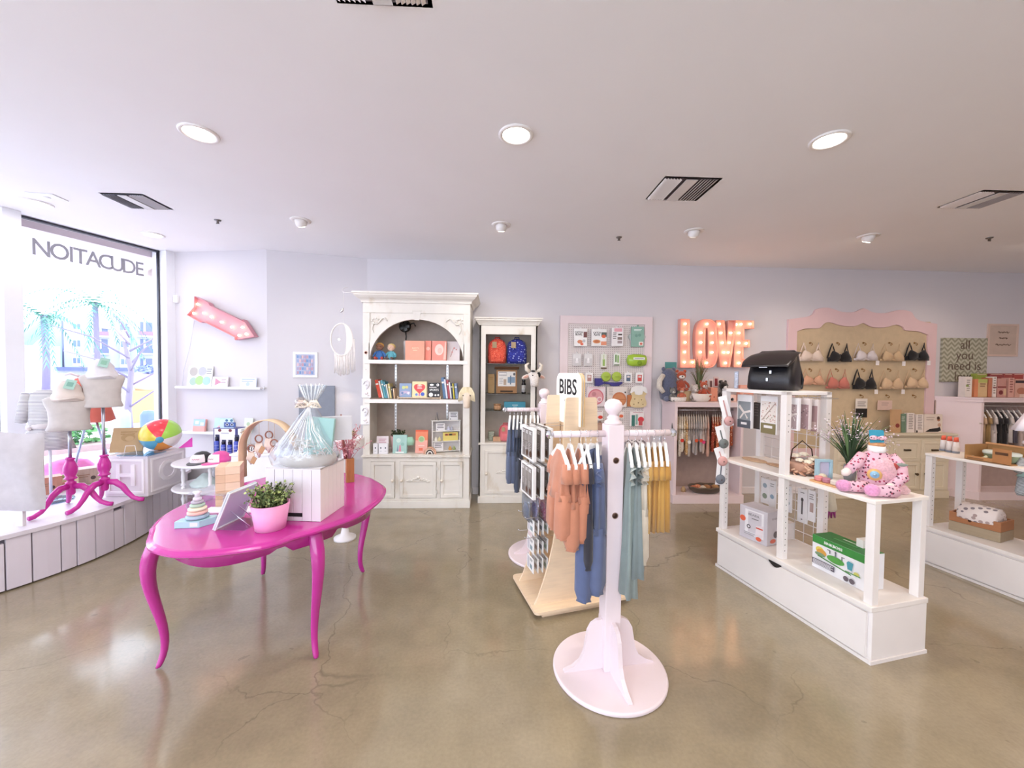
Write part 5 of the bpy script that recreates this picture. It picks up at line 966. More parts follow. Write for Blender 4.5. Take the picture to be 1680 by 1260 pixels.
ledgeitem('journal', 'small journal with a teal and coral cover on the lower ledge', 'book', 315, 334, 688, lz2, 'e9aaa2:plain', [('r', 0, .45, 1, 1, 'a8ccd6:plain'), ('r', .15, .6, .45, .85, 'e6f0f2:plain'), ('r', .6, .5, .9, .75, 'e6f0f2:plain')], d=.03)
ledgeitem('journal', 'pale teal and pink card partly hidden behind the sunscreen box', 'card', 349, 378, 686, lz2, 'bfdde2:plain', [('p', [(.0, .0), (.5, .0), (.3, .5)], 'eab4bc:plain')], d=.01)
ledgeitem('info_card', 'white green speckled card right of the sunscreen box', 'card', 398, 412, 686, lz2, 'e6ece0:plain', [('c', .5, .6, .2, 'b9cfae:plain'), ('c', .4, .3, .14, 'e0b9a8:plain')], d=.006)
# ================================================ NARROW CABINET CONTENTS
def backpack(loc, rz, label, m, w, h, trim, grp=None, dec=None, name='backpack'):
    t = thing(name, label, 'backpack', loc, rz, grp); s = w/2
    mb = MB(); mb.loft([(0, 0, 0, s*.80, .050), (0, 0, .012, s*.95, .062), (0, 0, h*.3, s, .066), (0, 0, h*.7, s*.97, .060), (0, 0, h*.88, s*.78, .048), (0, 0, h*.97, s*.45, .030), (0, 0, h, s*.2, .012)], m, 28, pw=.8); part('body', mb, t)
    mb = MB(); mb.loft([(0, -.052, h*.05, s*.66, .022), (0, -.055, h*.1, s*.76, .03), (0, -.055, h*.42, s*.76, .03), (0, -.050, h*.5, s*.6, .018)], m, 22, pw=.7); part('front_pocket', mb, t)
    mb = MB(); mb.tube([(-s*.9, -.04, h*.3), (-s*.85, -.045, h*.7), (-s*.5, -.035, h*.93), (0, -.03, h*1.0), (s*.5, -.035, h*.93), (s*.85, -.045, h*.7), (s*.9, -.04, h*.3)], .006, trim, 6); part('zip', mb, t)
    mb = MB(); mb.tube([(-.03, 0, h*.97), (-.025, 0, h*1.06), (.025, 0, h*1.06), (.03, 0, h*.97)], .007, trim, 6); part('handle', mb, t)
    mb = MB(); mb.bb(-s*.55, -.085, h*.62, -s*.1, -.083, h*.86, 'a89272:matte'); part('tag', mb, t); return t
z = NS[3]; backpack(on(815.5, 4.90, z), .05, 'coral red spotted child backpack on the top glass shelf', 'dc5a44:floral:b8322e:f08a70:60', .235, .31, 'c23c34:fab'); backpack(on(847.5, 4.89, z), -.03, 'navy blue child backpack with white shark print on the top glass shelf', '2a2f86:floral:aab4dc:3a46a8:42', .255, .31, '1d2260:fab')
z = NS[2]; shelfbook('kraft_box', 'plain kraft box at the left of the second shelf', 'box', 800.5, 811, 614, 4.90, z, .06, 'a8895f:matte', [('l', .2, .8, .8, 2, .08, '8f724c:matte')], lean=0)
t = shelfbook('feeding_set', 'kraft gift box with grey feeding set shown through its window', 'box', 814, 848, 607, 4.88, z, .06, '9c7450:matte', [('r', .08, .3, .92, .93, 'd9d5d0:plain'), ('r', .12, .75, .5, .9, 'a9a6a8:plain'), ('r', .14, .8, .48, .86, 'e8e5e2:plain'), ('r', .55, .45, .9, .7, '7d93a8:plain'), ('r', .66, .38, .72, .76, '5f7488:plain'), ('c', .86, .82, .05, '4a4a50:plain', 1.4), ('l', .14, .32, .62, 4, .07, 'b2aeac:plain'), ('r', .35, .35, .48, .6, 'b09a86:plain'), ('r', .2, .05, .8, .12, '4a382c:matte')], lean=0)
mb = MB(); w_ = wpx(811, 851, 4.86, z); mb.push((0, 0, 0), rx=-.5); mb.bb(-w_/2, -.06, 0, w_/2, 0, .004, '6f4d34:matte'); mb.pop(); hh = at(830, 606, y=4.88).z-z; o = part('lid', mb, t, loc=(0, .0, hh))
mb = MB(); mb.lathe([(.026, 0), (.027, .01), (.027, .12), (.020, .135), (.020, .15), (.022, .152), (.020, .175), (.0001, .18)], '1d1b1d:gloss', n=20); t = thing('bottle', 'black bottle with a white printed label on the second glass shelf', 'bottle', on(859, 4.90, z), mb=mb)
mb = MB(); mb.lathe([(.0274, .02), (.0274, .10)], 'e8e4e2:plain', n=20); [mb.lathe([(.0277, .03+.018*i), (.0277, .036+.018*i)], '4a4648:plain', n=20) for i in range(4)]; part('label', mb, t)
z = NS[1]; shelfbook('teal_box', 'flat teal blue box on the third glass shelf', 'box', 827, 862, 659.5, 4.88, z, .08, '3f8fa6:plain', [('l', .38, .64, .58, 1, .14, 'e9f2f2:plain'), ('l', .42, .6, .35, 1, .1, 'cfe4ea:plain')], lean=0)
mb = MB(); mb.lathe([(.04, 0), (.05, .01), (.048, .05), (.040, .055), (.040, .065), (.050, .067), (.050, .075), (.0001, .078)], 'b98d68:floral:d9b894:8a5f42:70', n=20); thing('wooden_bowl', 'small patterned tan bowl with lid left of the teal box', 'bowl', on(816, 4.90, z), mb=mb)
z = NS[0]; backpack(on(829, 4.90, z), 0, 'pink child backpack on the lowest shelf behind the hanging clothes', 'e07a80:fab', .17, .21, 'c4555e:fab')
mb = MB(); mb.lathe([(.030, 0), (.036, .01), (.040, .09), (.043, .10), (.043, .115), (.0001, .118)], 'a9b0a0:floral:8a9684:d8d6c0:60', n=20); thing('lidded_cup', 'grey green patterned cup at the left of the lowest shelf', 'cup', on(806, 4.92, z), mb=mb)
shelfbook('wooden_block', 'flat pale wooden block in front of the pink backpack', 'block', 809, 823, 717, 4.84, z, .05, 'c49a78:wood', lean=0)
# ================================================ PEGBOARD GOODS
PBY = BY-.045
def peg(name, label, cat, a, t_, b_, bo, m, dec, d=.03, hook=True, grp='goods hanging on the pegboard'):
    p0 = at(a, t_, y=PBY-d); p1 = at(b_, bo, y=PBY-d); w = p1.x-p0.x; h = p0.z-p1.z
    o = boxart(name, label, cat, ((p0.x+p1.x)/2, PBY-d-.004, p1.z), w, d, h, m, dec, group=grp)
    if hook: mb = MB(); mb.tube([(0, d+.006, h+.012), (0, -.012, h+.012), (0, -.018, h+.022)], .0022, '8a7f7c:metal', 5); mb.bb(-.012, d*.4, h, .012, d*.4+.001, h+.022, m); part('hang_tab', mb, o)
    return o
peg('bowl_box', 'white CATCH BOWL box with tan bowl picture, top row of the pegboard', 'box', 942, 539, 963, 568, 'f6f4f3:plain', [('t', 'CATCH\nBOWL', .36, .72, .15, '2a2726:plain', .9, .001), ('r', .72, .5, .98, .82, '7a4a48:plain'), ('c', .45, .25, .2, 'd98a66:plain', .7), ('c', .6, .12, .12, 'e8745a:plain', .8), ('c', .75, .3, .12, 'c9c9cc:plain')], .045)
peg('plate_box', 'white CATCH PLATE box with orange plate picture, top row', 'box', 971, 540, 995, 568, 'f6f4f3:plain', [('t', 'CATCH\nPLATE', .34, .72, .15, '2a2726:plain', .9, .001), ('r', .64, .55, .99, .82, '5f6a66:plain'), ('c', .8, .58, .14, 'e5704a:plain', .8), ('c', .33, .27, .26, 'e0a070:plain', .5), ('c', .33, .27, .17, 'c9764a:plain', .5), ('r', .62, .06, .98, .28, 'ec9a78:plain')], .04)
peg('cutlery_pack', 'tall white pack with pink top and brown stripes, top row', 'package', 1004, 538, 1022, 568, 'f3eff0:plain', [('r', .2, .8, .9, .98, 'e9a9b4:plain'), ('r', .55, .60, .9, .68, '4a4242:plain'), ('r', .5, .35, .9, .5, '8a7a74:plain'), ('r', .5, .15, .9, .3, 'a9989a:plain'), ('l', .1, .4, .7, 4, .1, '8a8486:plain')], .05)
o = peg('divided_plate', 'flower shaped grey plate with teal card sleeve, top row', 'plate', 1036, 536, 1056, 569, '8fb8a9:plain', [('l', .2, .8, .85, 2, .06, 'eef4f0:plain'), ('c', .4, .55, .12, '7aa496:plain'), ('c', .65, .58, .12, '7aa496:plain'), ('r', .6, .06, .95, .25, 'f2e9e2:plain'), ('c', .78, .15, .1, 'dc6a5a:plain', .9)], .02)
mb = MB(); mb.slab([(.105*(1+.10*math.cos(6*a))*math.cos(a), .105*(1+.10*math.cos(6*a))*math.sin(a)) for a in [i*2*PI/60 for i in range(60)]], 0, .014, 'bcc2bf:plain'); part('plate', mb, o, rot=(PI/2, 0, 0), loc=(0, .035, .13), bev=.003)
for i, (a, l) in enumerate(((940, 'clear shell pack with a white feeder, second row left'), (958.5, 'clear shell pack with a white feeder, second row, second'))):
    o = peg('clear_pack', l, 'package', a, 580, a+13, 600, 'e3e0e0:plain', [('r', .05, .05, .95, .6, 'd2cecf:plain'), ('c', .5, .5, .14, 'f8f6f6:plain', 1.6), ('c', .5, .3, .2, 'f0ecee:plain', .7)], .02)
peg('straw_pack', 'tall clear pack with green straw brush and brown base', 'package', 986, 581, 995, 605, 'e6e8dc:plain', [('r', .3, .2, .7, .65, '9ebf6a:plain'), ('r', .42, .6, .55, .95, 'c7d8a0:plain'), ('r', 0, 0, 1, .09, '5a4030:plain')], .02)
peg('straw_pack', 'small white pack with two green feeding tubes', 'package', 1007, 580, 1017, 600, 'eef0e8:plain', [('r', .2, .3, .45, .9, '6f9a58:plain'), ('r', .55, .25, .8, .85, '8ab56a:plain'), ('r', .05, .02, .9, .1, '6a7a5a:plain')], .02)
p_ = at(1046, 591, y=PBY-.06); t = thing('snack_pod', 'rounded lime green snack carrier with a white label', 'container', (p_.x, PBY-.03, p_.z), 0, 'goods hanging on the pegboard')
mb = MB(); mb.push(ry=PI/2); mb.loft([(0, 0, -.13, .02, .02), (0, 0, -.115, .065, .045), (0, 0, -.05, .08, .055), (0, 0, .05, .08, .055), (0, 0, .115, .065, .045), (0, 0, .13, .02, .02)], 'a5c83f:gloss', 24); mb.pop(); part('shell', mb, t)
mb = MB(); mb.bb(-.065, -.062, .005, .085, -.057, .035, 'f3f3ee:plain'); mb.bb(-.05, -.063, .016, .07, -.0622, .024, '6a6a66:plain'); part('label', mb, t)
mb = MB(); mb.lathe([(.0001, 0), (.02, .004), (.03, .0)], '86a830:gloss', n=14); part('clasp', mb, t, loc=(.02, -.058, -.035), rot=(PI/2, 0, 0))
for i, (a, c1, l) in enumerate(((942, 'd9a8a2:plain', 'white pack with a pale pink silicone piece, left, behind the BIBS sign'), (960.5, 'b98a84:plain', 'white pack with a dusty rose silicone piece right of the BIBS sign'), (1024.5, '5f7088:plain', 'white pack with a slate blue silicone piece'), (1043, 'd8504a:plain', 'white pack with a red silicone piece at the frame'))):
    peg('silicone_pack', l, 'package', a, 611.5, a+12, 628, 'f5f2f1:plain', [('r', .25, .15, .8, .8, c1), ('r', .35, .5, .7, .72, 'e8dcd8:plain')], .02)
for i, (a, l) in enumerate(((987, 'left of two round lime green suction lids'), (1004.5, 'right of two round lime green suction lids'))):
    p_ = at(a+7.5, 618, y=PBY-.03); mb = MB(); mb.push(rx=PI/2); mb.lathe([(.062, 0), (.064, .015), (.056, .022), (.040, .020), (.020, .026), (.0001, .026)], 'aac24a:plain', n=26); mb.pop(); t = thing('suction_lid', l, 'lid', (p_.x, PBY-.01, p_.z), 0, 'goods hanging on the pegboard', mb=mb)
    m2 = MB(); m2.bb(-.03, -.038, -.006, .03, -.036, .004, '8ea838:plain'); part('lettering', m2, t)
p0 = at(976, 633, y=PBY-.03); p1 = at(1021, 621, y=PBY-.03); w_ = p1.x-p0.x
mb = MB(); mb.prism([(0, .0), (0, .10), (.085, .10), (.10, .05), (w_*.75, .045), (w_, .055), (w_, .035), (w_*.85, .0), (w_*.6, .0), (w_*.55, .02), (.12, .03), (.05, .0)], .04, '3b3580:plain'); thing('storage_scoop', 'indigo blue serrated scoop below the green lids', 'scoop', (p0.x, PBY-.045, p0.z), 0, 'goods hanging on the pegboard', mb=mb, bev=.004)
peg('plate_pack', 'pink round plate on a patterned card, fourth row', 'plate', 963, 634, 993, 667, 'e6d8dc:plain', [('l', .1, .9, .93, 1, .04, 'c98a96:plain'), ('c', .48, .48, .42, 'cf6f7c:plain'), ('c', .48, .48, .36, 'e0a0a4:plain'), ('c', .38, .62, .12, 'c9868c:plain'), ('c', .68, .36, .14, 'f0d8da:plain'), ('c', .68, .36, .09, 'd99aa2:plain')], .02)
peg('bowl_pack', 'pale square pack with a terracotta round plate in its window', 'package', 996, 634, 1028, 668, 'e3d9d3:plain', [('c', .62, .38, .36, 'c47a52:plain'), ('c', .62, .38, .28, 'd08a5f:plain'), ('r', .34, .36, .98, .39, 'b56c46:plain'), ('r', .88, .68, .94, .76, '2f2a2a:plain'), ('l', .1, .3, .9, 5, .08, 'bdb2ac:plain')], .03)
p_ = at(1048, 651, y=PBY-.03); t = thing('bib', 'cream spotted silicone bib with white collar on the pegboard', 'bib', (p_.x, PBY-.02, p_.z), 0, 'goods hanging on the pegboard')
mb = MB(); mb.prism([(q.x, q.z) for q in catmull([(-.10, 0, .10), (-.11, 0, .05), (-.085, 0, 0), (-.11, 0, -.08), (-.09, 0, -.13), (0, 0, -.145), (.09, 0, -.13), (.11, 0, -.08), (.085, 0, 0), (.11, 0, .05), (.10, 0, .10), (.05, 0, .05), (0, 0, .03), (-.05, 0, .05)], 3, True)], .012, 'e0c99c:fab'); part('body', mb, t, bev=.003)
mb = MB(); mb.prism([(-.115, .05), (-.10, .12), (-.04, .145), (.04, .145), (.10, .12), (.118, .05), (.105, .045), (.06, .075), (.045, .03), (0, .022), (-.045, .03), (-.06, .075), (-.10, .045)], .008, 'f4f1ee:plain'); part('collar', mb, t, loc=(0, -.006, 0))
for i, (x, zq) in enumerate(((-.05, -.03), (.04, -.04), (0, -.08), (-.06, -.10), (.06, -.10))): mb = MB(); mb.push((x, -.001, zq), rx=PI/2); mb.lathe([(.007, 0), (.0001, .002)], '8a6a40:plain', n=10); mb.pop(); part('spot', mb, t)
peg('backing_card', 'orange brown card peeping out behind the cream bib', 'card', 1029, 648, 1036, 667, 'c47a4a:plain', [], .01, False)
peg('spoon_pack', 'pack with a red and grey spoon head, fifth row left', 'package', 974, 674, 989, 690, 'f0e8e6:plain', [('c', .72, .35, .26, 'd9402f:plain', .7), ('c', .28, .35, .16, '6f7a78:plain', .8), ('l', .1, .9, .9, 1, .1, 'b98a86:plain')], .02)
peg('snack_pack', 'small pack with an orange picture just right of the finial', 'package', 1016, 676, 1024, 687, 'efe5e0:plain', [('c', .4, .4, .4, 'e5704a:plain', .8)], .02)
peg('utensil_pack', 'pack with teal and red utensils at the lower right', 'package', 1034, 675, 1056, 699, 'f1e9e8:plain', [('r', .1, .0, .35, .75, '3f7a72:plain'), ('r', .4, .1, .55, .8, '8fb8ae:plain'), ('c', .78, .45, .22, 'd83a44:plain', .9), ('r', .62, .05, .9, .4, 'c9555a:plain'), ('l', .2, .9, .92, 1, .07, 'c98a90:plain')], .02)
peg('wooden_pack', 'brown pack low on the pegboard beside the plywood stand', 'package', 978, 694, 991, 708, 'b0897a:plain', [('r', .2, .2, .8, .8, 'c09a88:plain')], .02)
peg('net_cover', 'white net patterned pack low behind the near rack', 'package', 1027, 722, 1058, 735, 'ece4e4:chev:8a7f80', [], .02, False)
# ================================================ LOVE SIGN
t = thing('love_sign', 'pink marquee letters LOVE with warm lit bulbs on the wall', 'sign', (0, BY-.05, 0))
def lv(q): p = at(1060+q[0]/7, 500+q[1]/7, y=BY-.06); return (p.x, p.z)
LM = 'e5a89c:paint'
marquee(t, [lv(q) for q in ((385, 165), (488, 168), (488, 628), (552, 628), (552, 722), (380, 722))], .08, LM, [lv(q) for q in ((445, 220), (447, 320), (445, 432), (440, 543), (437, 660), (528, 660))], 'letter')
n = 32; se = lambda cx_, cy_, rx, ry, pw: [lv((cx_+rx*math.copysign(abs(math.cos(a))**pw, math.cos(a)), cy_-ry*math.copysign(abs(math.sin(a))**pw, math.sin(a)))) for a in [i*2*PI/n for i in range(n)]]
mb = MB(); mb.ring(se(684, 447, 130, 277, .62), se(684, 447, 18, 180, .5), .04, LM); l_ = part('letter', mb, t)
for ri, rr_ in enumerate((se(684, 447, 130, 277, .62), se(684, 447, 18, 180, .5))):
    mb = MB(); vs = [(x, -.04, z) for x, z in rr_]+[(x, .001, z) for x, z in rr_]; mb.add(vs, [(i, (i+1) % n, n+(i+1) % n, n+i) for i in range(n)], LM); r = part('rim', mb, l_); s = r.modifiers.new('s', 'SOLIDIFY'); s.thickness = .005; s.offset = 0
for q in ((695, 222), (628, 322), (755, 325), (625, 433), (755, 436), (620, 545), (752, 548), (690, 668)):
    x, z = lv(q); mb = MB(); mb.push((x, 0, z), rx=PI/2); mb.lathe([(.007, 0), (.007, .008), (.013, .018), (.014, .026), (.009, .035), (.0001, .038)], 'ffd9a8:emit:10', n=12); mb.pop(); part('bulb', mb, l_)
marquee(t, [lv(q) for q in ((790, 183), (882, 183), (905, 470), (932, 183), (1010, 183), (1000, 380), (945, 716), (838, 716), (812, 520))], .08, LM, [lv(q) for q in ((835, 222), (852, 325), (868, 437), (885, 548), (905, 670), (935, 548), (948, 437), (965, 325))], 'letter', y=-.006)
marquee(t, [lv(q) for q in ((1016, 183), (1222, 186), (1222, 278), (1112, 278), (1112, 405), (1176, 405), (1176, 490), (1102, 490), (1102, 625), (1190, 628), (1190, 718), (992, 716), (1002, 400))], .08, LM, [lv(q) for q in ((985+45, 228), (1065+20, 225), (1190, 222), (1062, 325), (1062, 440), (1145, 445), (1060, 548), (1060, 670), (1140, 672))], 'letter')
for q in ((440, 300), (440, 600), (690, 300), (690, 600), (900, 450), (1070, 300), (1070, 600)):
    x, z = lv(q); l_ = bpy.data.lights.new('bulb', 'POINT'); l_.energy = .32; l_.color = (1, .62, .42); l_.shadow_soft_size = .06; lo = bpy.data.objects.new('bulb', l_); COL.objects.link(lo); lo.location = (x, BY-.17, z)
# ================================================ BRAS
def bra(px, top, bot, m, label, strap, cross=False, tag=False, wide=40):
    y = BY-.050; c = at(px, (top+bot)/2, y=y); h = at(px, top, y=y).z-at(px, bot, y=y).z; w = wide*.0084; t = thing('bra', label, 'bra', (c.x, y, c.z), 0, 'bras hanging on the beige board'); b = -h/2
    mb = MB(); vs = []; fs = []; N_ = 20
    for i in range(N_+1):
        u = -1+2*i/N_; zc = b+.012+.020*u*u*0+(.012 if abs(u) < .1 else 0); zt = zc+.030+(.060*(1-abs(u)*.6) if cross else 0); yo = -.012-.010*math.cos(u*PI/2); vs += [(u*w/2, yo, zc), (u*w/2, yo, zt), (u*w/2, yo+.008, zt), (u*w/2, yo+.008, zc)]
        if i: j = 4*i; fs += [(j-4+k, j-4+(k+1) % 4, j+(k+1) % 4, j+k) for k in range(4)]
    mb.add(vs, fs+[(3, 2, 1, 0), (4*N_, 4*N_+1, 4*N_+2, 4*N_+3)], m, True); part('band', mb, t)
    for s in (-1, 1):
        mb = MB(); mb.push((s*w*.24, -.012, b+h*.33), ry=s*.30); mb.loft([(0, 0, -h*.26, w*.10, .010), (0, -.008, -h*.20, w*.20, .026), (0, -.010, -h*.05, w*.225, .034), (s*-.004, -.006, h*.10, w*.16, .026), (s*-.006, 0, h*.22, w*.07, .012), (s*-.006, 0, h*.27, w*.03, .005)], m, 18); mb.pop(); part('cup', mb, t)
        mb = MB(); mb.tube([(s*w*.20, -.004, b+h*.55), (s*w*.27, -.004, b+h*.8), (s*w*.30, .0, b+h*.98), (s*w*.36, .008, b+h*.7), (s*w*.48, .004, b+h*.22)], [.009 if strap > 1 else .004]*5, m, 6, flat=.4); part('strap', mb, t)
    if tag: mb = MB(); mb.bb(w*.36, -.03, b-.05, w*.50, -.028, b+.01, 'f2eeee:plain'); part('price_tag', mb, t)
BR = [(1330.5, 562, 594, 'e8d5c6:fab', 'white wrap bra at the top left of the beige board', 2, 1, 0), (1377, 563, 595, '1a181b:fab', 'black wrap bra, second in the top row', 2, 1, 0), (1420, 563, 593, 'd9d0d2:fab', 'white moulded bra, middle of the top row', 1, 0, 1), (1463, 564, 594, 'd2b48e:fab', 'beige moulded bra, fourth in the top row', 1, 0, 1), (1504, 562, 593, '19171a:fab', 'black bra with wide straps at the right end of the top row', 2, 1, 1),
      (1333, 605, 633, 'dba98a:fab', 'peach bra partly behind the black bag, lower row', 1, 0, 0), (1374, 605, 639, 'c9786a:fab', 'salmon pink bra, second in the lower row', 1, 0, 0), (1418, 605, 640, '1a181b:fab', 'black bra with wide straps, middle of the lower row', 2, 1, 1), (1462, 607, 640, 'dcbc98:fab', 'beige bra, fourth in the lower row', 1, 0, 1), (1503, 606, 638, 'dfc09c:fab', 'sand coloured bra at the right end of the lower row', 1, 0, 0)]
for px, tp_, bo, m, l, s, cr_, tg in BR: bra(px, tp_, bo, m, l, s, bool(cr_), bool(tg))
for j, (yy, xs) in enumerate(((564, (1329.5, 1374, 1417, 1459.5, 1501)), (607, (1328.5, 1372, 1415, 1457.5, 1499.5)), (650, (1412.5, 1455, 1498.5)))):
    for i, px in enumerate(xs):
        p_ = at(px, yy, y=BY-.03); mb = MB(); mb.tube([(0, .02, .012), (0, -.01, .012), (0, -.028, 0), (0, -.030, -.012), (0, -.018, -.022), (0, -.006, -.014)], .004, 'a27a4a:metal', 6); mb.push((0, .012, .012), rx=PI/2); mb.lathe([(.012, 0), (.010, .006), (.0001, .007)], 'a27a4a:metal', n=12); mb.pop()
        thing('brass_hook', 'brass hook on the beige board, %s row, %s from the left' % (['top', 'middle', 'bottom'][j], OR[i]), 'hook', (p_.x, BY-.035, p_.z), 0, 'brass hooks on the beige board', mb=mb)
for a, t0, b0, bo, l, dec, m in ((1404, 654, 1422, 685, 'small sign card, white above black, hanging from a brass hook', [('r', 0, 0, 1, .48, '1c1a1c:plain'), ('l', .15, .85, .8, 3, .1, '8a8486:plain')], 'e8e0d8:plain'), (1440, 657, 1463, 673, 'pale pink card hanging from a brass hook', [('l', .25, .75, .7, 2, .2, 'c4a89c:plain')], 'dfc2b4:plain')):
    p0 = at(a, t0, y=BY-.055); p1 = at(b0, bo, y=BY-.055); boxart('sign_card', l, 'card', ((p0.x+p1.x)/2, BY-.058, p1.z), p1.x-p0.x, .006, p0.z-p1.z, m, dec)
# credenza goods
def cred(name, label, cat, a, b_, top, m, dec, d=.04, y=4.93): return shelfbook(name, label, cat, a, b_, top, y, .866, d, m, dec, lean=.02)
cred('green_box', 'dark green narrow box on the cream sideboard', 'box', 1477, 1486, 679, '6f8a74:plain', [('l', .2, .8, .8, 3, .1, 'c9d2c4:plain')])
cred('white_box', 'tall white box with fine print, left of a pair on the sideboard', 'box', 1488, 1500, 678, 'ece2dc:plain', [('l', .2, .8, .9, 9, .09, 'a0948e:plain')]); cred('white_box', 'tall white box with fine print, right of a pair on the sideboard', 'box', 1503, 1515, 680, 'ece2dc:plain', [('l', .2, .8, .9, 9, .09, 'a0948e:plain'), ('r', .0, .0, .2, .12, '1c1a1c:plain')])
cred('photo_box', 'white carton with a print of a reclining person in black', 'box', 1516, 1546, 680, 'e9dbce:plain', [('p', [(.05, .04), (.75, .05), (.92, .12), (.86, .32), (.72, .26), (.3, .2)], '1d1a1d:plain'), ('c', .82, .42, .09, 'c9a48a:plain', 1.1), ('c', .78, .72, .09, 'b07a5c:plain', 1.1), ('c', .76, .80, .08, '4a2c20:plain', 1.1), ('l', .1, .55, .8, 2, .12, 'cbb9ab:plain')], .06)
cred('clipboard', 'tan pictured card leaning behind the decorated doll stand', 'card', 1462, 1479, 672, 'c9a27a:plain', [('c', .6, .3, .2, '8a3a34:plain')], .02)
# wall signs
def bw(px, py, q=0): return at(px, py, y=BY-q)
a = bw(1547, 554, .03); b_ = bw(1618, 627, .03); W_ = b_.x-a.x; H_ = a.z-b_.z
mb = MB(); mb.bb(-W_/2, 0, 0, W_/2, .028, H_, 'bdbba8:chev:95937f'); t = thing('canvas_sign', 'sage chevron canvas lettered all you need is love', 'picture', ((a.x+b_.x)/2, BY-.03, b_.z), mb=mb, bev=.003)
mb = MB(); [mb.text(s_, .17, '66564c:matte', (0, -.001, H_*(.84-.24*i))) for i, s_ in enumerate(('all', 'you', 'need is', 'love'))]; part('lettering', mb, t)
def wave(mb, x0, x1, z, amp, m):
    pts = [V((x0+(x1-x0)*i/24, -.002, z+amp*math.sin(i*1.1)*(.6+.4*math.sin(i*.7)))) for i in range(25)]; mb.tube(pts, .0035, m, 4)
t = wallframe('small framed handwritten script print, above the books at the right', (1622, 531), (1670, 585), 'dcc3b4:paint', .028, 'ceb9aa:plain', [], bw, 0)
mb = MB(); W_ = .4; [wave(mb, -a_, a_, z_, .014, '7a6254:matte') for a_, z_ in ((.08, .33), (.06, .25), (.11, .16))]; part('script_line', mb, t, kind='stuff')
# ================================================ PINK CABINET: clothes and toys
G1 = 'baby clothes hanging in the blush cabinet'; G2h = 'thin hangers in the blush cabinet'
pal = ['3a342f:fab', '4c443c:floral:8a6a5a:d8c8b0:40', 'd8c8b4:floral:8a7a5a:c49a6a:60', 'e6dccf:floral:a8b08a:c4a48a:55', 'ece2d6:fab', 'dccbb0:floral:b08a4a:e8e0d0:50', 'cfa878:floral:e8dcc8:a87a4a:50', 'b9aea6:fab', 'c9bcb4:stripe:a89c96:Z:30', 'b4a8a4:fab', 'aea4a2:fab', 'a49c9c:fab', 'bcb2ae:fab', 'c4b0a6:fab', 'b8a6a0:fab', 'd3a492:fab']
dn = ['near black', 'dark floral', 'cream sprig print', 'ivory sprig print', 'plain ivory', 'honey print', 'mustard print', 'plain taupe', 'grey striped', 'stone grey', 'mid grey', 'ash grey', 'pale grey', 'oatmeal', 'mushroom', 'dusty peach']
for i in range(16):
    x = 2.275+.0305*i; k = 'romper' if i % 3 != 2 else 'shirt'; ln = .50+.06*((i*5) % 4)/3 if k == 'romper' else .36
    hanger((x, PCY, PCZ-.012), 1.15, 'thin pale hanger, %s from the left in the blush cabinet' % OR[i], G2h, HM2)
    garment((x, PCY, PCZ-.024), 1.15, 'baby_romper' if k == 'romper' else 'baby_shirt', '%s baby %s, %s hanger from the left' % (dn[i], k, OR[i]), G1, k, .23, ln, pal[i], .026, i)
    if i in (2, 5, 8, 10, 11):
        mb = MB(); mb.lathe([(.0001, -.002), (.024, -.002), (.024, .002), (.0001, .002)], ['d83a30:plain', 'f0ece6:plain', 'd95a34:plain', 'dd4a3a:plain', 'd8407a:plain'][[2, 5, 8, 10, 11].index(i)], n=6, sm=False)
        thing('swing_tag', ['round red swing tag, leftmost', 'white hexagonal swing tag', 'orange red swing tag in the middle', 'red swing tag right of the orange one', 'magenta swing tag at the right'][[2, 5, 8, 10, 11].index(i)]+' among the hanging clothes', 'tag', (x, PCY-.14, PCZ-.37-.02*(i % 2)), 0, 'swing tags', mb=mb, rx=PI/2)
for i in range(9):
    x = 2.80+.030*i; ln = [.50, .36, .54, .38, .56, .36, .52, .48, .42][i]; m = ['9c3f2c:floral:e8b090:5a2420:50', 'a8482f:floral:f0c4a0:6a2a20:50', 'c0603c:floral:f3d0b0:8a3426:48'][i % 3]; k = 'romper' if ln > .45 else 'shirt'
    hanger((x, PCY, PCZ-.012), 1.1, 'thin pale hanger at the right of the blush cabinet, %s' % OR[i], G2h, HM2)
    garment((x, PCY, PCZ-.024), 1.1, 'baby_romper' if k == 'romper' else 'baby_shirt', 'rust red floral baby %s, %s of the red ones' % (k, OR[i]), G1, k, .23, ln, m, .026, i)
z = .106; p_ = on(1157, 4.84, z); t = thing('slipper_basket', 'dark wicker tray in the bottom of the blush cabinet', 'basket', p_, .05)
mb = MB(); mb.lathe([(.16, 0), (.20, .03), (.225, .075), (.218, .08), (.19, .035), (.15, .010), (.0001, .008)], '57483c:fab', n=36, sy=.55); part('bowl', mb, t)
mb = MB(); mb.tube([(.222*math.cos(a), .122*math.sin(a), .078+.004*math.sin(9*a)) for a in [i*2*PI/40 for i in range(40)]], .008, '6b5848:fab', 6, cl=True); part('rim', mb, t)
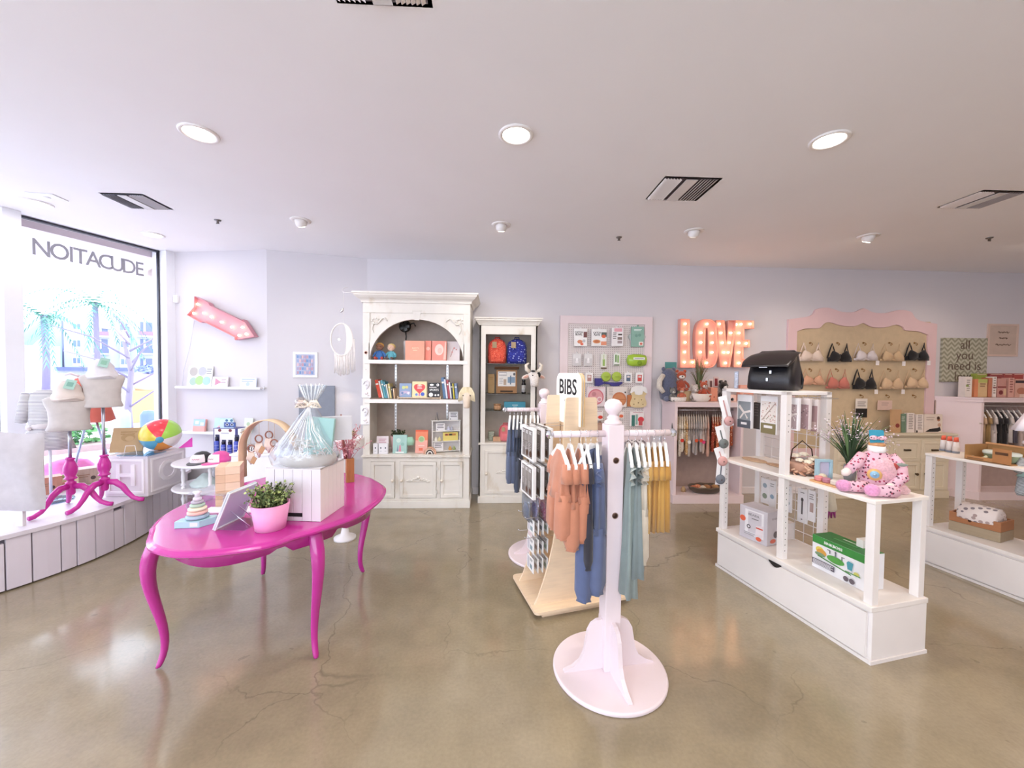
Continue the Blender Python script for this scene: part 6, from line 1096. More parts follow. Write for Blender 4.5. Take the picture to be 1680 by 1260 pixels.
for i, (dx, dy, m, l) in enumerate(((-.15, 0, 'c9704a:fab', 'orange knitted slippers at the left of the dark tray'), (-.09, .01, 'd98a64:floral:f0dcc8:8a4a34:60', 'peach patterned slippers in the dark tray'), (-.035, -.01, 'd9c8b4:fab', 'cream knitted slippers in the dark tray'), (.02, .0, 'a8744a:fab', 'tan knitted slippers in the dark tray'), (.075, .01, '6a4030:fab', 'dark brown slippers in the dark tray'), (.13, .0, 'b88858:fab', 'caramel slippers at the right of the dark tray'))):
    mb = MB(); mb.push((0, 0, 0), rz=.6); [mb.loft([(s*.018, 0, -.002, .014, .034), (s*.018, .0, .014, .017, .042), (s*.018, .006, .030, .014, .030), (s*.018, .01, .038, .006, .014)], m, 12) for s in (-1, 1)]; mb.pop()
    thing('baby_slippers', l, 'slippers', p_+V((dx, dy, .042+.012*(i % 2))), 0, 'slippers in the dark tray', mb=mb)
z = .106; mb = MB(); mb.loft([(0, 0, 0, .03, .02), (0, 0, .03, .035, .022), (0, 0, .07, .012, .010)], 'b89a74:fab', 10); thing('cord_bundle', 'small tan bundle left of the dark slipper tray', 'bundle', on(1121, 4.86, z), mb=mb)
Z1 = 1.266
t = thing('plush_toy', 'big blue grey plush animal with one cream arm, left on the blush cabinet', 'toy', on(1096, 4.90, Z1), .2)
mb = MB(); mb.loft([(0, 0, 0, .05, .05), (0, 0, .03, .10, .08), (0, 0, .14, .125, .085), (0, 0, .28, .11, .075), (0, 0, .37, .085, .06), (0, 0, .41, .04, .03)], '5b6078:fur', 22, pw=.9); part('body', mb, t)
mb = MB(); mb.tube([(-.09, -.02, .33), (-.15, -.03, .26), (-.16, -.04, .18), (-.11, -.06, .11)], [.03, .034, .034, .026], 'd9cfc4:fur', 12); part('arm', mb, t)
for s in (-1, 1): mb = MB(); mb.sph((s*.075, 0, .405), (.028, .016, .03), '5b6078:fur', 10); part('ear', mb, t); mb = MB(); mb.sph((s*.07, -.07, .03), (.036, .045, .034), '6a6e86:fur' if s < 0 else 'd9cfc4:fur', 12); part('foot', mb, t)
shelfbook('teal_card_box', 'small teal picture box leaning high against the plush animals', 'box', 1092, 1110, 594, 4.93, Z1+.315, .02, '4f8f8c:plain', [('r', .08, .1, .95, .55, 'b98a7a:plain'), ('c', .5, .35, .15, 'e3d6c8:plain'), ('r', 0, 0, 1, .08, 'e9e6e0:plain')], lean=.05)
doll(on(1117, 4.86, Z1+.13), -.2, 'rust red plush fox sitting high behind the basket', 'b4502f:fur', None, 'a2452c:fur', .30, 'a2452c:fur', None, 'b4502f:fur', 'efe6de:fur')
mb = MB(); mb.loft([(0, 0, 0, .10, .05), (0, 0, .06, .11, .055), (0, 0, .128, .10, .05)], 'cdb48e:fab', 20); thing('woven_box', 'tan woven box supporting the plush fox', 'box', on(1121, 4.90, Z1), mb=mb, bev=.003)
doll(on(1103, 4.80, Z1), .3, 'small grey plush raccoon in front of the blue animal', '7c7a76:fur', None, '6c6a68:fur', .20, '6c6a68:fur', None, '5a5856:fur', 'd8d4ce:fur')
t = thing('white_basket', 'small white woven basket holding a coral plush', 'basket', on(1113, 4.75, Z1)); mb = MB(); mb.lathe([(.075, 0), (.095, .02), (.10, .055), (.094, .058), (.07, .02), (.0001, .012)], 'eae0da:floral:bdb2ae:d8c8c0:80', n=28, sy=.5); part('bowl', mb, t)
doll(on(1118, 4.79, Z1+.035), -.3, 'coral plush fox lying in the small white basket', 'd07a5c:fur', None, 'c96a4c:fur', .16, 'c96a4c:fur', None, 'd07a5c:fur', 'f0ddd0:fur')
t = thing('white_basket', 'white knitted basket holding a rust red fox', 'basket', on(1151, 4.76, Z1)); mb = MB(); mb.lathe([(.07, 0), (.10, .03), (.125, .10), (.118, .102), (.09, .03), (.0001, .012)], 'e6dad2:fab', n=28, sy=.5); part('bowl', mb, t)
doll(on(1154, 4.80, Z1+.055), 0, 'rust red plush fox with white muzzle in the knitted basket', 'b4502f:fur', None, 'b0482a:fur', .235, 'b0482a:fur', None, 'b4502f:fur', 'efe6de:fur')
doll(on(1139, 4.84, Z1+.0), .2, 'pale grey plush beside the fox basket', 'cfc6c0:fur', None, 'c4bab4:fur', .24, 'c4bab4:fur', None, 'cfc6c0:fur', 'e9e2dc:fur')
def sprig(loc, label, n, L_, mats, spread, vase, flow=None, fn=0, wd=.006, cat='plant', vr=.03, vh=.1):
    t = thing('grass_plant', label, cat, loc); mb = MB(); mb.lathe([(vr*.8, 0), (vr, vh*.5), (vr*.9, vh), (vr*.8, vh), (vr*.85, .01), (.0001, .008)], vase, n=20); part('vase', mb, t)
    g = MB(); fl_ = MB()
    for i in range(n):
        a = random.uniform(0, 2*PI); l = L_*random.uniform(.6, 1.05); sp = spread*random.uniform(.1, 1); pts = []
        for j in range(6): q = j/5; pts.append(V((math.cos(a)*(sp*q**1.6+.01), math.sin(a)*(sp*q**1.6+.01), vh*.8+l*(q-.28*q*q*sp/spread))))
        sd = V((-math.sin(a), math.cos(a), 0)); vs = []
        for j, p in enumerate(pts): ww = wd*(1-(j/5)**2)+.0006; vs += [p-sd*ww, p+sd*ww]
        g.add(vs, [(2*j, 2*j+1, 2*j+3, 2*j+2) for j in range(5)], random.choice(mats))
        if flow and i < fn:
            for q in range(26): p = pts[-1].lerp(pts[3], random.random()*.9)+V((random.gauss(0, .009),)*1+(random.gauss(0, .009), random.gauss(0, .009))); r = .0055; d1 = V((random.gauss(0, 1), random.gauss(0, 1), random.gauss(0, 1))).normalized(); d2 = d1.orthogonal().normalized(); fl_.add([p-d1*r, p+d2*r*.7, p+d1*r, p-d2*r*.7], [(0, 1, 2, 3)], random.choice(flow))
    part('blade', g, t, kind='stuff')
    if flow: part('blossom', fl_, t, kind='stuff')
    return t
sprig(on(1146, 4.96, Z1), 'tall grassy plant behind the toys under the LOVE sign', 60, .52, ['6d7a58:matte', '8a8f66:matte', '5a6a4a:matte'], .15, 'c9a888:fab', ['8a5a4a:matte', 'a8745a:matte'], 12, .005, vr=.05, vh=.14)
shelfbook('pink_canister', 'coral pink tin behind the first display shelf', 'canister', 1166, 1177, 636, 4.90, Z1, .08, 'e59a80:plain', [('c', .5, .3, .12, 'b56a54:plain')], lean=0)
for i, (a, b_, tp_, m, c1) in enumerate(((1163, 1170, 622, 'e8d8d4:plain', '6a4a4a:plain'), (1171, 1179, 618, 'd9c2c0:plain', '8a2f34:plain'), (1180, 1187, 621, 'e6dcd8:plain', '3a3436:plain'))): shelfbook('story_card', ['white striped story card, left of three standing', 'story card with a dark red patch, middle of three', 'white and black story card, right of three'][i], 'card', a, b_, tp_, 4.99, Z1+.07, .01, m, [('r', .2, .5, .8, .9, c1), ('l', .1, .9, .4, 3, .12, '9a8a88:plain')], lean=.05)
mb = MB(); w_ = wpx(1160, 1190, 5.0, Z1); mb.bb(-w_/2, -.04, 0, w_/2, .04, .069, 'dcb9a8:plain'); thing('display_step', 'low peach riser under the three story cards', 'riser', on(1175, 5.0, Z1), mb=mb, bev=.002)
doll(on(1186, 4.94, Z1+.0), .3, 'black and white plush penguin beside the story cards', '221f20:fur', None, '262324:fur', .30, '262324:fur', None, '221f20:fur', 'efeae6:fur')
shelfbook('pink_box', 'pale pink square box right of the penguin', 'box', 1193, 1208, 648, 4.86, Z1, .07, 'efc9bc:plain', [('r', .45, 0, .55, 1, 'f4ddd4:plain')], lean=0)
p_ = on(1225, 5.0, 1.25); mb = MB(); mb.bb(-.14, -.11, -.015, .14, .11, 0, 'f2ece8:paint'); mb.bb(-.01, .0, -.10, .01, .11, -.015, 'f2ece8:paint'); thing('bracket_shelf', 'small white bracket shelf holding the coral drawer box', 'shelf', (p_.x, 5.0, 1.265), mb=mb, bev=.002)
shelfbook('pink_chest', 'small coral drawer box with dark knobs, seen through the tall shelf', 'box', 1214, 1236, 632, 4.94, 1.266, .08, 'eda58f:plain', [('r', .03, .52, .97, .96, 'f0b09c:plain'), ('r', .03, .05, .97, .48, 'f0b09c:plain'), ('c', .3, .74, .045, '4a3434:plain'), ('c', .7, .74, .045, '4a3434:plain'), ('c', .3, .27, .045, '4a3434:plain'), ('c', .7, .27, .045, '4a3434:plain')], lean=0)
# ================================================ RIGHT CABINET
for i, (a, b_, tp_, m, dec, l) in enumerate(((1583, 1594, 618, 'efe6e0:plain', [('l', .2, .7, .8, 6, .1, 'a89c96:plain'), ('r', .1, .5, .5, .6, '8a9a4a:plain')], 'white fine-print box leaning left on the right cabinet'), (1598, 1604, 622, 'd98a60:plain', [], 'narrow orange box beside the leaning white box'), (1604, 1619, 622, 'd9b98a:plain', [('r', 0, .8, 1, 1, 'b9bf6a:plain'), ('l', .2, .8, .7, 2, .12, '8a6a4a:plain')], 'tan box with an olive green top edge'), (1621, 1627, 620, 'c47a5a:plain', [], 'narrow brick red box, third group'), (1628, 1634, 618, 'eee4de:plain', [('l', .2, .8, .9, 7, .12, 'a0948e:plain'), ('r', 0, .45, 1, .5, '8a4a4a:plain')], 'narrow white printed box beside the brick box'), (1636, 1650, 621, 'c9948a:plain', [('r', 0, .5, 1, .58, '8a3a3a:plain'), ('c', .4, .25, .25, '7a3034:plain'), ('r', .7, .1, 1, .45, 'd9b894:plain')], 'dusty red pictured carton on the right cabinet'), (1654, 1663, 620, 'dba89a:plain', [('l', .2, .8, .9, 6, .13, '9a5a54:plain')], 'pink printed carton, second from the photo edge'), (1665, 1690, 622, 'd8a896:plain', [('r', 0, .78, 1, .92, '3a2a30:plain'), ('c', .4, .35, .3, 'b97a62:plain', .7), ('r', .3, .0, 1, .18, 'e6cfc0:plain')], 'wide pictured carton at the photo edge on the cabinet'))):
    shelfbook('carton', l, 'box', a, b_, tp_, 4.90, 1.347, .08, m, dec, lean=0)
for i, (a, b_, m) in enumerate(((1600, 1618, '9aa84a:plain'), (1622, 1645, '9a4a4a:plain'), (1646, 1660, 'a8504c:plain'), (1661, 1678, 'b04a44:plain'))): shelfbook('carton', ['olive carton in the rear row', 'dark red carton in the rear row, left', 'dark red carton in the rear row, middle', 'brick red carton in the rear row, right'][i], 'box', a, b_, 613, 5.0, 1.347, .06, m, [('l', .1, .9, .95, 1, .04, 'd9c0b0:plain')], lean=0)
for i, (m, k, c_) in enumerate((('d8ccc0:fab', 'shirt', 'ivory'), ('c9a888:fab', 'shirt', 'tan'), ('a8885a:fab', 'shirt', 'olive brown'), ('cfc4c0:fab', 'romper', 'pale grey'), ('1d1b1e:fab', 'shirt', 'black'), ('232024:fab', 'romper', 'black'), ('d9d0cc:fab', 'shirt', 'white'), ('5a5460:fab', 'shirt', 'grey'), ('b8a49c:fab', 'romper', 'mauve'))):
    x = 6.42+.075*i; hanger((x, RCY, RCZ-.012), 1.0, 'hanger in the right cabinet, %s from its left' % OR[i], 'hangers in the right cabinet', HM)
    garment((x, RCY, RCZ-.024), 1.0, 'baby_'+k, '%s baby %s in the right cabinet, %s from its left' % (c_, k, OR[i]), 'clothes in the right cabinet', k, .26, .46 if k == 'shirt' else .55, m, .04, i)
# ================================================ WINDOW DISPLAY
PT = PZ+.001
FAC = .80      # yaw of things that face the camera from the window corner
PK = 'c9319b:gloss'
xr = Xp(62, 3.02, .8); xl = Xp(-38, 3.02, .8); zb = at(40, 838, y=3.02).z; zt = at(55, 710, y=3.02).z
t = thing('canvas_board', 'large board covered in wrinkled off white canvas at the left edge', 'display board', ((xl+xr)/2, 3.02, 0), .22); w_ = (xr-xl)/2
mb = MB(); vs = []; fs = []; NX, NZ = 16, 14
for i in range(NX+1):
    for j in range(NZ+1):
        u, v_ = i/NX, j/NZ; edge = min(u, 1-u, v_, 1-v_); vs.append((-w_+2*w_*u+.006*math.sin(v_*9), -.035*min(1, edge*9)-.010*math.sin(u*5+v_*7)*min(1, edge*6), zb+(zt-zb)*v_+.012*math.sin(u*6)))
for i in range(NX):
    for j in range(NZ): a = i*(NZ+1)+j; fs.append((a, a+NZ+1, a+NZ+2, a+1))
mb.add(vs, fs, 'c6c0c4:fab', True); part('canvas_cover', mb, t); mb = MB(); mb.bb(-w_+.01, .0, zb, w_-.01, .02, zt-.02, 'd9d4d6:fab'); part('board', mb, t, bev=.006)
for x in (-w_*.5, w_*.28): mb = MB(); mb.bb(x-.02, .0, PT, x+.02, .03, zb+.01, 'e9e4e6:paint'); part('foot', mb, t)
def mannequin(px, py, label, zbot, ztop, w, hat, tagc, yaw, pole='b9bcc8:metal'):
    p = at(px, py, z=PT); t = thing('child_mannequin', label, 'mannequin', p, yaw); zb = zbot-PT; zt = ztop-PT; H = zt-zb; s = w/2
    for k in range(3):
        a = k*2*PI/3-.35; d = V((math.cos(a), math.sin(a), 0)); pts = [(.02, .20), (.07, .195), (.12, .15), (.155, .09), (.19, .045), (.235, .022), (.265, .018)]
        mb = MB(); mb.tube([d*r+V((0, 0, z)) for r, z in pts], [.022, .024, .021, .018, .016, .017, .016], PK, 10, flat=1.1); part('leg', mb, t)
    mb = MB(); mb.lathe([(.0001, .12), (.02, .125), (.028, .14), (.028, .215), (.034, .225), (.034, .232), (.022, .24), (.022, .252), (.040, .262), (.040, .27), (.030, .28), (.044, .32), (.044, .36), (.030, .40), (.022, .42), (.030, .425), (.030, .435), (.012, .44)], PK, n=24); part('turned_column', mb, t)
    mb = MB(); mb.lathe([(.011, .43), (.011, zb+.02)], pole, n=12); part('pole', mb, t)
    mb = MB(); mb.loft([(0, 0, zb, s*.84, s*.44), (0, 0, zb+.012, s*.89, s*.48), (0, 0, zb+H*.16, s*.80, s*.46), (0, 0, zb+H*.34, s*.78, s*.44), (0, 0, zb+H*.55, s*.80, s*.45), (0, 0, zb+H*.78, s*.94, s*.42), (0, 0, zb+H*.88, s*.98, s*.34), (0, 0, zb+H*.95, s*.80, s*.26), (0, 0, zb+H, s*.34, s*.24)], 'c9c1bd:fab', 28, pw=.88); part('torso', mb, t)
    hz = zb+H*.90; hm = hat; mb = MB(); mb.loft([(0, 0, hz-.02, s*.78, s*.48), (0, 0, hz+.01, s*.72, s*.52), (.0, 0, hz+.045, s*.60, s*.48), (-.005, 0, hz+.055, s*.56, s*.46), (-.005, 0, hz+.09, s*.54, s*.44), (-.01, 0, hz+.13, s*.38, s*.32), (-.01, 0, hz+.15, s*.12, s*.12)], hm, 26, .08, 6); h = part('sun_hat', mb, t)
    mb = MB(); mb.tube([(-s*.74, -.0, hz), (-s*.3, -s*.55, hz-.005), (s*.3, -s*.55, hz+.01), (s*.76, 0, hz-.03)], .010, hm, 6); part('hat_tie', mb, h)
    mb = MB(); mb.push((.015, -s*.42, hz+.12), rx=-.55, ry=.25); mb.bb(-.03, 0, -.045, .03, .002, .045, 'a9cfc2:plain'); mb.bb(-.018, -.001, -.02, .018, 0, .02, tagc); mb.pop(); part('tag', mb, h)
    return p
yy = at(117, 836, z=PT).y
mannequin(117, 836, 'beige child torso on a pink tripod, nearer the left, with a beige hat', at(115, 706, y=yy).z, at(110, 648, y=yy).z, .30, 'e0d2ca:fab', '7fae9f:plain', .7)
yy = at(172, 828, z=PT).y
mannequin(172, 828, 'beige child torso on a pink tripod, beside the white block, with a white hat', at(160, 668, y=yy).z, at(160, 612, y=yy).z, .29, 'e6e2e6:fab', '8fc0a8:plain', .7)
# striped dress on a clear stand
p = at(84, 822, z=PT); yy = p.y; t = thing('dress_stand', 'clear display stand with round glass base behind the nearer torso', 'display stand', p, .3)
mb = MB(); mb.lathe([(.0001, 0), (.14, 0), (.145, .006), (.14, .012), (.0001, .012)], 'cfe3ee:clear', n=32); part('glass_base', mb, t); mb = MB(); mb.lathe([(.010, .012), (.010, at(84, 728, y=yy).z-PT+.1)], 'dfe3ec:plain', n=10); part('pole', mb, t)
zt = at(80, 640, y=yy).z; ln = zt-at(80, 737, y=yy).z; ds = thing('striped_dress', 'grey and white striped child dress with a waist tie behind the nearer torso', 'clothing', (p.x-.03, p.y+.01, zt), .3)
mb = MB(); SP = 'dcd8d6:stripe:8f8b90:Z:28'; mb.loft([(0, 0, 0, .06, .03), (0, 0, -.03, .11, .045), (0, 0, -.10, .125, .055), (0, 0, -ln*.42, .12, .055), (0, 0, -ln*.60, .125, .06), (0, 0, -ln*.66, .125, .06), (0, 0, -ln*.8, .16, .07), (0, 0, -ln, .19, .08)], SP, 30, .14, 8); part('body', mb, ds)
mb = MB(); mb.push((-.12, 0, -.03), ry=.20); mb.loft([(0, 0, 0, .04, .035), (0, 0, -.12, .045, .038), (0, 0, -.26, .036, .03)], SP, 14, .1); mb.pop(); part('sleeve', mb, ds)
mb = MB(); mb.tube([(-.122, -.02, -ln*.62), (0, -.066, -ln*.60), (.122, -.02, -ln*.58)], .014, 'd4cbc8:fab', 8, flat=1.6); mb.sph((-.09, -.055, -ln*.64), (.022, .012, .018), 'd4cbc8:fab', 8); part('waist_tie', mb, ds)
p = at(152, 790, z=PT); t = thing('dress_stand', 'A-shaped metal stand behind the farther torso', 'display stand', p, .6); yy = p.y; zz_ = at(152, 690, y=yy).z-PT
for dx in (-.16, .16): mb = MB(); mb.tube([(dx, 0, 0), (dx*.15, 0, zz_+.05)], .010, 'aab4d0:metal', 8); part('leg', mb, t)
mb = MB(); mb.tube([(0, 0, zz_), (0, 0, zz_+.30)], .010, 'aab4d0:metal', 8); part('pole', mb, t)
zt = at(135, 618, y=yy).z; ln = zt-at(150, 693, y=yy).z; ds = thing('coral_dress', 'coral orange child dress showing behind the farther torso', 'clothing', (p.x-.03, p.y, zt), .6)
mb = MB(); mb.loft([(0, 0, 0, .04, .02), (0, 0, -.02, .09, .035), (0, 0, -.10, .13, .05), (0, 0, -ln*.5, .15, .06), (0, 0, -ln*.95, .20, .09), (0, 0, -ln, .15, .07)], 'd8705f:fab', 24, .12, 6); part('body', mb, ds); mb = MB(); mb.tube([(-.05, 0, .0), (-.12, 0, .035), (-.16, 0, .02)], .012, 'e8dfdf:fab', 8); part('strap', mb, ds)
# toy block
B_ = at(243, 815, z=PT); C_ = at(292, 797, z=PT); A_ = at(172, 815, z=PT); h = at(241, 748, y=B_.y).z-PT
rz = math.atan2(B_.y-A_.y, B_.x-A_.x); wx = (B_-A_).length; wy = .44
t = thing('letter_block', 'big white toy block with an embossed H and O on the window platform', 'toy block', A_, rz)
mb = MB(); mb.bb(0, 0, 0, wx, wy, h, 'ddd5db:paint'); part('block', mb, t, bev=.006)
mb = MB(); mb.frame(.03, .03, wx-.03, h-.03, .022, .008, 'efeaee:paint', y=-.007); part('border', mb, t, bev=.003); mb = MB(); mb.text('H', h*.72, 'efeaee:paint', (wx/2, -.004, h/2), ext=.005, bold=.004); part('letter', mb, t)
mb = MB(); mb.push((wx, 0, 0), rz=PI/2); mb.frame(.03, .03, wy-.03, h-.03, .022, .008, 'e9e2e6:paint', y=-.007); mb.pop(); part('border', mb, t, bev=.003); mb = MB(); mb.text('O', h*.72, 'e9e2e6:paint', (wx+.004, wy/2, h/2), rz=PI/2, ext=.005, bold=.004); part('letter', mb, t)
ZB = PT+h; p = at(264, 738, z=ZB+.001); R_ = .165
t = thing('beach_ball', 'glossy inflatable beach ball of coloured segments on the white block', 'ball', (p.x, p.y, ZB+R_*.93+.001), .62, rx=.2, ry=-.1)
cols = ['e8434f:gloss', 'f0e9e6:gloss', 'e6cf4e:gloss', '68aecb:gloss', 'f09a45:gloss', 'ece4e2:gloss', 'a6d65a:gloss']
cols = ['a6d65a:gloss', 'e8434f:gloss', 'e6cf4e:gloss', '68aecb:gloss', 'f09a45:gloss', 'ece4e2:gloss']
for k in range(6):
    mb = MB(); vs = []; fs = []; NA, NB = 6, 12
    for i in range(NA+1):
        a = (k+i/NA)*PI/3+.05
        for j in range(NB+1):
            b_ = PI*(.055+.89*j/NB); vs.append((R_*math.sin(b_)*math.cos(a), -R_*math.cos(b_), R_*.93*math.sin(b_)*math.sin(a)))
    for i in range(NA):
        for j in range(NB): q = i*(NB+1)+j; fs.append((q, q+1, q+NB+2, q+NB+1))
    mb.add(vs, fs, cols[k], True); part('segment', mb, t)
mb = MB(); mb.push(rx=PI/2); mb.lathe([(R_*.2, R_*.97), (R_*.17, R_*1.0), (R_*.08, R_*1.015), (.0001, R_*1.02)], '4f9fc0:gloss', n=20); mb.lathe([(.0001, -R_*1.02), (R_*.17, -R_*1.0), (R_*.2, -R_*.97)], '4f9fc0:gloss', n=20); mb.pop(); part('end_disc', mb, t)
p = at(206, 742, z=ZB+.001); boxart('clipboard', 'brown paper wrapped board leaning beside the beach ball', 'board', p, .26, .012, .24, 'b79a74:matte', [('l', .25, .75, .8, 2, .08, '97794f:matte'), ('c', .5, .6, .22, 'a78a62:matte', .7), ('c', .55, .55, .13, 'b99c74:matte', .7)], rz+.25, .30)
mb = MB(); q = [(-.05, 0, .0), (-.035, .0, .09), (.035, 0, .09), (.05, 0, 0), (.05, -.06, 0)]; mb.tube(q, .0025, 'f4f6fa:plain', 6); mb.tube([(-.05, 0, 0), (-.05, -.06, 0)], .0025, 'f4f6fa:plain', 6); thing('wire_easel', 'white wire easel in front of the brown board', 'stand', at(214, 748, z=ZB+.001)+V((0, 0, .003)), rz+.25, mb=mb)
p = at(235, 745, z=ZB+.0005); mb = MB(); mb.bb(-.15, -.10, 0, .13, .10, .012, 'd3e6f2:clear'); thing('acrylic_sheet', 'clear acrylic sheet lying on the white block', 'acrylic sheet', p, rz, mb=mb, bev=.002)
for (px, py, wd, dp, hh, m, nm, l, c_) in ((76, 812, .20, .14, .16, 'b9806a:wood', 'wooden_box', 'small reddish wooden box behind the clear stand', 'box'), (142, 795, .24, .16, .16, 'b59a8a:wood', 'wooden_box', 'brown printed crate behind the farther torso stand', 'box')):
    p = at(px, py, z=PT); t = boxart(nm, l, c_, p, wd, dp, hh, m, [('c', .7, .4, .08, '4a3430:plain'), ('l', .2, .6, .6, 2, .12, '97725a:plain')], .9)
p = at(106, 802, z=PT); t = thing('pastel_toy', 'pastel block toy with coloured dots behind the nearer torso', 'toy', p, .9); mb = MB(); mb.bb(-.09, -.05, 0, .09, .05, .11, 'e3d2ac:plain'); part('block', mb, t, bev=.01)
for i, m in enumerate(('d9a49a:plain', 'b9c49a:plain', 'd9c07a:plain')): mb = MB(); mb.sph((-.06+.06*i, 0, .125), .022, m, 10); part('bead', mb, t)
mb = MB(); mb.push((.0, -.051, .05), rx=PI/2); mb.lathe([(.03, 0), (.028, .006), (.0001, .006)], 'e39a90:plain', n=16); mb.pop(); part('wheel', mb, t)
p = at(110, 790, z=PT); t = thing('pink_cushion', 'round bright pink pleated cushion near the glass', 'cushion', p+V((-.15, .15, .10)), .8)
mb = MB(); mb.loft([(0, 0, -.10, .14, .08), (0, 0, -.05, .19, .11), (0, 0, .02, .20, .12), (0, 0, .08, .15, .09), (0, 0, .11, .05, .03)], 'ea7fc0:fab', 26, .12, 9); part('cover', mb, t); mb = MB(); mb.sph((0, 0, .11), .018, 'd960ad:fab', 8); part('button', mb, t)
mb = MB(); mb.prism([(0, 0), (.11, .10), (.11, .0)], .01, 'e858c0:fab'); p = at(283, 737, z=ZB); thing('pink_pennant', 'small bright pink triangle behind the beach ball', 'pennant', (p.x+.02, p.y+.05, ZB+.001), .7, mb=mb)
# ================================================ CORNER TABLE GROUP BEHIND THE PINK TABLE
yT = 3.98; zT = at(350, 765, y=yT-.3).z; xT = Xp(352, yT, zT)
t = thing('tiered_table', 'white two-tier round table with turned spindles holding the caps', 'table', (xT, yT, 0)); wt = 'e9e6ea:paint'
zM = zT-.235
for zz_, r in ((zT, .33), (zM, .33)): mb = MB(); mb.lathe([(.0001, zz_-.022), (r-.01, zz_-.022), (r, zz_-.016), (r, zz_-.006), (r-.006, zz_), (.0001, zz_)], wt, n=44, sm=False); part('tier', mb, t, bev=.002)
for a in (-2.2, -1.1, .5, 2.2):
    for z0q, z1q in ((zM, zT-.022), (0, zM-.022)):
        hh = z1q-z0q; mb = MB(); mb.lathe([(r, z0q+hh*q) for r, q in ((.018, 0), (.018, .06), (.010, .10), (.020, .16), (.012, .24), (.017, .5), (.012, .76), (.020, .84), (.010, .90), (.018, .94), (.018, 1))], wt, c=(.25*math.cos(a), .25*math.sin(a), 0), n=14); part('spindle', mb, t)
def cap(loc, rz, label, brim, front, txt):
    t = thing('baseball_cap', label, 'cap', loc, rz, 'caps on the round table')
    mb = MB(); mb.loft([(0, 0, 0, .085, .095), (0, 0, .03, .086, .095), (0, .0, .065, .072, .078), (0, .005, .09, .04, .045), (0, .008, .098, .008, .008)], brim, 24); part('crown', mb, t)
    mb = MB(); vs = []; fs = []
    for i in range(9):
        a = -PI/2+(i-4)*.20
        for j, (z, k_) in enumerate(((.006, 1.03), (.035, 1.03), (.062, .93), (.078, .72))): vs.append((.087*k_*math.cos(a), .097*k_*math.sin(a), z))
        if i: q = 4*i; fs += [(q-4+j, q+j, q+j+1, q-3+j) for j in range(3)]
    mb.add(vs, fs, front, True); part('front_panel', mb, t)
    mb = MB(); mb.tube([(-.03+.006*q, -.100+.0, .040+.006*math.sin(q*2.1)) for q in range(11)], .0022, 'd36a86:plain' if txt == 'mama' else 'b9949c:plain', 5); part('lettering', mb, t)
    mb = MB(); ol = [(.088*math.cos(a), .098*math.sin(a)) for a in [-PI+PI*i/12 for i in range(13)]]+[(.09*math.cos(a), -.04+.135*math.sin(a)) for a in [-PI*i/12 for i in range(13)]]; mb.slab([(.088*math.cos(a), .09*math.sin(a)) for a in [-.15-(PI-.3)*i/10 for i in range(11)]]+[(.084*math.cos(a), -.03+.145*math.sin(a)) for a in [-PI+.1+(PI-.2)*i/10 for i in range(11)]], -.002, .004, brim); part('brim', mb, t)
    return t
cap((Xp(331, yT-.12, zT), yT-.12, zT+.003), .15, 'black cap with a white panel and pink script on the round table', '2f2d33:fab', 'efe3e6:fab', 'mama')
cap((Xp(361, yT-.10, zT), yT-.10, zT+.003), -.2, 'bright pink cap with a white panel on the round table', 'ea5aa8:fab', 'f3ece9:fab', 'mini')
# sunscreen display
yS = yT+.10; xS = Xp(373, yS, zT+.15); wS = wpx(349, 397, yS, zT+.15); hS = at(373, 703, y=yS).z-zT
t = thing('sunscreen_display', 'blue and white counter display with four dark blue tubes', 'display box', (xS, yS, zT+.001), -.08)
mb = MB(); mb.bb(-wS/2, 0, 0, wS/2-.05, .13, hS, '4a4a86:plain'); mb.bb(-wS/2+.012, -.004, .01, wS/2-.062, 0, hS-.005, 'eceaf2:plain'); part('carton', mb, t); mb = MB(); mb.bb(wS/2-.05, 0, 0, wS/2-.0, .13, hS*.98, 'e9ecea:plain'); mb.bb(wS/2-.05, -.002, 0, wS/2-.035, .0, hS, '3a3a78:plain'); part('side_flap', mb, t)
mb = MB()
for i, hq in enumerate((.78, .60, .60, .78)): x = -wS/2+.045+i*.068; mb.bb(x-.022, -.0045, .03, x+.022, -.0041, hS*hq, '2b2a50:plain')
part('cut_out', mb, t)
for i, hq in enumerate((.60, .44, .44, .60)):
    x = -wS/2+.045+i*.068; hh = hS*hq; mb = MB(); mb.lathe([(.018, 0), (.019, .01), (.019, hh*.72), (.013, hh*.78)], '4654b8:gloss', c=(x, -.016, .03), n=14); mb.lathe([(.014, hh*.78), (.014, hh), (.0001, hh)], '24243a:gloss', c=(x, -.016, .03), n=12); [mb.lathe([(.0193, hh*q), (.0193, hh*q+.006)], '9aa6e6:plain', c=(x, -.016, .03), n=14) for q in (.15, .3, .5)]; tu = part('tube', mb, t)
mb = MB(); mb.bb(-.06, -.0055, hS*.82, .02, -.005, hS*.82+.006, '8a8aa0:plain'); [mb.add([(-.075+.055*k+.018*math.cos(a), -.0055, hS*.93+.015*math.sin(a)) for a in [i*PI/8 for i in range(16)]], [tuple(range(16))], '7a3a44:gloss') for k in (0, 2)]; part('print', mb, t)
mb = MB(); mb.bb(-.09, .02, hS, .05, .024, hS+.085, 'cfe3ee:plain'); mb.bb(-.045, .015, hS+.01, .075, .019, hS+.06, '3f5a9c:plain')
for k in (0, 1): mb.add([(-.012+.05*k+.017*math.cos(a), .0145, hS+.036+.013*math.sin(a)) for a in [i*PI/8 for i in range(16)]], [tuple(range(16))], 'eef2f8:plain'); mb.add([(-.012+.05*k+.012*math.cos(a), .0142, hS+.036+.009*math.sin(a)) for a in [i*PI/8 for i in range(16)]], [tuple(range(16))], '2a3050:gloss')
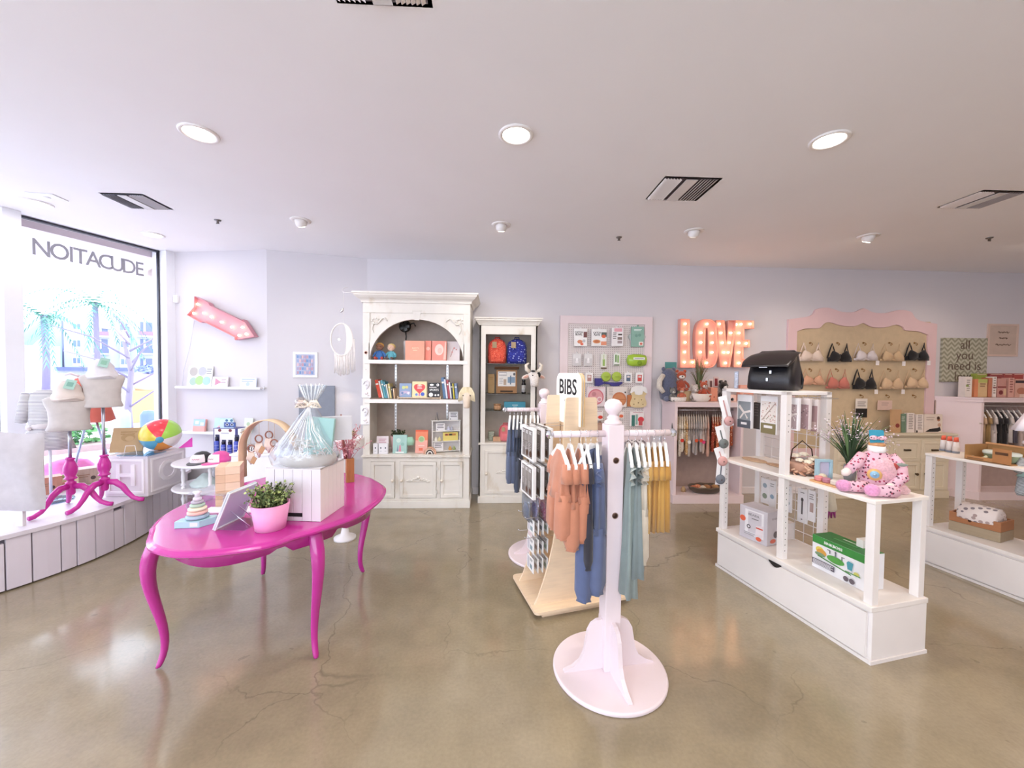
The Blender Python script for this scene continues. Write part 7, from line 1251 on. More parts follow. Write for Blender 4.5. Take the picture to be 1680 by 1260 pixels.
for k in (0, 1): mb.add([(-.02+.05*k+.015*math.cos(a), .0195, hS+.078+.013*math.sin(a)) for a in [i*PI/8 for i in range(16)]], [tuple(range(16))], '4f7aa0:gloss')
part('header_card', mb, t)
mb = MB(); mb.loft([(0, 0, 0, .12, .10), (0, 0, .03, .13, .10), (0, 0, .07, .08, .05), (0, 0, .12, .02, .02)], 'cfdcd8:fab', 18, .2); thing('folded_blanket', 'pale green folded cloth on the lower tier of the round table', 'cloth', (xT-.02, yT-.1, zM+.001), mb=mb)
p = on(447, 3.95, 0); t = thing('pedestal_block', 'white box pedestal behind the pink table, under the wooden arch', 'pedestal', (p.x+.05, 3.95, 0)); mb = MB(); mb.bb(-.30, -.22, 0, .22, .22, .80, 'eceaee:paint'); part('body', mb, t, bev=.004); mb = MB(); mb.bb(-.31, -.23, .80, .23, .23, .82, 'f0eef2:paint'); part('top', mb, t, bev=.003)
t = thing('striped_cloth', 'white cloth with dark red pattern folded on the white pedestal', 'cloth', (p.x-.03, 3.80, .821)); mb = MB(); mb.bb(-.18, -.05, 0, .18, .16, .03, 'efe9ea:floral:a84a5a:3a3034:30'); mb.bb(-.17, -.05, .031, .12, .15, .055, '4a3a3e:stripe:e8e2e2:X:14'); part('fold', mb, t, bev=.008)
p = on(566, 3.75, 0); zq = at(566, 722, y=3.6).z; t = thing('pedestal_table', 'round white pedestal table left of the hutch behind the pink twigs', 'table', (p.x, 3.75, 0)); mb = MB(); mb.lathe([(.0001, zq-.085), (.17, zq-.085), (.175, zq-.08), (.175, zq-.006), (.17, zq), (.0001, zq)], 'efebec:paint', n=40, sm=False); part('top', mb, t, bev=.003)
mb = MB(); mb.lathe([(.10, 0), (.10, .02), (.04, .05), (.025, .12), (.035, .3), (.022, .5), (.03, zq-.085)], 'efebec:paint', n=20); part('column', mb, t)
# ================================================ ON THE PINK TABLE
TZ = .761
def ot(px, py): return at(px, py, z=TZ)
B_ = ot(526, 856); A_ = ot(436, 853); C_ = ot(558, 829); rz = math.atan2(B_.y-A_.y, B_.x-A_.x); wx = (B_-A_).length; wy = (C_-B_).length; h = at(526, 770, y=B_.y).z-TZ
t = thing('slatted_crate', 'white slatted wooden crate upside down under the cellophane gift', 'crate', A_, rz)
mb = MB(); mb.bb(.008, .008, 0, wx-.008, wy-.008, h-.008, 'd9d2d6:paint'); part('core', mb, t)
for i in range(6):
    a = i*wx/6; mb = MB(); z0q = .035 if i in (1, 2, 3) and 0 else 0
    if i in (2, 3) : mb.bb(a+.001, 0, .045, a+wx/6-.001, .008, h, 'e0d8de:paint'); mb.bb(a+.001, 0, 0, a+wx/6-.001, .008, .022, 'e0d8de:paint')
    else: mb.bb(a+.001, 0, 0, a+wx/6-.001, .008, h, 'e0d8de:paint')
    part('slat', mb, t, bev=.001)
mb = MB(); mb.bb(wx*.33, .006, .018, wx*.67, .0078, .048, '1c191c:matte'); part('hand_hole', mb, t)
for i in range(6): a = i*wy/6; mb = MB(); mb.bb(wx-.008, a+.001, 0, wx, a+wy/6-.001, h, 'eee3e4:paint'); part('slat', mb, t, bev=.001)
for i in range(4): a = i*wy/4; mb = MB(); mb.bb(.0, a+.001, h-.008, wx, a+wy/4-.001, h, 'f2edf0:paint'); part('slat', mb, t, bev=.001)
def crt(x, y, z=0): return A_+V((math.cos(rz)*x-math.sin(rz)*y, math.sin(rz)*x+math.cos(rz)*y, h+z+.001))
# gift
g0 = crt(wx*.55, wy*.45); t = thing('cellophane_gift', 'cellophane wrapped gift basket tied with an ivory bow on the crate', 'gift basket', g0, rz)
bz = at(490, 742, y=g0.y).z-g0.z; tz = at(511, 664, y=g0.y).z-g0.z; tz2 = at(511, 632, y=g0.y).z-g0.z; xk = Xp(511, g0.y, g0.z+tz)-g0.x
mb = MB(); mb.loft([(0, 0, 0, .15, .10), (0, 0, .03, .165, .11), (0, 0, .06, .16, .105)], 'cfc4bc:fab', 24); part('tray', mb, t)
mb = MB(); random.seed(11)
for i in range(170):
    a = random.uniform(0, 2*PI); r = random.uniform(0, .14); p = V((r*math.cos(a), r*.65*math.sin(a), .05+random.uniform(0, .04)+(.05 if r < .08 else 0))); d = V((random.gauss(0, 1), random.gauss(0, 1), random.gauss(0, .5))).normalized()*.022; mb.tube([p-d, p+V((0, 0, .008)), p+d], .0035, random.choice(['f3efee:paper', 'e9e2dc:fab', 'f6f3f1:fab', 'dcd2cc:fab']), 4)
part('paper_shred', mb, t, kind='stuff')
mb = MB(); mb.push((.05, -.01, .05), rz=.15, ry=.10); mb.bb(-.065, -.012, 0, .09, .014, .225, '9fc9c6:plain'); mb.pop(); part('teal_book', mb, t, bev=.002); mb = MB(); mb.push((.13, .05, .04), rz=.5); mb.bb(-.07, 0, .09, .10, .012, .235, 'cfcdd2:plain'); mb.pop(); part('grey_card', mb, t, bev=.002)
mb = MB(); mb.loft([(-.11, -.05, .05, .05, .035), (-.12, -.04, .09, .055, .04), (-.11, -.04, .12, .03, .025)], 'bab6c4:fab', 14, .3); part('grey_plush', mb, t)
CEL = 'f4f8fc:plas'; mb = MB(); mb.loft([(-.02, 0, .0, .185, .125), (-.02, 0, .05, .20, .135), (-.01, 0, .12, .165, .115), (.0, 0, .19, .115, .085), (xk*.6, 0, tz*.80, .065, .05), (xk, 0, tz*.96, .026, .022), (xk, 0, tz, .020, .018), (xk, 0, tz+.02, .030, .024), (xk+.005, 0, tz2*.93, .062, .045), (xk+.006, 0, tz2, .075, .05)], CEL, 44, .30, 11, 0, caps=False); part('cellophane', mb, t)
mb = MB()
for i in range(16): a = i*2*PI/16; mb.tube([(xk+.018*math.cos(a), .015*math.sin(a), tz), (xk+.045*math.cos(a), .03*math.sin(a), (tz+tz2)/2), (xk+.070*math.cos(a), .045*math.sin(a), tz2+random.uniform(-.015, .015))], [.004, .0028, .002], 'f8fafc:gloss', 4)
for i in range(12): a = PI+i*PI/11; mb.tube([(xk, -.018, tz), (xk*.5+.08*math.cos(a)*.8, -.06+.02*math.sin(a), tz*.6), (-.01+.18*math.cos(a), .12*math.sin(a), .06)], .0022, 'f8fafc:gloss', 4)
part('fold', mb, t, kind='stuff')  # white lines along the folds, painting in the cellophane's highlights
mb = MB()
for s in (-1, 1):
    for k in range(3): mb.tube([(xk, -.02, tz), (xk+s*(.02+.015*k), -.035, tz+.025), (xk+s*(.045+.015*k), -.035, tz+.010-.012*k), (xk+s*(.025+.01*k), -.03, tz-.012), (xk, -.02, tz)], .005, 'f4e9da:fab', 6, flat=1.8)
mb.sph((xk, -.025, tz), .012, 'efe0cf:fab', 8); part('bow', mb, t)
mb = MB(); mb.sph((xk-.045, -.015, tz+.012), (.045, .03, .035), 'eadfd8:plas', 12); part('tulle', mb, t)
p = crt(wx*.86, wy*.83); potplant(p, 'tiny dark plant in a pink pot at the back corner of the crate', 'd9a8b4:plain', .028, .018, .02, 70, ('3f4a30:matte', '6a7a50:matte', 'a9a878:matte'), .012, fh=.02)
p = ot(444, 866); potplant(p, 'bushy green plant in a tapered pink pot at the front of the pink table', 'ee9fcb:paint', .092, .135, .055, 900, ('6f8450:matte', '4f5f3a:matte', '98a86a:matte', 'b9c47f:matte', '3f4a30:matte'), .019, fh=.085)
# leaning picture board on acrylic easel
P1 = ot(352, 872); P2 = ot(400, 848); rz2 = math.atan2(P2.y-P1.y, P2.x-P1.x); L_ = (P2-P1).length
t = thing('leaning_board', 'pale blue framed board leaning back on a clear easel, seen from behind', 'picture', P1, rz2)
mb = MB(); mb.push((0, 0, .003), rx=.40); mb.bb(0, -.0, 0, L_, .012, .215, 'c9cfe0:paint'); mb.pop(); part('board', mb, t, bev=.003)
mb = MB(); mb.push((0, 0, .003), rx=.40); mb.frame(0, 0, L_, .215, .010, .018, 'e3e9ec:paint', y=-.003); mb.pop(); part('edge_frame', mb, t, bev=.002)
mb = MB(); mb.push((L_*.5, 0, 0)); mb.tube([(-.03, -.135, .003), (-.035, -.03, .085), (.02, -.03, .10), (.03, -.135, .003)], .0025, 'e3e9f4:chrome', 6); mb.pop(); part('easel_wire', mb, t)
mb = MB(); mb.bb(.02, -.15, 0, L_-.02, .02, .002, 'fbfcff:clear'); part('acrylic_foot', mb, t)
p = ot(322, 862); t = thing('stacking_toy', 'pastel wooden ring stacker on a pale teal base', 'toy', p, .1)
mb = MB(); mb.slab([(-.085, -.035), (.035, -.035), (.080, .030), (.070, .065), (-.04, .065), (-.085, .02)], 0, .034, 'a9cdd2:paint'); part('base', mb, t, bev=.002); mb = MB(); mb.bb(-.01, -.0362, .006, .028, -.0352, .028, 'd3dde6:plain'); part('label', mb, t)
z = .035
for r, hh, m in ((.052, .022, '9fb4c4:paint'), (.046, .020, 'e9b8ac:paint'), (.042, .020, 'e9d8bf:paint'), (.034, .018, 'a9bda9:paint'), (.028, .016, 'b3a9b4:paint'), (.020, .018, 'd8ccd6:paint')):
    mb = MB(); mb.lathe([(r*.8, z), (r, z+hh*.25), (r, z+hh*.75), (r*.8, z+hh), (.0001, z+hh)], m, c=(-.004, .018, 0), n=26); part('ring', mb, t); z += hh
mb = MB(); mb.lathe([(.012, z), (.012, z+.018), (.02, z+.03), (.0001, z+.032)], 'e6dfe6:paint', c=(-.004, .018, 0), n=16); part('peg', mb, t)
# white acrylic riser, wooden box, arch
A2_ = ot(300, 838); t = thing('acrylic_riser', 'clear frosted square riser at the back left of the pink table', 'riser', A2_+V((.12, .10, 0)), -.1)
mb = MB(); mb.bb(-.12, -.08, .085, .12, .12, .092, 'f2f4f8:plas'); part('top', mb, t, bev=.002)
for x in (-.12, .114): mb = MB(); mb.bb(x, -.08, 0, x+.006, .12, .085, 'e9f0f6:plas'); part('leg', mb, t)
p = ot(370, 832); hh = at(370, 766, y=p.y).z-TZ; t = thing('ply_box', 'tall natural plywood box with banded joints behind the leaning frame', 'box', p, .42)
for i in range(5): mb = MB(); z0q = hh*i/5; mb.bb(-.05, 0, z0q+.0006, .0, .15, z0q+hh/5-.0006, ['dbb899:woodh', 'd2ac8c:woodh'][i % 2]); mb.bb(.0, 0, z0q+.0006, .075, .15, z0q+hh/5-.0006, ['e2c2a6:woodh', 'dab696:woodh'][i % 2]); part('plank', mb, t, bev=.001)
p = at(388, 838, z=TZ); mb = MB(); mb.bb(-.20, -.06, 0, .14, .03, .012, 'f6f1f2:paint'); thing('white_tray', 'low white strip tray along the back of the pink table', 'tray', ot(395, 838)+V((0, .02, 0)), .05, mb=mb, bev=.003)
yA = 3.10; pc_ = on(441, yA, TZ); zt_ = at(441, 688, y=yA).z-TZ; hw = wpx(398, 441, yA, TZ+.2)
t = thing('baby_gym', 'bent plywood baby gym arch hung with macrame ring toys', 'toy', (pc_.x, yA, TZ), -.05)
vs = []; fs = []; N_ = 40; mb = MB()
for i in range(N_+1):
    a = PI*(-.06+1.12*i/N_); x = -hw*math.cos(a)*(1+.10*max(0, .5-math.sin(a))); z = max(.0, (zt_-hw*1.0)+hw*math.sin(a)) if math.sin(a) > 0 else (zt_-hw)*(1+math.sin(a)*5.3)
    z = max(z, 0.0)
    for y, k_ in ((-.045, 1), (.045, 1), (.045, .965), (-.045, .965)): vs.append((x*k_, y, z*(1 if k_ == 1 else .985)))
    if i: j = 4*i; fs += [(j-4+k, j-4+(k+1) % 4, j+(k+1) % 4, j+k) for k in range(4)]
mb.add(vs, fs+[(3, 2, 1, 0), (4*N_, 4*N_+1, 4*N_+2, 4*N_+3)], 'dfc3a2:plain', True); part('arch', mb, t)
for s in (-1, 1): mb = MB(); mb.push((s*hw*.86, -.047, zt_-hw*.45), ry=s*.5); mb.tube([(-.018, 0, 0), (0, -.002, -.004), (.018, 0, 0)], .003, 'a98a6a:matte', 5); mb.pop(); part('stitch', mb, t)
for i, (px, py, l_) in enumerate(((424, 720, .13), (440, 714, .12), (450, 727, .12), (410, 737, .10))):
    x = Xp(px, yA, TZ+.3)-pc_.x; zc = at(px, py, y=yA).z-TZ; rr = .028
    ztop_ = (zt_-hw)+math.sqrt(max(.001, (hw*.96)**2-x*x))
    toy = MB(); toy.tube([(x+rr*math.cos(a), .01*(i % 2), zc+rr*math.sin(a)) for a in [k*2*PI/20 for k in range(20)]], .0055, '9a6a58:wood', 8, cl=True); ring = part('hanging_ring', toy, t)
    mb = MB(); mb.tube([(x, .005, ztop_), (x, .005, zc+rr)], .002, 'd9c8ba:fab', 5); part('cord', mb, ring)
    mb = MB()
    for k in range(14): u = (k-6.5)/6.5; mb.tube([(x+u*.020, .005, zc-rr+.004*abs(u)), (x+u*.032, .0, zc-rr-l_*.5), (x+u*.020, .004*(k % 3), zc-rr-l_*(.95-.35*abs(u)))], .0042, ['e3d3c8:fab', 'd6bfb2:fab'][k % 2], 5)
    part('macrame', mb, ring, kind='stuff')
    if i in (0, 3): mb = MB(); mb.push((x+.03, -.012, zc-.085), ry=.5); mb.bb(-.018, 0, -.028, .018, .002, .028, 'b9906a:matte'); mb.pop(); part('tag', mb, ring)
# wooden vase with pink twigs
p = ot(574, 790); yv = p.y; zv = at(573, 752, y=yv).z-TZ; t = thing('wooden_vase', 'tall wooden vase of dried pink twigs at the back of the pink table', 'vase', p, .5)
mb = MB(); mb.slab([(-.028, -.028), (.028, -.028), (.028, .028), (-.028, .028)], 0, zv, 'b27a48:wood'); part('vase', mb, t, bev=.003)
mb = MB(); random.seed(21)
for i in range(34):
    a = random.uniform(0, 2*PI); l = random.uniform(.12, .36); s_ = random.uniform(.03, .15); p0 = V((0, 0, zv-.02)); p1 = p0+V((s_*.4*math.cos(a), s_*.4*math.sin(a), l*.55)); p2 = p0+V((s_*math.cos(a), s_*math.sin(a), l*random.uniform(.5, 1))); mb.tube([p0, p1, p2], [.0028, .002, .001], 'd9a3a8:matte', 4)
    for k in range(7): q = p1.lerp(p2, k/6); d = V((random.gauss(0, 1), random.gauss(0, 1), random.gauss(0, 1))).normalized()*.026; mb.tube([q, q+d*.6+V((0, 0, .008)), q+d], [.003, .0026, .001], random.choice(['e6b4b6:matte', 'd99ca2:matte', 'c98a8e:matte']), 4)
part('twig', mb, t, kind='stuff')
mb = MB(); mb.tube([(-.03, 0, zv), (-.05, 0, zv+.14), (-.062, 0, zv+.34)], [.012, .010, .004], '9a6058:wood', 8); part('thick_stem', mb, t)
mb = MB(); leafy(mb, (.01, 0, zv+.19), .035, 60, .014, ['8f9a6a:matte', 'b9b48a:matte', 'd9b49a:matte']); part('leaf_cluster', mb, t, kind='stuff')
# ================================================ GOODS ON THE FIRST DISPLAY SHELF
def cpl(px, py, q):                 # point on the vertical plane at local depth q of the first shelf
    o = cl(0, q, 0); x, z = onpl(px, py, (o.x, o.y), CA); return x, z
LB = 'backpack'
p = cl(.30, .21, 1.492); t = thing('diaper_backpack', 'black glossy leather flap backpack on top of the tall white shelf', 'bag', p, -1.02); t.scale = (1.1, 1.1, 1.12)
BLK = '17151a:leather'
mb = MB(); mb.loft([(0, 0, 0, .140, .080), (0, 0, .012, .150, .092), (0, .005, .09, .148, .092), (0, .015, .16, .142, .082), (0, .035, .215, .130, .060), (0, .055, .255, .118, .035), (0, .06, .270, .10, .018)], BLK, 40, .08, 5, pw=.5); part('body', mb, t)
mb = MB(); vs = []; N_ = 14; M_ = 12
for i in range(N_+1):
    u = -1+2*i/N_
    for j in range(M_+1):
        v_ = j/M_; vs.append((u*(.135+.030*v_-.020*max(0, v_-.8)*5*abs(u)), .085-.225*v_-.02*(1-u*u)*v_, .284-.016*(1-v_)**3-.055*v_-.075*v_*v_-.020*u*u*(1-v_)))
mb.add(vs, [(i*(M_+1)+j, i*(M_+1)+j+1, (i+1)*(M_+1)+j+1, (i+1)*(M_+1)+j) for i in range(N_) for j in range(M_)], '1d1617:leather', True); o = part('flap', mb, t); s_ = o.modifiers.new('s', 'SOLIDIFY'); s_.thickness = .006; s_.offset = 1
mb = MB(); mb.bb(-.025, -.158, .150, .025, -.150, .158, 'd9d9dc:metal'); part('badge', mb, t, bev=.002)
for dx, zz_ in ((.02, .11), (.0, .06)): mb = MB(); mb.bb(dx-.006, -.096, zz_, dx+.006, -.088, zz_+.022, 'd9d9dc:metal'); part('buckle', mb, t, bev=.001)
for sg in (-1, 1): mb = MB(); mb.tube([(sg*.09, .09, .24), (sg*.10, .13, .16), (sg*.11, .165, .07), (sg*.11, .15, .010), (sg*.10, .09, .008)], .018, BLK, 8, flat=.4); part('shoulder_strap', mb, t)
mb = MB(); mb.bb(-.16, .03, .02, -.13, .05, .16, 'cfd4e2:plas'); thing('plastic_pouch', 'pale translucent pouch sticking out behind the black bag', 'pouch', p+V((-.10, .06, -.018)), -.85, mb=mb, bev=.004)
# clip cards on the left post
for i, (x0, y0, x1, y1, bx_, by_, c1, l) in enumerate(((1185, 651, 1170, 700, 1167, 694, 'c99a98:plain', 'topmost white clip card with a dusty pink dummy holder'), (1180, 700, 1170, 734, 1168, 723, '6f7472:plain', 'second white clip card with a dark grey dummy holder'), (1178, 735, 1168, 762, 1171, 753, 'd3a09c:plain', 'third white clip card with a rose dummy holder'), (1185, 745, 1187, 794, 1182, 785, '70747e:plain', 'lowest white clip card with a slate grey dummy holder'))):
    yq = 3.09-.004*i; a = at(x0, y0, y=yq); b_ = at(x1, y1, y=yq); L_ = a.z-b_.z; tilt = math.atan2(b_.x-a.x, L_)
    t = thing('clip_card', l, 'package', a, 0, 'dummy clip cards on the post', ry=tilt)
    mb = MB(); mb.bb(-.036, 0, -L_*1.03, .036, .002, .006, 'f4f2f4:plain'); part('card', mb, t, bev=.001)
    mb = MB(); mb.bb(-.004, -.006, -L_*.8, .004, 0, -.03, c1); part('strap', mb, t); mb = MB(); mb.push((0, -.004, -L_*.84), rx=PI/2); mb.lathe([(.040, 0), (.038, .008), (.030, .016), (.012, .020), (.0001, .021)], c1, n=24); mb.sph((0, 0, .022), (.007, .005, .004), '5f4a4a:plain', 8); mb.pop(); part('holder', mb, t)
# grid panel and hanging packs
def grid(t, x0, x1, z0, z1, q, n, m):
    for i in range(n+1): x = x0+(x1-x0)*i/n; mb = MB(); mb.tube([(x, q, z0), (x, q, z1)], .0028, 'wire', 6); part('upright_wire', mb, t)
    for i in range(m+1): z = z0+(z1-z0)*i/m; mb = MB(); mb.tube([(x0, q, z), (x1, q, z)], .0028, 'wire', 6); part('cross_wire', mb, t)
gp = thing('wire_grid', 'white wire grid panel at the back of the first display shelf', 'wire grid', C1, CA); grid(gp, .05, .56, .335, 1.46, CD-.018, 7, 15)
def cpack(px0, py0, px1, py1, q, m, dec, label, d=.02, rz=0, nm='packaged_blanket', cat='package', hook=True, grp='packs hanging in the first display shelf'):
    x0, zt = cpl(px0, py0, q); x1, _ = cpl(px1, py0, q); _, zb = cpl((px0+px1)/2, py1, q); p = cl((x0+x1)/2, q, 0); w = max(.05, (x1-x0)); o = boxart(nm, label, cat, (p.x, p.y, zb), w, d, zt-zb, m, dec, CA+rz, 0, grp)
    if hook: mb = MB(); mb.tube([(0, CD-q-.02, zt-zb+.004), (0, -.01, zt-zb+.004), (0, -.014, zt-zb+.012)], .0022, 'chrome', 6); part('hook', mb, o)
    return o
bow = [('p', [(.1, .62), (.2, .70), (.55, .48), (.5, .42)], 'e6ddd8:plain'), ('p', [(.5, .5), (.9, .56), (.95, .50), (.5, .44)], 'e6ddd8:plain'), ('p', [(.45, .48), (.2, .30), (.28, .27), (.52, .44)], 'e6ddd8:plain'), ('p', [(.5, .48), (.72, .28), (.78, .32), (.56, .46)], 'e6ddd8:plain')]
cpack(1210, 647, 1234, 702, .14, 'f3f1f1:plain', [('r', .08, .0, .92, .80, '8e9498:plain'), ('r', .05, 0, .95, .24, '565a64:plain'), ('r', .3, .10, .7, .17, 'f2efee:plain')]+bow, 'white pack with a folded grey swaddle and ivory bow')
cpack(1236, 660, 1247, 704, .20, '4a4442:plain', [('l', .2, .8, .9, 5, .1, '6a625e:plain')], 'dark grey pack just right of the grey swaddle')
cpack(1248, 649, 1276, 712, .14, 'f3f1f1:plain', [('r', .06, .30, .94, .86, 'ece3dc:floral:c49a90:a8a090:60'), ('p', [(.1, .36), (.15, .34), (.92, .82), (.88, .84)], 'b9a49a:plain'), ('r', .06, 0, .94, .28, '857a54:plain'), ('r', .25, .15, .75, .22, 'f2efee:plain')], 'white pack with a sprig print swaddle above an olive band')
cpack(1291, 652, 1311, 706, .10, 'f0eded:plain', [('r', .05, .05, .85, .80, 'b9a4a4:floral:d8c8c8:8a7478:60')]+bow, 'white pack with a mauve print swaddle and white bow, right of the post')
cpack(1311, 653, 1329, 704, .16, 'dcd0cc:plain', [('r', .05, .0, .9, .8, 'a08486:floral:c4acac:7a6468:60')], 'pack with a darker mauve swaddle, second right of the post')
cpack(1330, 655, 1343, 708, .20, 'd6cac6:plain', [('r', .1, .0, .9, .8, '9a7c7c:plain'), ('r', .2, .05, .8, .3, 'b9a098:plain')], 'narrow pack with a brownish swaddle next to the flowers')
# lower grid packs
for i, (a, t0, b_, bo, dec, l) in enumerate(((1249, 783, 1262, 826, [('c', .5, .3, .3, '8f9a88:plain'), ('c', .5, .72, .26, '9aa8b4:plain')], 'white pack with two pastel discs on the lower grid, left'), (1262, 787, 1273, 833, [('c', .5, .4, .3, '8fa6b8:plain'), ('l', .2, .8, .85, 2, .08, 'a9a4a4:plain')], 'white pack with a blue disc on the lower grid'), (1285, 795, 1299, 840, [('c', .5, .35, .34, 'a8b0b4:plain', .7), ('l', .2, .8, .85, 4, .08, 'b4aeb0:plain')], 'pale pack with a grey ring just right of the middle post'), (1309, 800, 1325, 858, [('r', .42, .25, .58, .62, '4a4444:plain'), ('c', .5, .68, .14, '4a4444:plain', 1.5), ('l', .3, .7, .88, 1, .05, '7a7472:plain'), ('c', .5, .1, .09, '5a5452:plain', .6)], 'white pack showing a dark spoon on the lower grid'), (1326, 803, 1338, 856, [('r', .3, .3, .8, .6, 'b49a92:plain'), ('l', .2, .8, .85, 3, .07, '9a9292:plain')], 'pack with a brown utensil beside the spoon pack'))):
    cpack(a, t0, b_, bo, CD-.06, 'ece8e8:plain', dec, l, .012, 0, 'utensil_pack')
for i, (px, m1, m2) in enumerate(((1348, 'd6ccc6:fab', 'a8283a:fab'), (1362, 'c9c0ac:fab', '8a2a6a:fab'))):
    x, zt = cpl(px, 800, CD+.10); x, zb = cpl(px, 850, CD+.10); pp = cl(x, CD+.10, zt); t = thing('fringed_toy', ['pale knitted toy with red tips hanging behind the lower grid', 'olive grey knitted toy with purple tips behind the lower grid'][i], 'toy', pp, .2, 'knitted toys behind the grid')
    mb = MB(); mb.loft([(0, 0, 0, .012, .01), (0, 0, -.05, .035, .015), (.01, 0, -(zt-zb)*.7, .05, .02), (.01, 0, -(zt-zb)*.78, .03, .015)], m1, 14, .3); part('body', mb, t); mb = MB(); [mb.tube([(.01+.02*k, 0, -(zt-zb)*.72), (.01+.035*k, 0, -(zt-zb))], [.012, .006], m2, 6) for k in (-1, 0, 1)]; part('tip', mb, t); mb = MB(); mb.tube([(0, 0, 0), (0, -.09, .02)], .002, 'chrome', 5); part('hook', mb, t)
# base shelf boxes
BT = .326
def basebox(pl, pr, top, label, nm, m, dec, d, side, sd=()):
    """pl/pr bottom front corner pixels on the base top"""
    a = at(*pl, z=BT); b_ = at(*pr, z=BT); rz = math.atan2(b_.y-a.y, b_.x-a.x); w = (b_-a).length; h = at(pr[0], top, y=b_.y).z-BT; c = (a+b_)/2
    o = boxart(nm, label, 'box', (c.x, c.y, BT+.001), w, d, h, m, dec, rz)
    if sd: mb = MB(); mb.push((w/2, 0, 0), rz=PI/2); art(mb, d, h, sd, x0=0); mb.pop(); part('side_print', mb, o)
    return o
basebox((1213, 878), (1258, 897), 842, 'grey white appliance box lettered BEABA with orange spots', 'appliance_box', 'd0cad0:plain', [('r', .20, .14, .88, .92, 'f0edf0:plain'), ('r', .32, .24, .80, .88, 'd6d0d6:plain'), ('c', .12, .60, .11, 'e2694a:plain', .9), ('t', 'BEABA', .52, .78, .10, '6a6468:plain', 1.2), ('r', .45, .66, .7, .69, '8a8488:plain'), ('c', .35, .40, .07, '3a3638:plain'), ('c', .35, .40, .04, 'e3dfe2:plain'), ('p', [(.6, .2), (.85, .2), (.88, .55), (.62, .5)], 'e9dfe2:plain'), ('r', .62, .42, .86, .46, 'd95a4a:plain'), ('c', .72, .12, .10, 'e2694a:plain', .7), ('l', .2, .6, .2, 2, .05, 'a8a2a6:plain')], .16, 'c2b8ba:plain', [('t', 'BEABA', .5, .78, .08, 'a09698:plain', 1), ('c', .6, .3, .16, '6a6264:plain'), ('c', .4, .12, .2, 'd9705a:plain', .5)])
o = at(1285, 893, z=BT); boxart('small_carton', 'small white carton with a black stripe behind the middle post', 'box', o+V((.05, .12, 0)), .11, .10, .13, 'e6e1e2:plain', [('r', 0, .02, 1, .12, '2a2628:plain'), ('c', .5, .6, .22, '4a4446:plain', .8), ('c', .5, .6, .15, 'e6e1e2:plain', .8), ('l', .1, .5, .35, 1, .1, '8a8486:plain')], CA)
G_ = '3d8f42:plain'
b = basebox((1332, 928), (1417, 971), 912, 'white and green SINKBOSS box on the base of the first display shelf', 'sink_box', 'eeedf0:plain', [('r', 0, .77, 1, 1, G_), ('t', 'SINKBOSS', .42, .875, .105, 'f6f8f5:plain', 1.15, .0006), ('c', .16, .60, .085, 'e4c95a:plain', .8), ('c', .20, .54, .10, 'd9a04a:plain', .7), ('c', .17, .47, .11, '7f9a78:plain', .35), ('c', .48, .50, .17, '58a04a:plain', .42), ('p', [(.12, .44), (.78, .30), (.78, .27), (.12, .40)], '4f8a4a:plain'), ('r', .36, .62, .38, .72, '6a7072:plain'), ('r', .32, .71, .38, .73, '6a7072:plain'), ('r', .47, .60, .50, .72, '7a8084:plain'), ('c', .485, .73, .018, '5a6064:plain'), ('r', .60, .58, .62, .68, '6a7072:plain'), ('r', .60, .67, .66, .69, '6a7072:plain'), ('p', [(.72, .42), (.80, .42), (.82, .64), (.73, .66), (.70, .60)], '4f9aa8:plain'), ('c', .88, .38, .05, 'c9c86a:plain', .8), ('p', [(.68, .36), (.95, .36), (.95, .33), (.68, .33)], '5a9a5a:plain'), ('r', .02, .14, .48, .30, '5d5764:plain'), ('l', .04, .46, .26, 4, .035, 'eeedf0:plain'), ('c', .70, .13, .05, '6a6068:plain'), ('c', .81, .13, .05, '6a6068:plain')], .15, G_)
w_ = .001
h_ = at(1417, 912, y=at(1417, 971, z=BT).y).z-BT; W_ = (at(1417, 971, z=BT)-at(1332, 928, z=BT)).length
mb = MB(); mb.bb(-W_/2+.001, .001, h_+.0002, W_/2-.001, .149, h_+.0016, '2f7a3a:plain'); mb.bb(-W_*.25, .05, h_+.0016, W_*.25, .075, h_+.0025, '27662f:plain'); mb.bb(-W_*.22, .055, h_+.0025, W_*.22, .070, h_+.004, '4f9a58:plain'); mb.bb(-W_*.15, .105, h_+.0016, W_*.3, .115, h_+.002, 'cfe3cf:plain'); part('lid_print', mb, b)
o = at(1449, 985, z=BT); q0 = at(1441, 965, z=BT); hh = at(1448, 893, y=q0.y).z-BT; boxart('tall_carton', 'tall thin white carton with dark symbols behind the right post', 'box', q0+V((-.01, .06, 0)), .085, .04, hh, 'e9e4e0:plain', [('r', .4, .62, .55, .86, '5a504c:plain'), ('c', .5, .70, .2, '7a706c:plain', .5), ('c', .35, .42, .09, '4a4240:plain'), ('c', .7, .34, .10, '4a4240:plain'), ('c', .45, .18, .07, 'b97a6a:plain'), ('l', .2, .8, .12, 2, .06, '8a807c:plain')], .15)
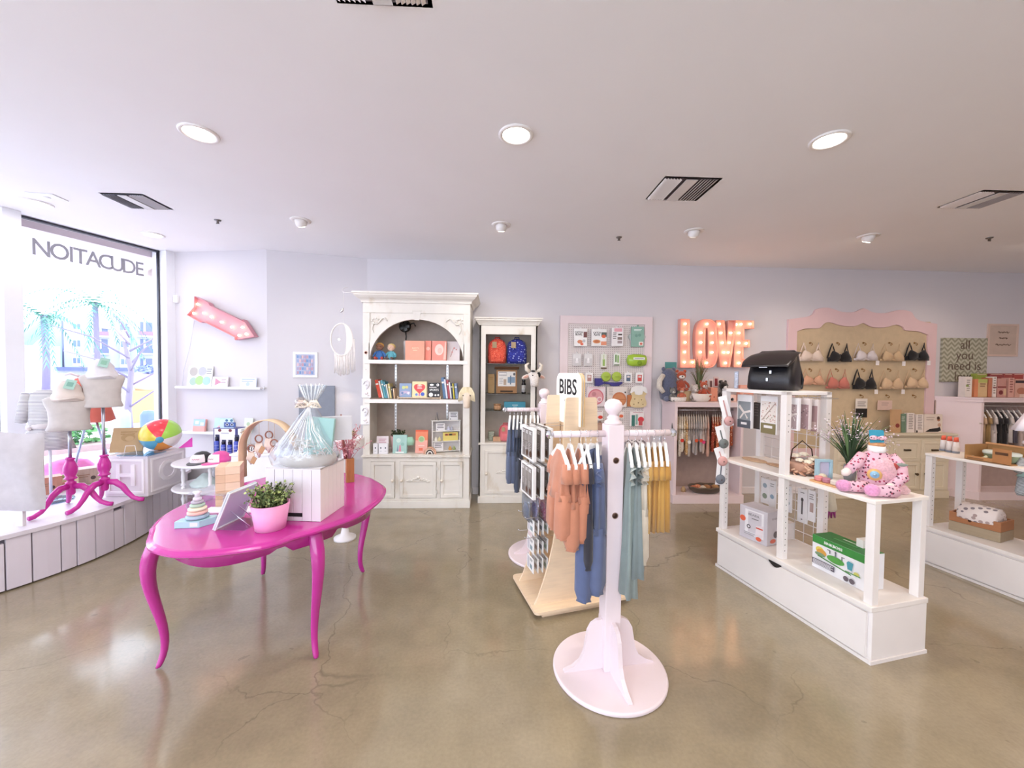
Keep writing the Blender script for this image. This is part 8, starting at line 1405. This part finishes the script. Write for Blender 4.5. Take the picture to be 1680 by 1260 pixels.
# middle shelf goods
MT = .916
p = at(1225, 758, z=MT); mb = MB(); mb.loft([(0, 0, 0, .10, .055), (0, 0, .006, .11, .06), (0, 0, .010, .10, .052)], 'c9a888:wood', 22, .1, 7); t = thing('bark_tray', 'thin curled bark tray lying on the middle shelf, left', 'tray', cl(.16, .20, MT), CA, mb=mb)
mb = MB(); mb.loft([(0, 0, 0, .13, .05), (0, 0, .006, .14, .055), (0, 0, .010, .12, .045)], 'bf9a7a:wood', 22, .1, 5); t = thing('bark_tray', 'thin curled bark tray beside the middle post', 'tray', cl(.40, .23, MT), CA+.2, mb=mb)
p = at(1325, 781, z=MT); t = thing('flower_basket', 'rough driftwood basket filled with cream fabric flowers', 'basket', p+V((.02, .08, 0)), 0)
mb = MB(); random.seed(31)
mb.loft([(0, 0, 0, .06, .06), (0, 0, .02, .085, .085), (0, 0, .07, .095, .095), (0, 0, .085, .085, .085)], 'b98f78:fab', 22, .15, 9)
for i in range(110): a = random.uniform(0, 2*PI); z = random.uniform(.005, .09); r = .080+.02*math.sin(z/.09*PI); d = random.uniform(-.5, .5); mb.tube([(r*math.cos(a), r*math.sin(a), z), ((r+.012)*math.cos(a+.12), (r+.012)*math.sin(a+.12), z+d*.03), ((r+.002)*math.cos(a+.26), (r+.002)*math.sin(a+.26), z+d*.05)], .006, random.choice(['c79a80:matte', 'b3846c:matte', 'd8b094:matte']), 5)
part('woven_wall', mb, t, kind='stuff')
mb = MB(); mb.tube([(-.085, 0, .08), (-.07, 0, .17), (0, 0, .23), (.07, 0, .17), (.085, 0, .08)], .004, '4a3c34:metal', 6); part('handle', mb, t)
for i, (x, y, z, r) in enumerate(((-.05, -.04, .105, .038), (.0, -.055, .095, .045), (.05, -.03, .11, .04), (-.03, .02, .125, .042), (.04, .035, .13, .045), (.09, .0, .115, .036))):
    mb = MB()
    for k in range(9): a = k*2.4; q = r*(.25+.08*k); mb.push((x+q*.55*math.cos(a), y+q*.55*math.sin(a), z), rz=a, ry=.5); mb.sph((0, 0, 0), (r*.5, r*.42, r*.16), ['f0e6d4:fab', 'e9dcc6:fab'][k % 2], 8); mb.pop()
    part('fabric_flower', mb, t)
mb = MB(); mb.sph((0, 0, .028), (.036, .032, .028), 'd9a98c:fab', 14); thing('wooden_egg', 'smooth peach wooden egg left of the flower basket', 'toy', at(1298, 770, z=MT)+V((.0, .05, 0)), mb=mb)
mb = MB(); mb.sph((0, 0, .020), (.028, .026, .020), 'e3d6bc:fab', 14); thing('soft_ball', 'small cream fabric ball between basket and blue frame', 'toy', at(1352, 790, z=MT)+V((.03, .05, 0)), mb=mb)
p = at(1355, 794, z=MT); mb = MB(); mb.slab(rrect(-.085, -.035, .085, .035, .012), 0, .010, 'd9a877:woodh'); tr = thing('wooden_tray', 'small wooden tray with three pastel play cakes', 'tray', p, CA, mb=mb, bev=.002)
for i, (x, m, l) in enumerate(((-.045, 'd98a88:plain', 'round rose play cake, left on the small tray'), (.005, 'b9798a:plain', 'round mauve play cake, middle of the small tray'), (.055, 'e3d9d0:plain', 'round white play cake, right on the small tray'))):
    mb = MB(); mb.lathe([(.020, 0), (.024, .003), (.024, .012), (.0225, .014), (.024, .016), (.024, .024), (.018, .029), (.0001, .030)], m, n=22); q = V((math.cos(CA)*x, math.sin(CA)*x, .011)); thing('play_cake', l, 'toy', p+q, 0, 'play cakes on the tray', mb=mb)
a = at(1359, 793, z=MT); hh = at(1362, 755, y=a.y+.08).z-MT; t = thing('photo_block', 'pale blue square photo block between the basket and the dressed doll', 'picture frame', a+V((.055, .09, 0)), -.15)
mb = MB(); mb.frame(-.048, 0, .048, hh, .016, .03, 'a6c9d6:plain'); part('surround', mb, t, bev=.002); mb = MB(); mb.bb(-.033, .014, .014, .033, .02, hh-.014, 'c9c6dc:plain'); part('picture', mb, t)
mb = MB(); mb.lathe([(.03, 0), (.034, .03), (.036, .10), (.034, .105), (.030, .02), (.0001, .008)], 'c4ccc9:clear', n=22); 
p = cl(.80, .30, MT); sprig(p, 'tall green grasses with lilac blossom in a grey vase on the middle shelf', 95, .40, ['3f5a3a:matte', '5a7448:matte', '6d8a58:matte', '33482f:matte'], .24, '8a8f94:gloss', ['d8c6d0:matte', 'c4aebc:matte', 'e8dce2:matte', 'b09aa8:matte'], 40, .006, vr=.035, vh=.11)
# dressed doll form
p = cl(1.0, .22, MT); FL = 'dfb2c0:floral:a83a56:5a3a48:55'; t = thing('dressed_doll_form', 'headless stuffed doll in pink floral outfit sitting with a blue gift card', 'doll', p, -.35)
mb = MB(); mb.loft([(0, 0, 0, .070, .065), (0, 0, .02, .085, .075), (0, 0, .10, .086, .070), (0, 0, .18, .082, .058), (0, 0, .225, .062, .045), (0, 0, .245, .035, .032)], FL, 26, .06, 7); part('torso', mb, t)
mb = MB(); mb.sph((.01, -.035, .135), (.070, .048, .080), 'e6b3bd:fur', 18); part('ruffled_front', mb, t)
for s, pts in ((-1, [(-.065, 0, .215), (-.105, -.02, .165), (-.155, -.045, .125)]), (1, [(.065, 0, .215), (.110, -.005, .155), (.10, -.05, .10), (.03, -.095, .06)])):
    mb = MB(); mb.tube(pts, [.030, .032, .026] if s < 0 else [.032, .036, .030, .024], FL, 12); part('sleeve', mb, t); e = V(pts[-1]); d = (V(pts[-1])-V(pts[-2])).normalized(); mb = MB(); mb.tube([e, e+d*.03, e+d*.045], [.022, .022, .010], 'ede0d8:fab', 10); part('hand', mb, t)
for s, pts in ((-1, [(-.04, -.02, .03), (-.10, -.06, .035), (-.17, -.075, .035)]), (1, [(.05, -.04, .03), (.03, -.11, .035), (-.06, -.135, .035)])):
    mb = MB(); mb.tube(pts, [.040, .036, .030], FL, 12); part('leg', mb, t); e = V(pts[-1]); mb = MB(); mb.sph(e+V((-.022, -.008, .004)), (.040, .030, .036), 'e39ac4:fur', 12); part('foot', mb, t)
mb = MB(); mb.push((0, 0, .052)); mb.lathe([(.040, .185), (.042, .20), (.040, .222), (.036, .224)], 'f3eeec:plain', n=24); mb.pop(); part('neck_ring', mb, t); mb = MB(); mb.push((0, 0, .052)); mb.lathe([(.038, .223), (.040, .228), (.036, .238), (.0001, .241)], 'c08a5c:wood', n=24); mb.pop(); part('neck_cap', mb, t)
mb = MB(); mb.push((-.045, -.080, .115), rx=1.3, rz=-.3); mb.lathe([(.032, 0), (.034, .006), (.0001, .008)], 'e0b070:plain', n=22); mb.lathe([(.020, .007), (.021, .012), (.0001, .014)], '8ab8d8:plain', n=22); mb.lathe([(.010, .013), (.0001, .017)], 'a9cfe6:plain', n=16); mb.pop(); part('teether_badge', mb, t)
mb = MB(); mb.push((.062, -.055, .165)); mb.sph((0, 0, 0), (.018, .010, .022), 'a8423a:fab', 10); mb.sph((.03, -.002, .014), (.030, .006, .010), '8f9a90:fab', 10); mb.pop(); part('rose_applique', mb, t)
mb = MB(); mb.push((.0, .0, .294), rz=.2, ry=-.12); mb.prism([(-.035, .0), (.040, -.004), (.044, .062), (.038, .070), (-.030, .078), (-.036, .072)], .004, '3fa4bf:plain'); mb.pop(); part('blue_card', mb, t)
mb = MB(); mb.push((0, -.012, .322)); [mb.sph((s*.022, 0, 0), (.022, .010, .014), 'e6c0cc:floral:a83a56:5a3a48:90', 10) for s in (-1, 1)]; mb.sph((0, -.004, 0), (.008, .008, .009), 'd9a0b0:fab', 8); mb.pop(); part('hair_bow', mb, t)
mb = MB(); mb.loft([(0, 0, 0, .05, .04), (0, 0, .02, .055, .045), (0, 0, .06, .02, .02)], 'e6b8bc:fur', 18, .3, 9); thing('tulle_puff', 'soft pink tulle puff lying to the right of the dressed doll', 'fabric', cl(1.05, .33, MT), 0, mb=mb)
# ================================================ GOODS ON THE SECOND SHELF
MT2 = .951
for i, (px, l) in enumerate(((1556, 'leftmost'), (1566, 'middle'), (1577, 'rightmost'))):
    p = at(px, 741+i*2, z=MT2)+V((.0, .04, 0)); t = thing('coral_tube', '%s of three white and coral tubes on the second display shelf' % l, 'tube', p, .2, 'coral tubes')
    mb = MB(); mb.lathe([(.024, 0), (.024, .018)], '8a8f9c:plain', n=18); part('cap', mb, t); mb = MB(); mb.loft([(0, 0, .018, .024, .024), (0, 0, .08, .024, .018), (0, 0, .135, .025, .004)], 'f3ecea:plain', 20); part('body', mb, t); mb = MB(); mb.loft([(0, 0, .098, .0246, .0152), (0, 0, .136, .0256, .0046)], 'e5644a:plain', 20); part('coral_band', mb, t)
def c2p(px, py, q): o = cl2(0, q, 0); return onpl(px, py, (o.x, o.y), CA2)
x0, _ = c2p(1584, 745, .05); x1, _ = c2p(1660, 765, .05); _, zt = c2p(1625, 722, .05)
t = thing('cardboard_display', 'open brown cardboard display holding pale green feeding bowls', 'display box', cl2(x0, .04, MT2+.001), CA2); w = x1-x0; K = 'a87f50:matte'; ht = .115
mb = MB(); mb.bb(0, 0, 0, w, .24, .006, K); part('floor', mb, t); mb = MB(); mb.bb(0, .234, 0, w, .24, ht, K); part('back_wall', mb, t); mb = MB(); mb.bb(0, 0, 0, .005, .24, ht, K); part('end_wall', mb, t); mb = MB(); mb.bb(w-.10, 0, 0, w, .005, ht, 'b07a4c:matte'); art(mb, .10, ht, [('r', .15, .6, .85, .78, '5a3a24:plain')], x0=w-.10); part('end_wall', mb, t)
mb = MB(); mb.bb(0, 0, 0, w-.10, .005, ht*.28, 'b98555:matte'); art(mb, w-.1, ht*.28, [('r', .1, .3, .7, .6, '8a5f3a:plain')], x0=0); part('front_lip', mb, t); mb = MB(); mb.bb(-.004, .225, ht, w, .245, ht+.012, 'cf9a6a:matte'); part('top_edge', mb, t)
for i, (x, l) in enumerate(((w*.42, 'pale green bowl with a white lid, left in the cardboard display'), (w*.75, 'pale green bowl with a white lid, right in the cardboard display'))):
    mb = MB(); mb.lathe([(.035, 0), (.048, .01), (.055, .05), (.058, .052)], '9aaa8a:plain', n=24); o = thing('feeding_bowl', l, 'bowl', cl2(x0+x, .15, MT2+.008), 0, 'feeding bowls', mb=mb); mb = MB(); mb.lathe([(.058, .052), (.060, .056), (.060, .070), (.05, .076), (.0001, .077)], 'dce4dc:plain', n=24); part('lid', mb, o)
mb = MB(); mb.tube([(-.06, 0, .01), (-.03, 0, .018), (.0, 0, .010), (.03, 0, .016), (.05, 0, .03)], [.008, .006, .006, .010, .013], 'cfc9a4:plain', 8); thing('silicone_spoon', 'pale olive curved spoon lying in the cardboard display', 'spoon', cl2(x0+w*.25, .07, MT2+.008), CA2, mb=mb)
# crate and rolled blanket on the base
A_ = at(1556, 868, z=BT); B_ = at(1641, 891, z=BT); rz = math.atan2(B_.y-A_.y, B_.x-A_.x); W_ = (B_-A_).length; hh = at(1641, 858, y=B_.y).z-BT
t = thing('wooden_crate', 'reclaimed wood crate on the base of the second display shelf', 'crate', A_, rz); D_ = .20
for k, m in enumerate(('a8967c:woodh', 'a9714a:woodh')):
    z0q, z1q = hh*k/2+.001, hh*(k+1)/2-.001
    for nm, b6 in (('front', (0, 0, W_, .012)), ('back', (0, D_, W_, D_+.012)), ('left', (0, .012, .012, D_)), ('right', (W_-.012, .012, W_, D_))): mb = MB(); mb.bb(b6[0], b6[1], z0q, b6[2], b6[3], z1q, m); part('plank', mb, t, bev=.001)
mb = MB(); mb.bb(.012, .012, 0, W_-.012, D_, .006, 'a9714a:woodh'); part('bottom', mb, t); mb = MB(); mb.push((W_*.42, -.001, hh*.72), rx=PI/2); mb.lathe([(.010, .0), (.0001, .001)], '5a3424:matte', n=12); mb.pop(); part('knot', mb, t)
cc_ = A_+V((math.cos(rz)*W_*.52-math.sin(rz)*D_*.5, math.sin(rz)*W_*.52+math.cos(rz)*D_*.5, hh*.5))
t = thing('rolled_blanket', 'white knitted blanket with grey motifs rolled in the wooden crate', 'blanket', cc_, rz); RB = hh*.62; mb = MB()
mb.push((0, 0, RB*.65), ry=PI/2); mb.loft([(0, 0, -W_*.40, RB*.78, RB*.85), (0, 0, -W_*.36, RB*.98, RB*1.05), (0, 0, 0, RB, RB*1.08), (0, 0, W_*.34, RB*.98, RB*1.05), (0, 0, W_*.38, RB*.78, RB*.85)], 'e6d9d4:floral:8a7f84:b09a96:26', 26); mb.pop(); part('roll', mb, t)
mb = MB()
for k in range(14): a = k*.9; r0 = RB*.07*(k+1)*.85; mb.sph((W_*.385, r0*math.cos(a), RB*.65+r0*math.sin(a)), (.004, .006, .006), 'c9b4ac:fab', 6)
part('spiral_end', mb, t, kind='stuff')
x2, _ = c2p(1672, 870, .06); t = thing('blanket_basket', 'reddish brown woven basket at the photo edge on the second shelf base', 'basket', cl2(x2+.1, .2, BT+.001), CA2); mb = MB(); mb.loft([(0, 0, 0, .10, .10), (0, 0, .03, .115, .115), (0, 0, .12, .12, .12), (0, 0, .125, .105, .105), (0, 0, .03, .10, .10)], '7f4a34:fab', 26, .05, 12); part('bowl', mb, t)
# clothes and hood at the right edge
p = at(1690, 770, y=2.75); t = thing('striped_romper', 'sage and black striped baby outfit hanging at the right edge', 'clothing', (p.x, p.y, at(1690, 750, y=2.75).z), .2)
mb = MB(); zz_ = -(at(1690, 750, y=2.75).z-at(1690, 812, y=2.75).z); mb.loft([(0, 0, 0, .03, .02), (0, 0, -.02, .08, .03), (0, 0, zz_*.45, .10, .04), (0, 0, zz_*.5, .11, .045)], 'a9c4bc:fab', 20, .2); part('upper', mb, t); mb = MB(); mb.loft([(0, 0, zz_*.5, .105, .042), (0, 0, zz_*.9, .12, .05), (0, 0, zz_, .10, .04)], 'd4d8dc:stripe:30363e:Z:40', 20, .2); part('lower', mb, t)
for s in (-1, 1): mb = MB(); mb.push((s*.09, 0, -.03), ry=-s*.6); mb.loft([(0, 0, .02, .03, .02), (0, 0, -.06, .035, .022), (0, 0, -.09, .03, .02)], 'd4d8dc:stripe:30363e:Z:40', 14); mb.pop(); part('sleeve', mb, t)
pt = V((p.x+.05, 2.75, 0)); t2 = thing('garment_stand', 'white garment stand just outside the right edge of the photo', 'clothes rack', (p.x+.50, 2.75, 0)); mb = MB(); mb.lathe([(.20, 0), (.20, .02), (.03, .04), (.022, .06), (.022, 1.62), (.03, 1.65), (.0001, 1.67)], 'rack', n=24); part('post', mb, t2); mb = MB(); mb.tube([(0, 0, 1.12), (-.56, 0, 1.12)], .012, 'rack', 10); mb.tube([(0, 0, 1.60), (-.50, 0, 1.60)], .012, 'rack', 10); part('arm', mb, t2)
zt = at(1690, 650, y=2.75).z; zb = at(1690, 706, y=2.75).z; t = thing('white_cape', 'white baby cape with a flared hem hanging at the right edge', 'clothing', (p.x+.045, 2.75, zt), .1)
mb = MB(); mb.loft([(0, 0, 0, .015, .012), (0, 0, (zb-zt)*.3, .06, .03), (0, 0, (zb-zt)*.75, .16, .06), (0, 0, zb-zt, .20, .08)], 'efe6ee:fab', 26, .25, 6); part('cape', mb, t); mb = MB(); mb.tube([(0, 0, 0), (0, 0, 1.60-zt)], .002, 'chrome', 5); part('hanging_loop', mb, t)
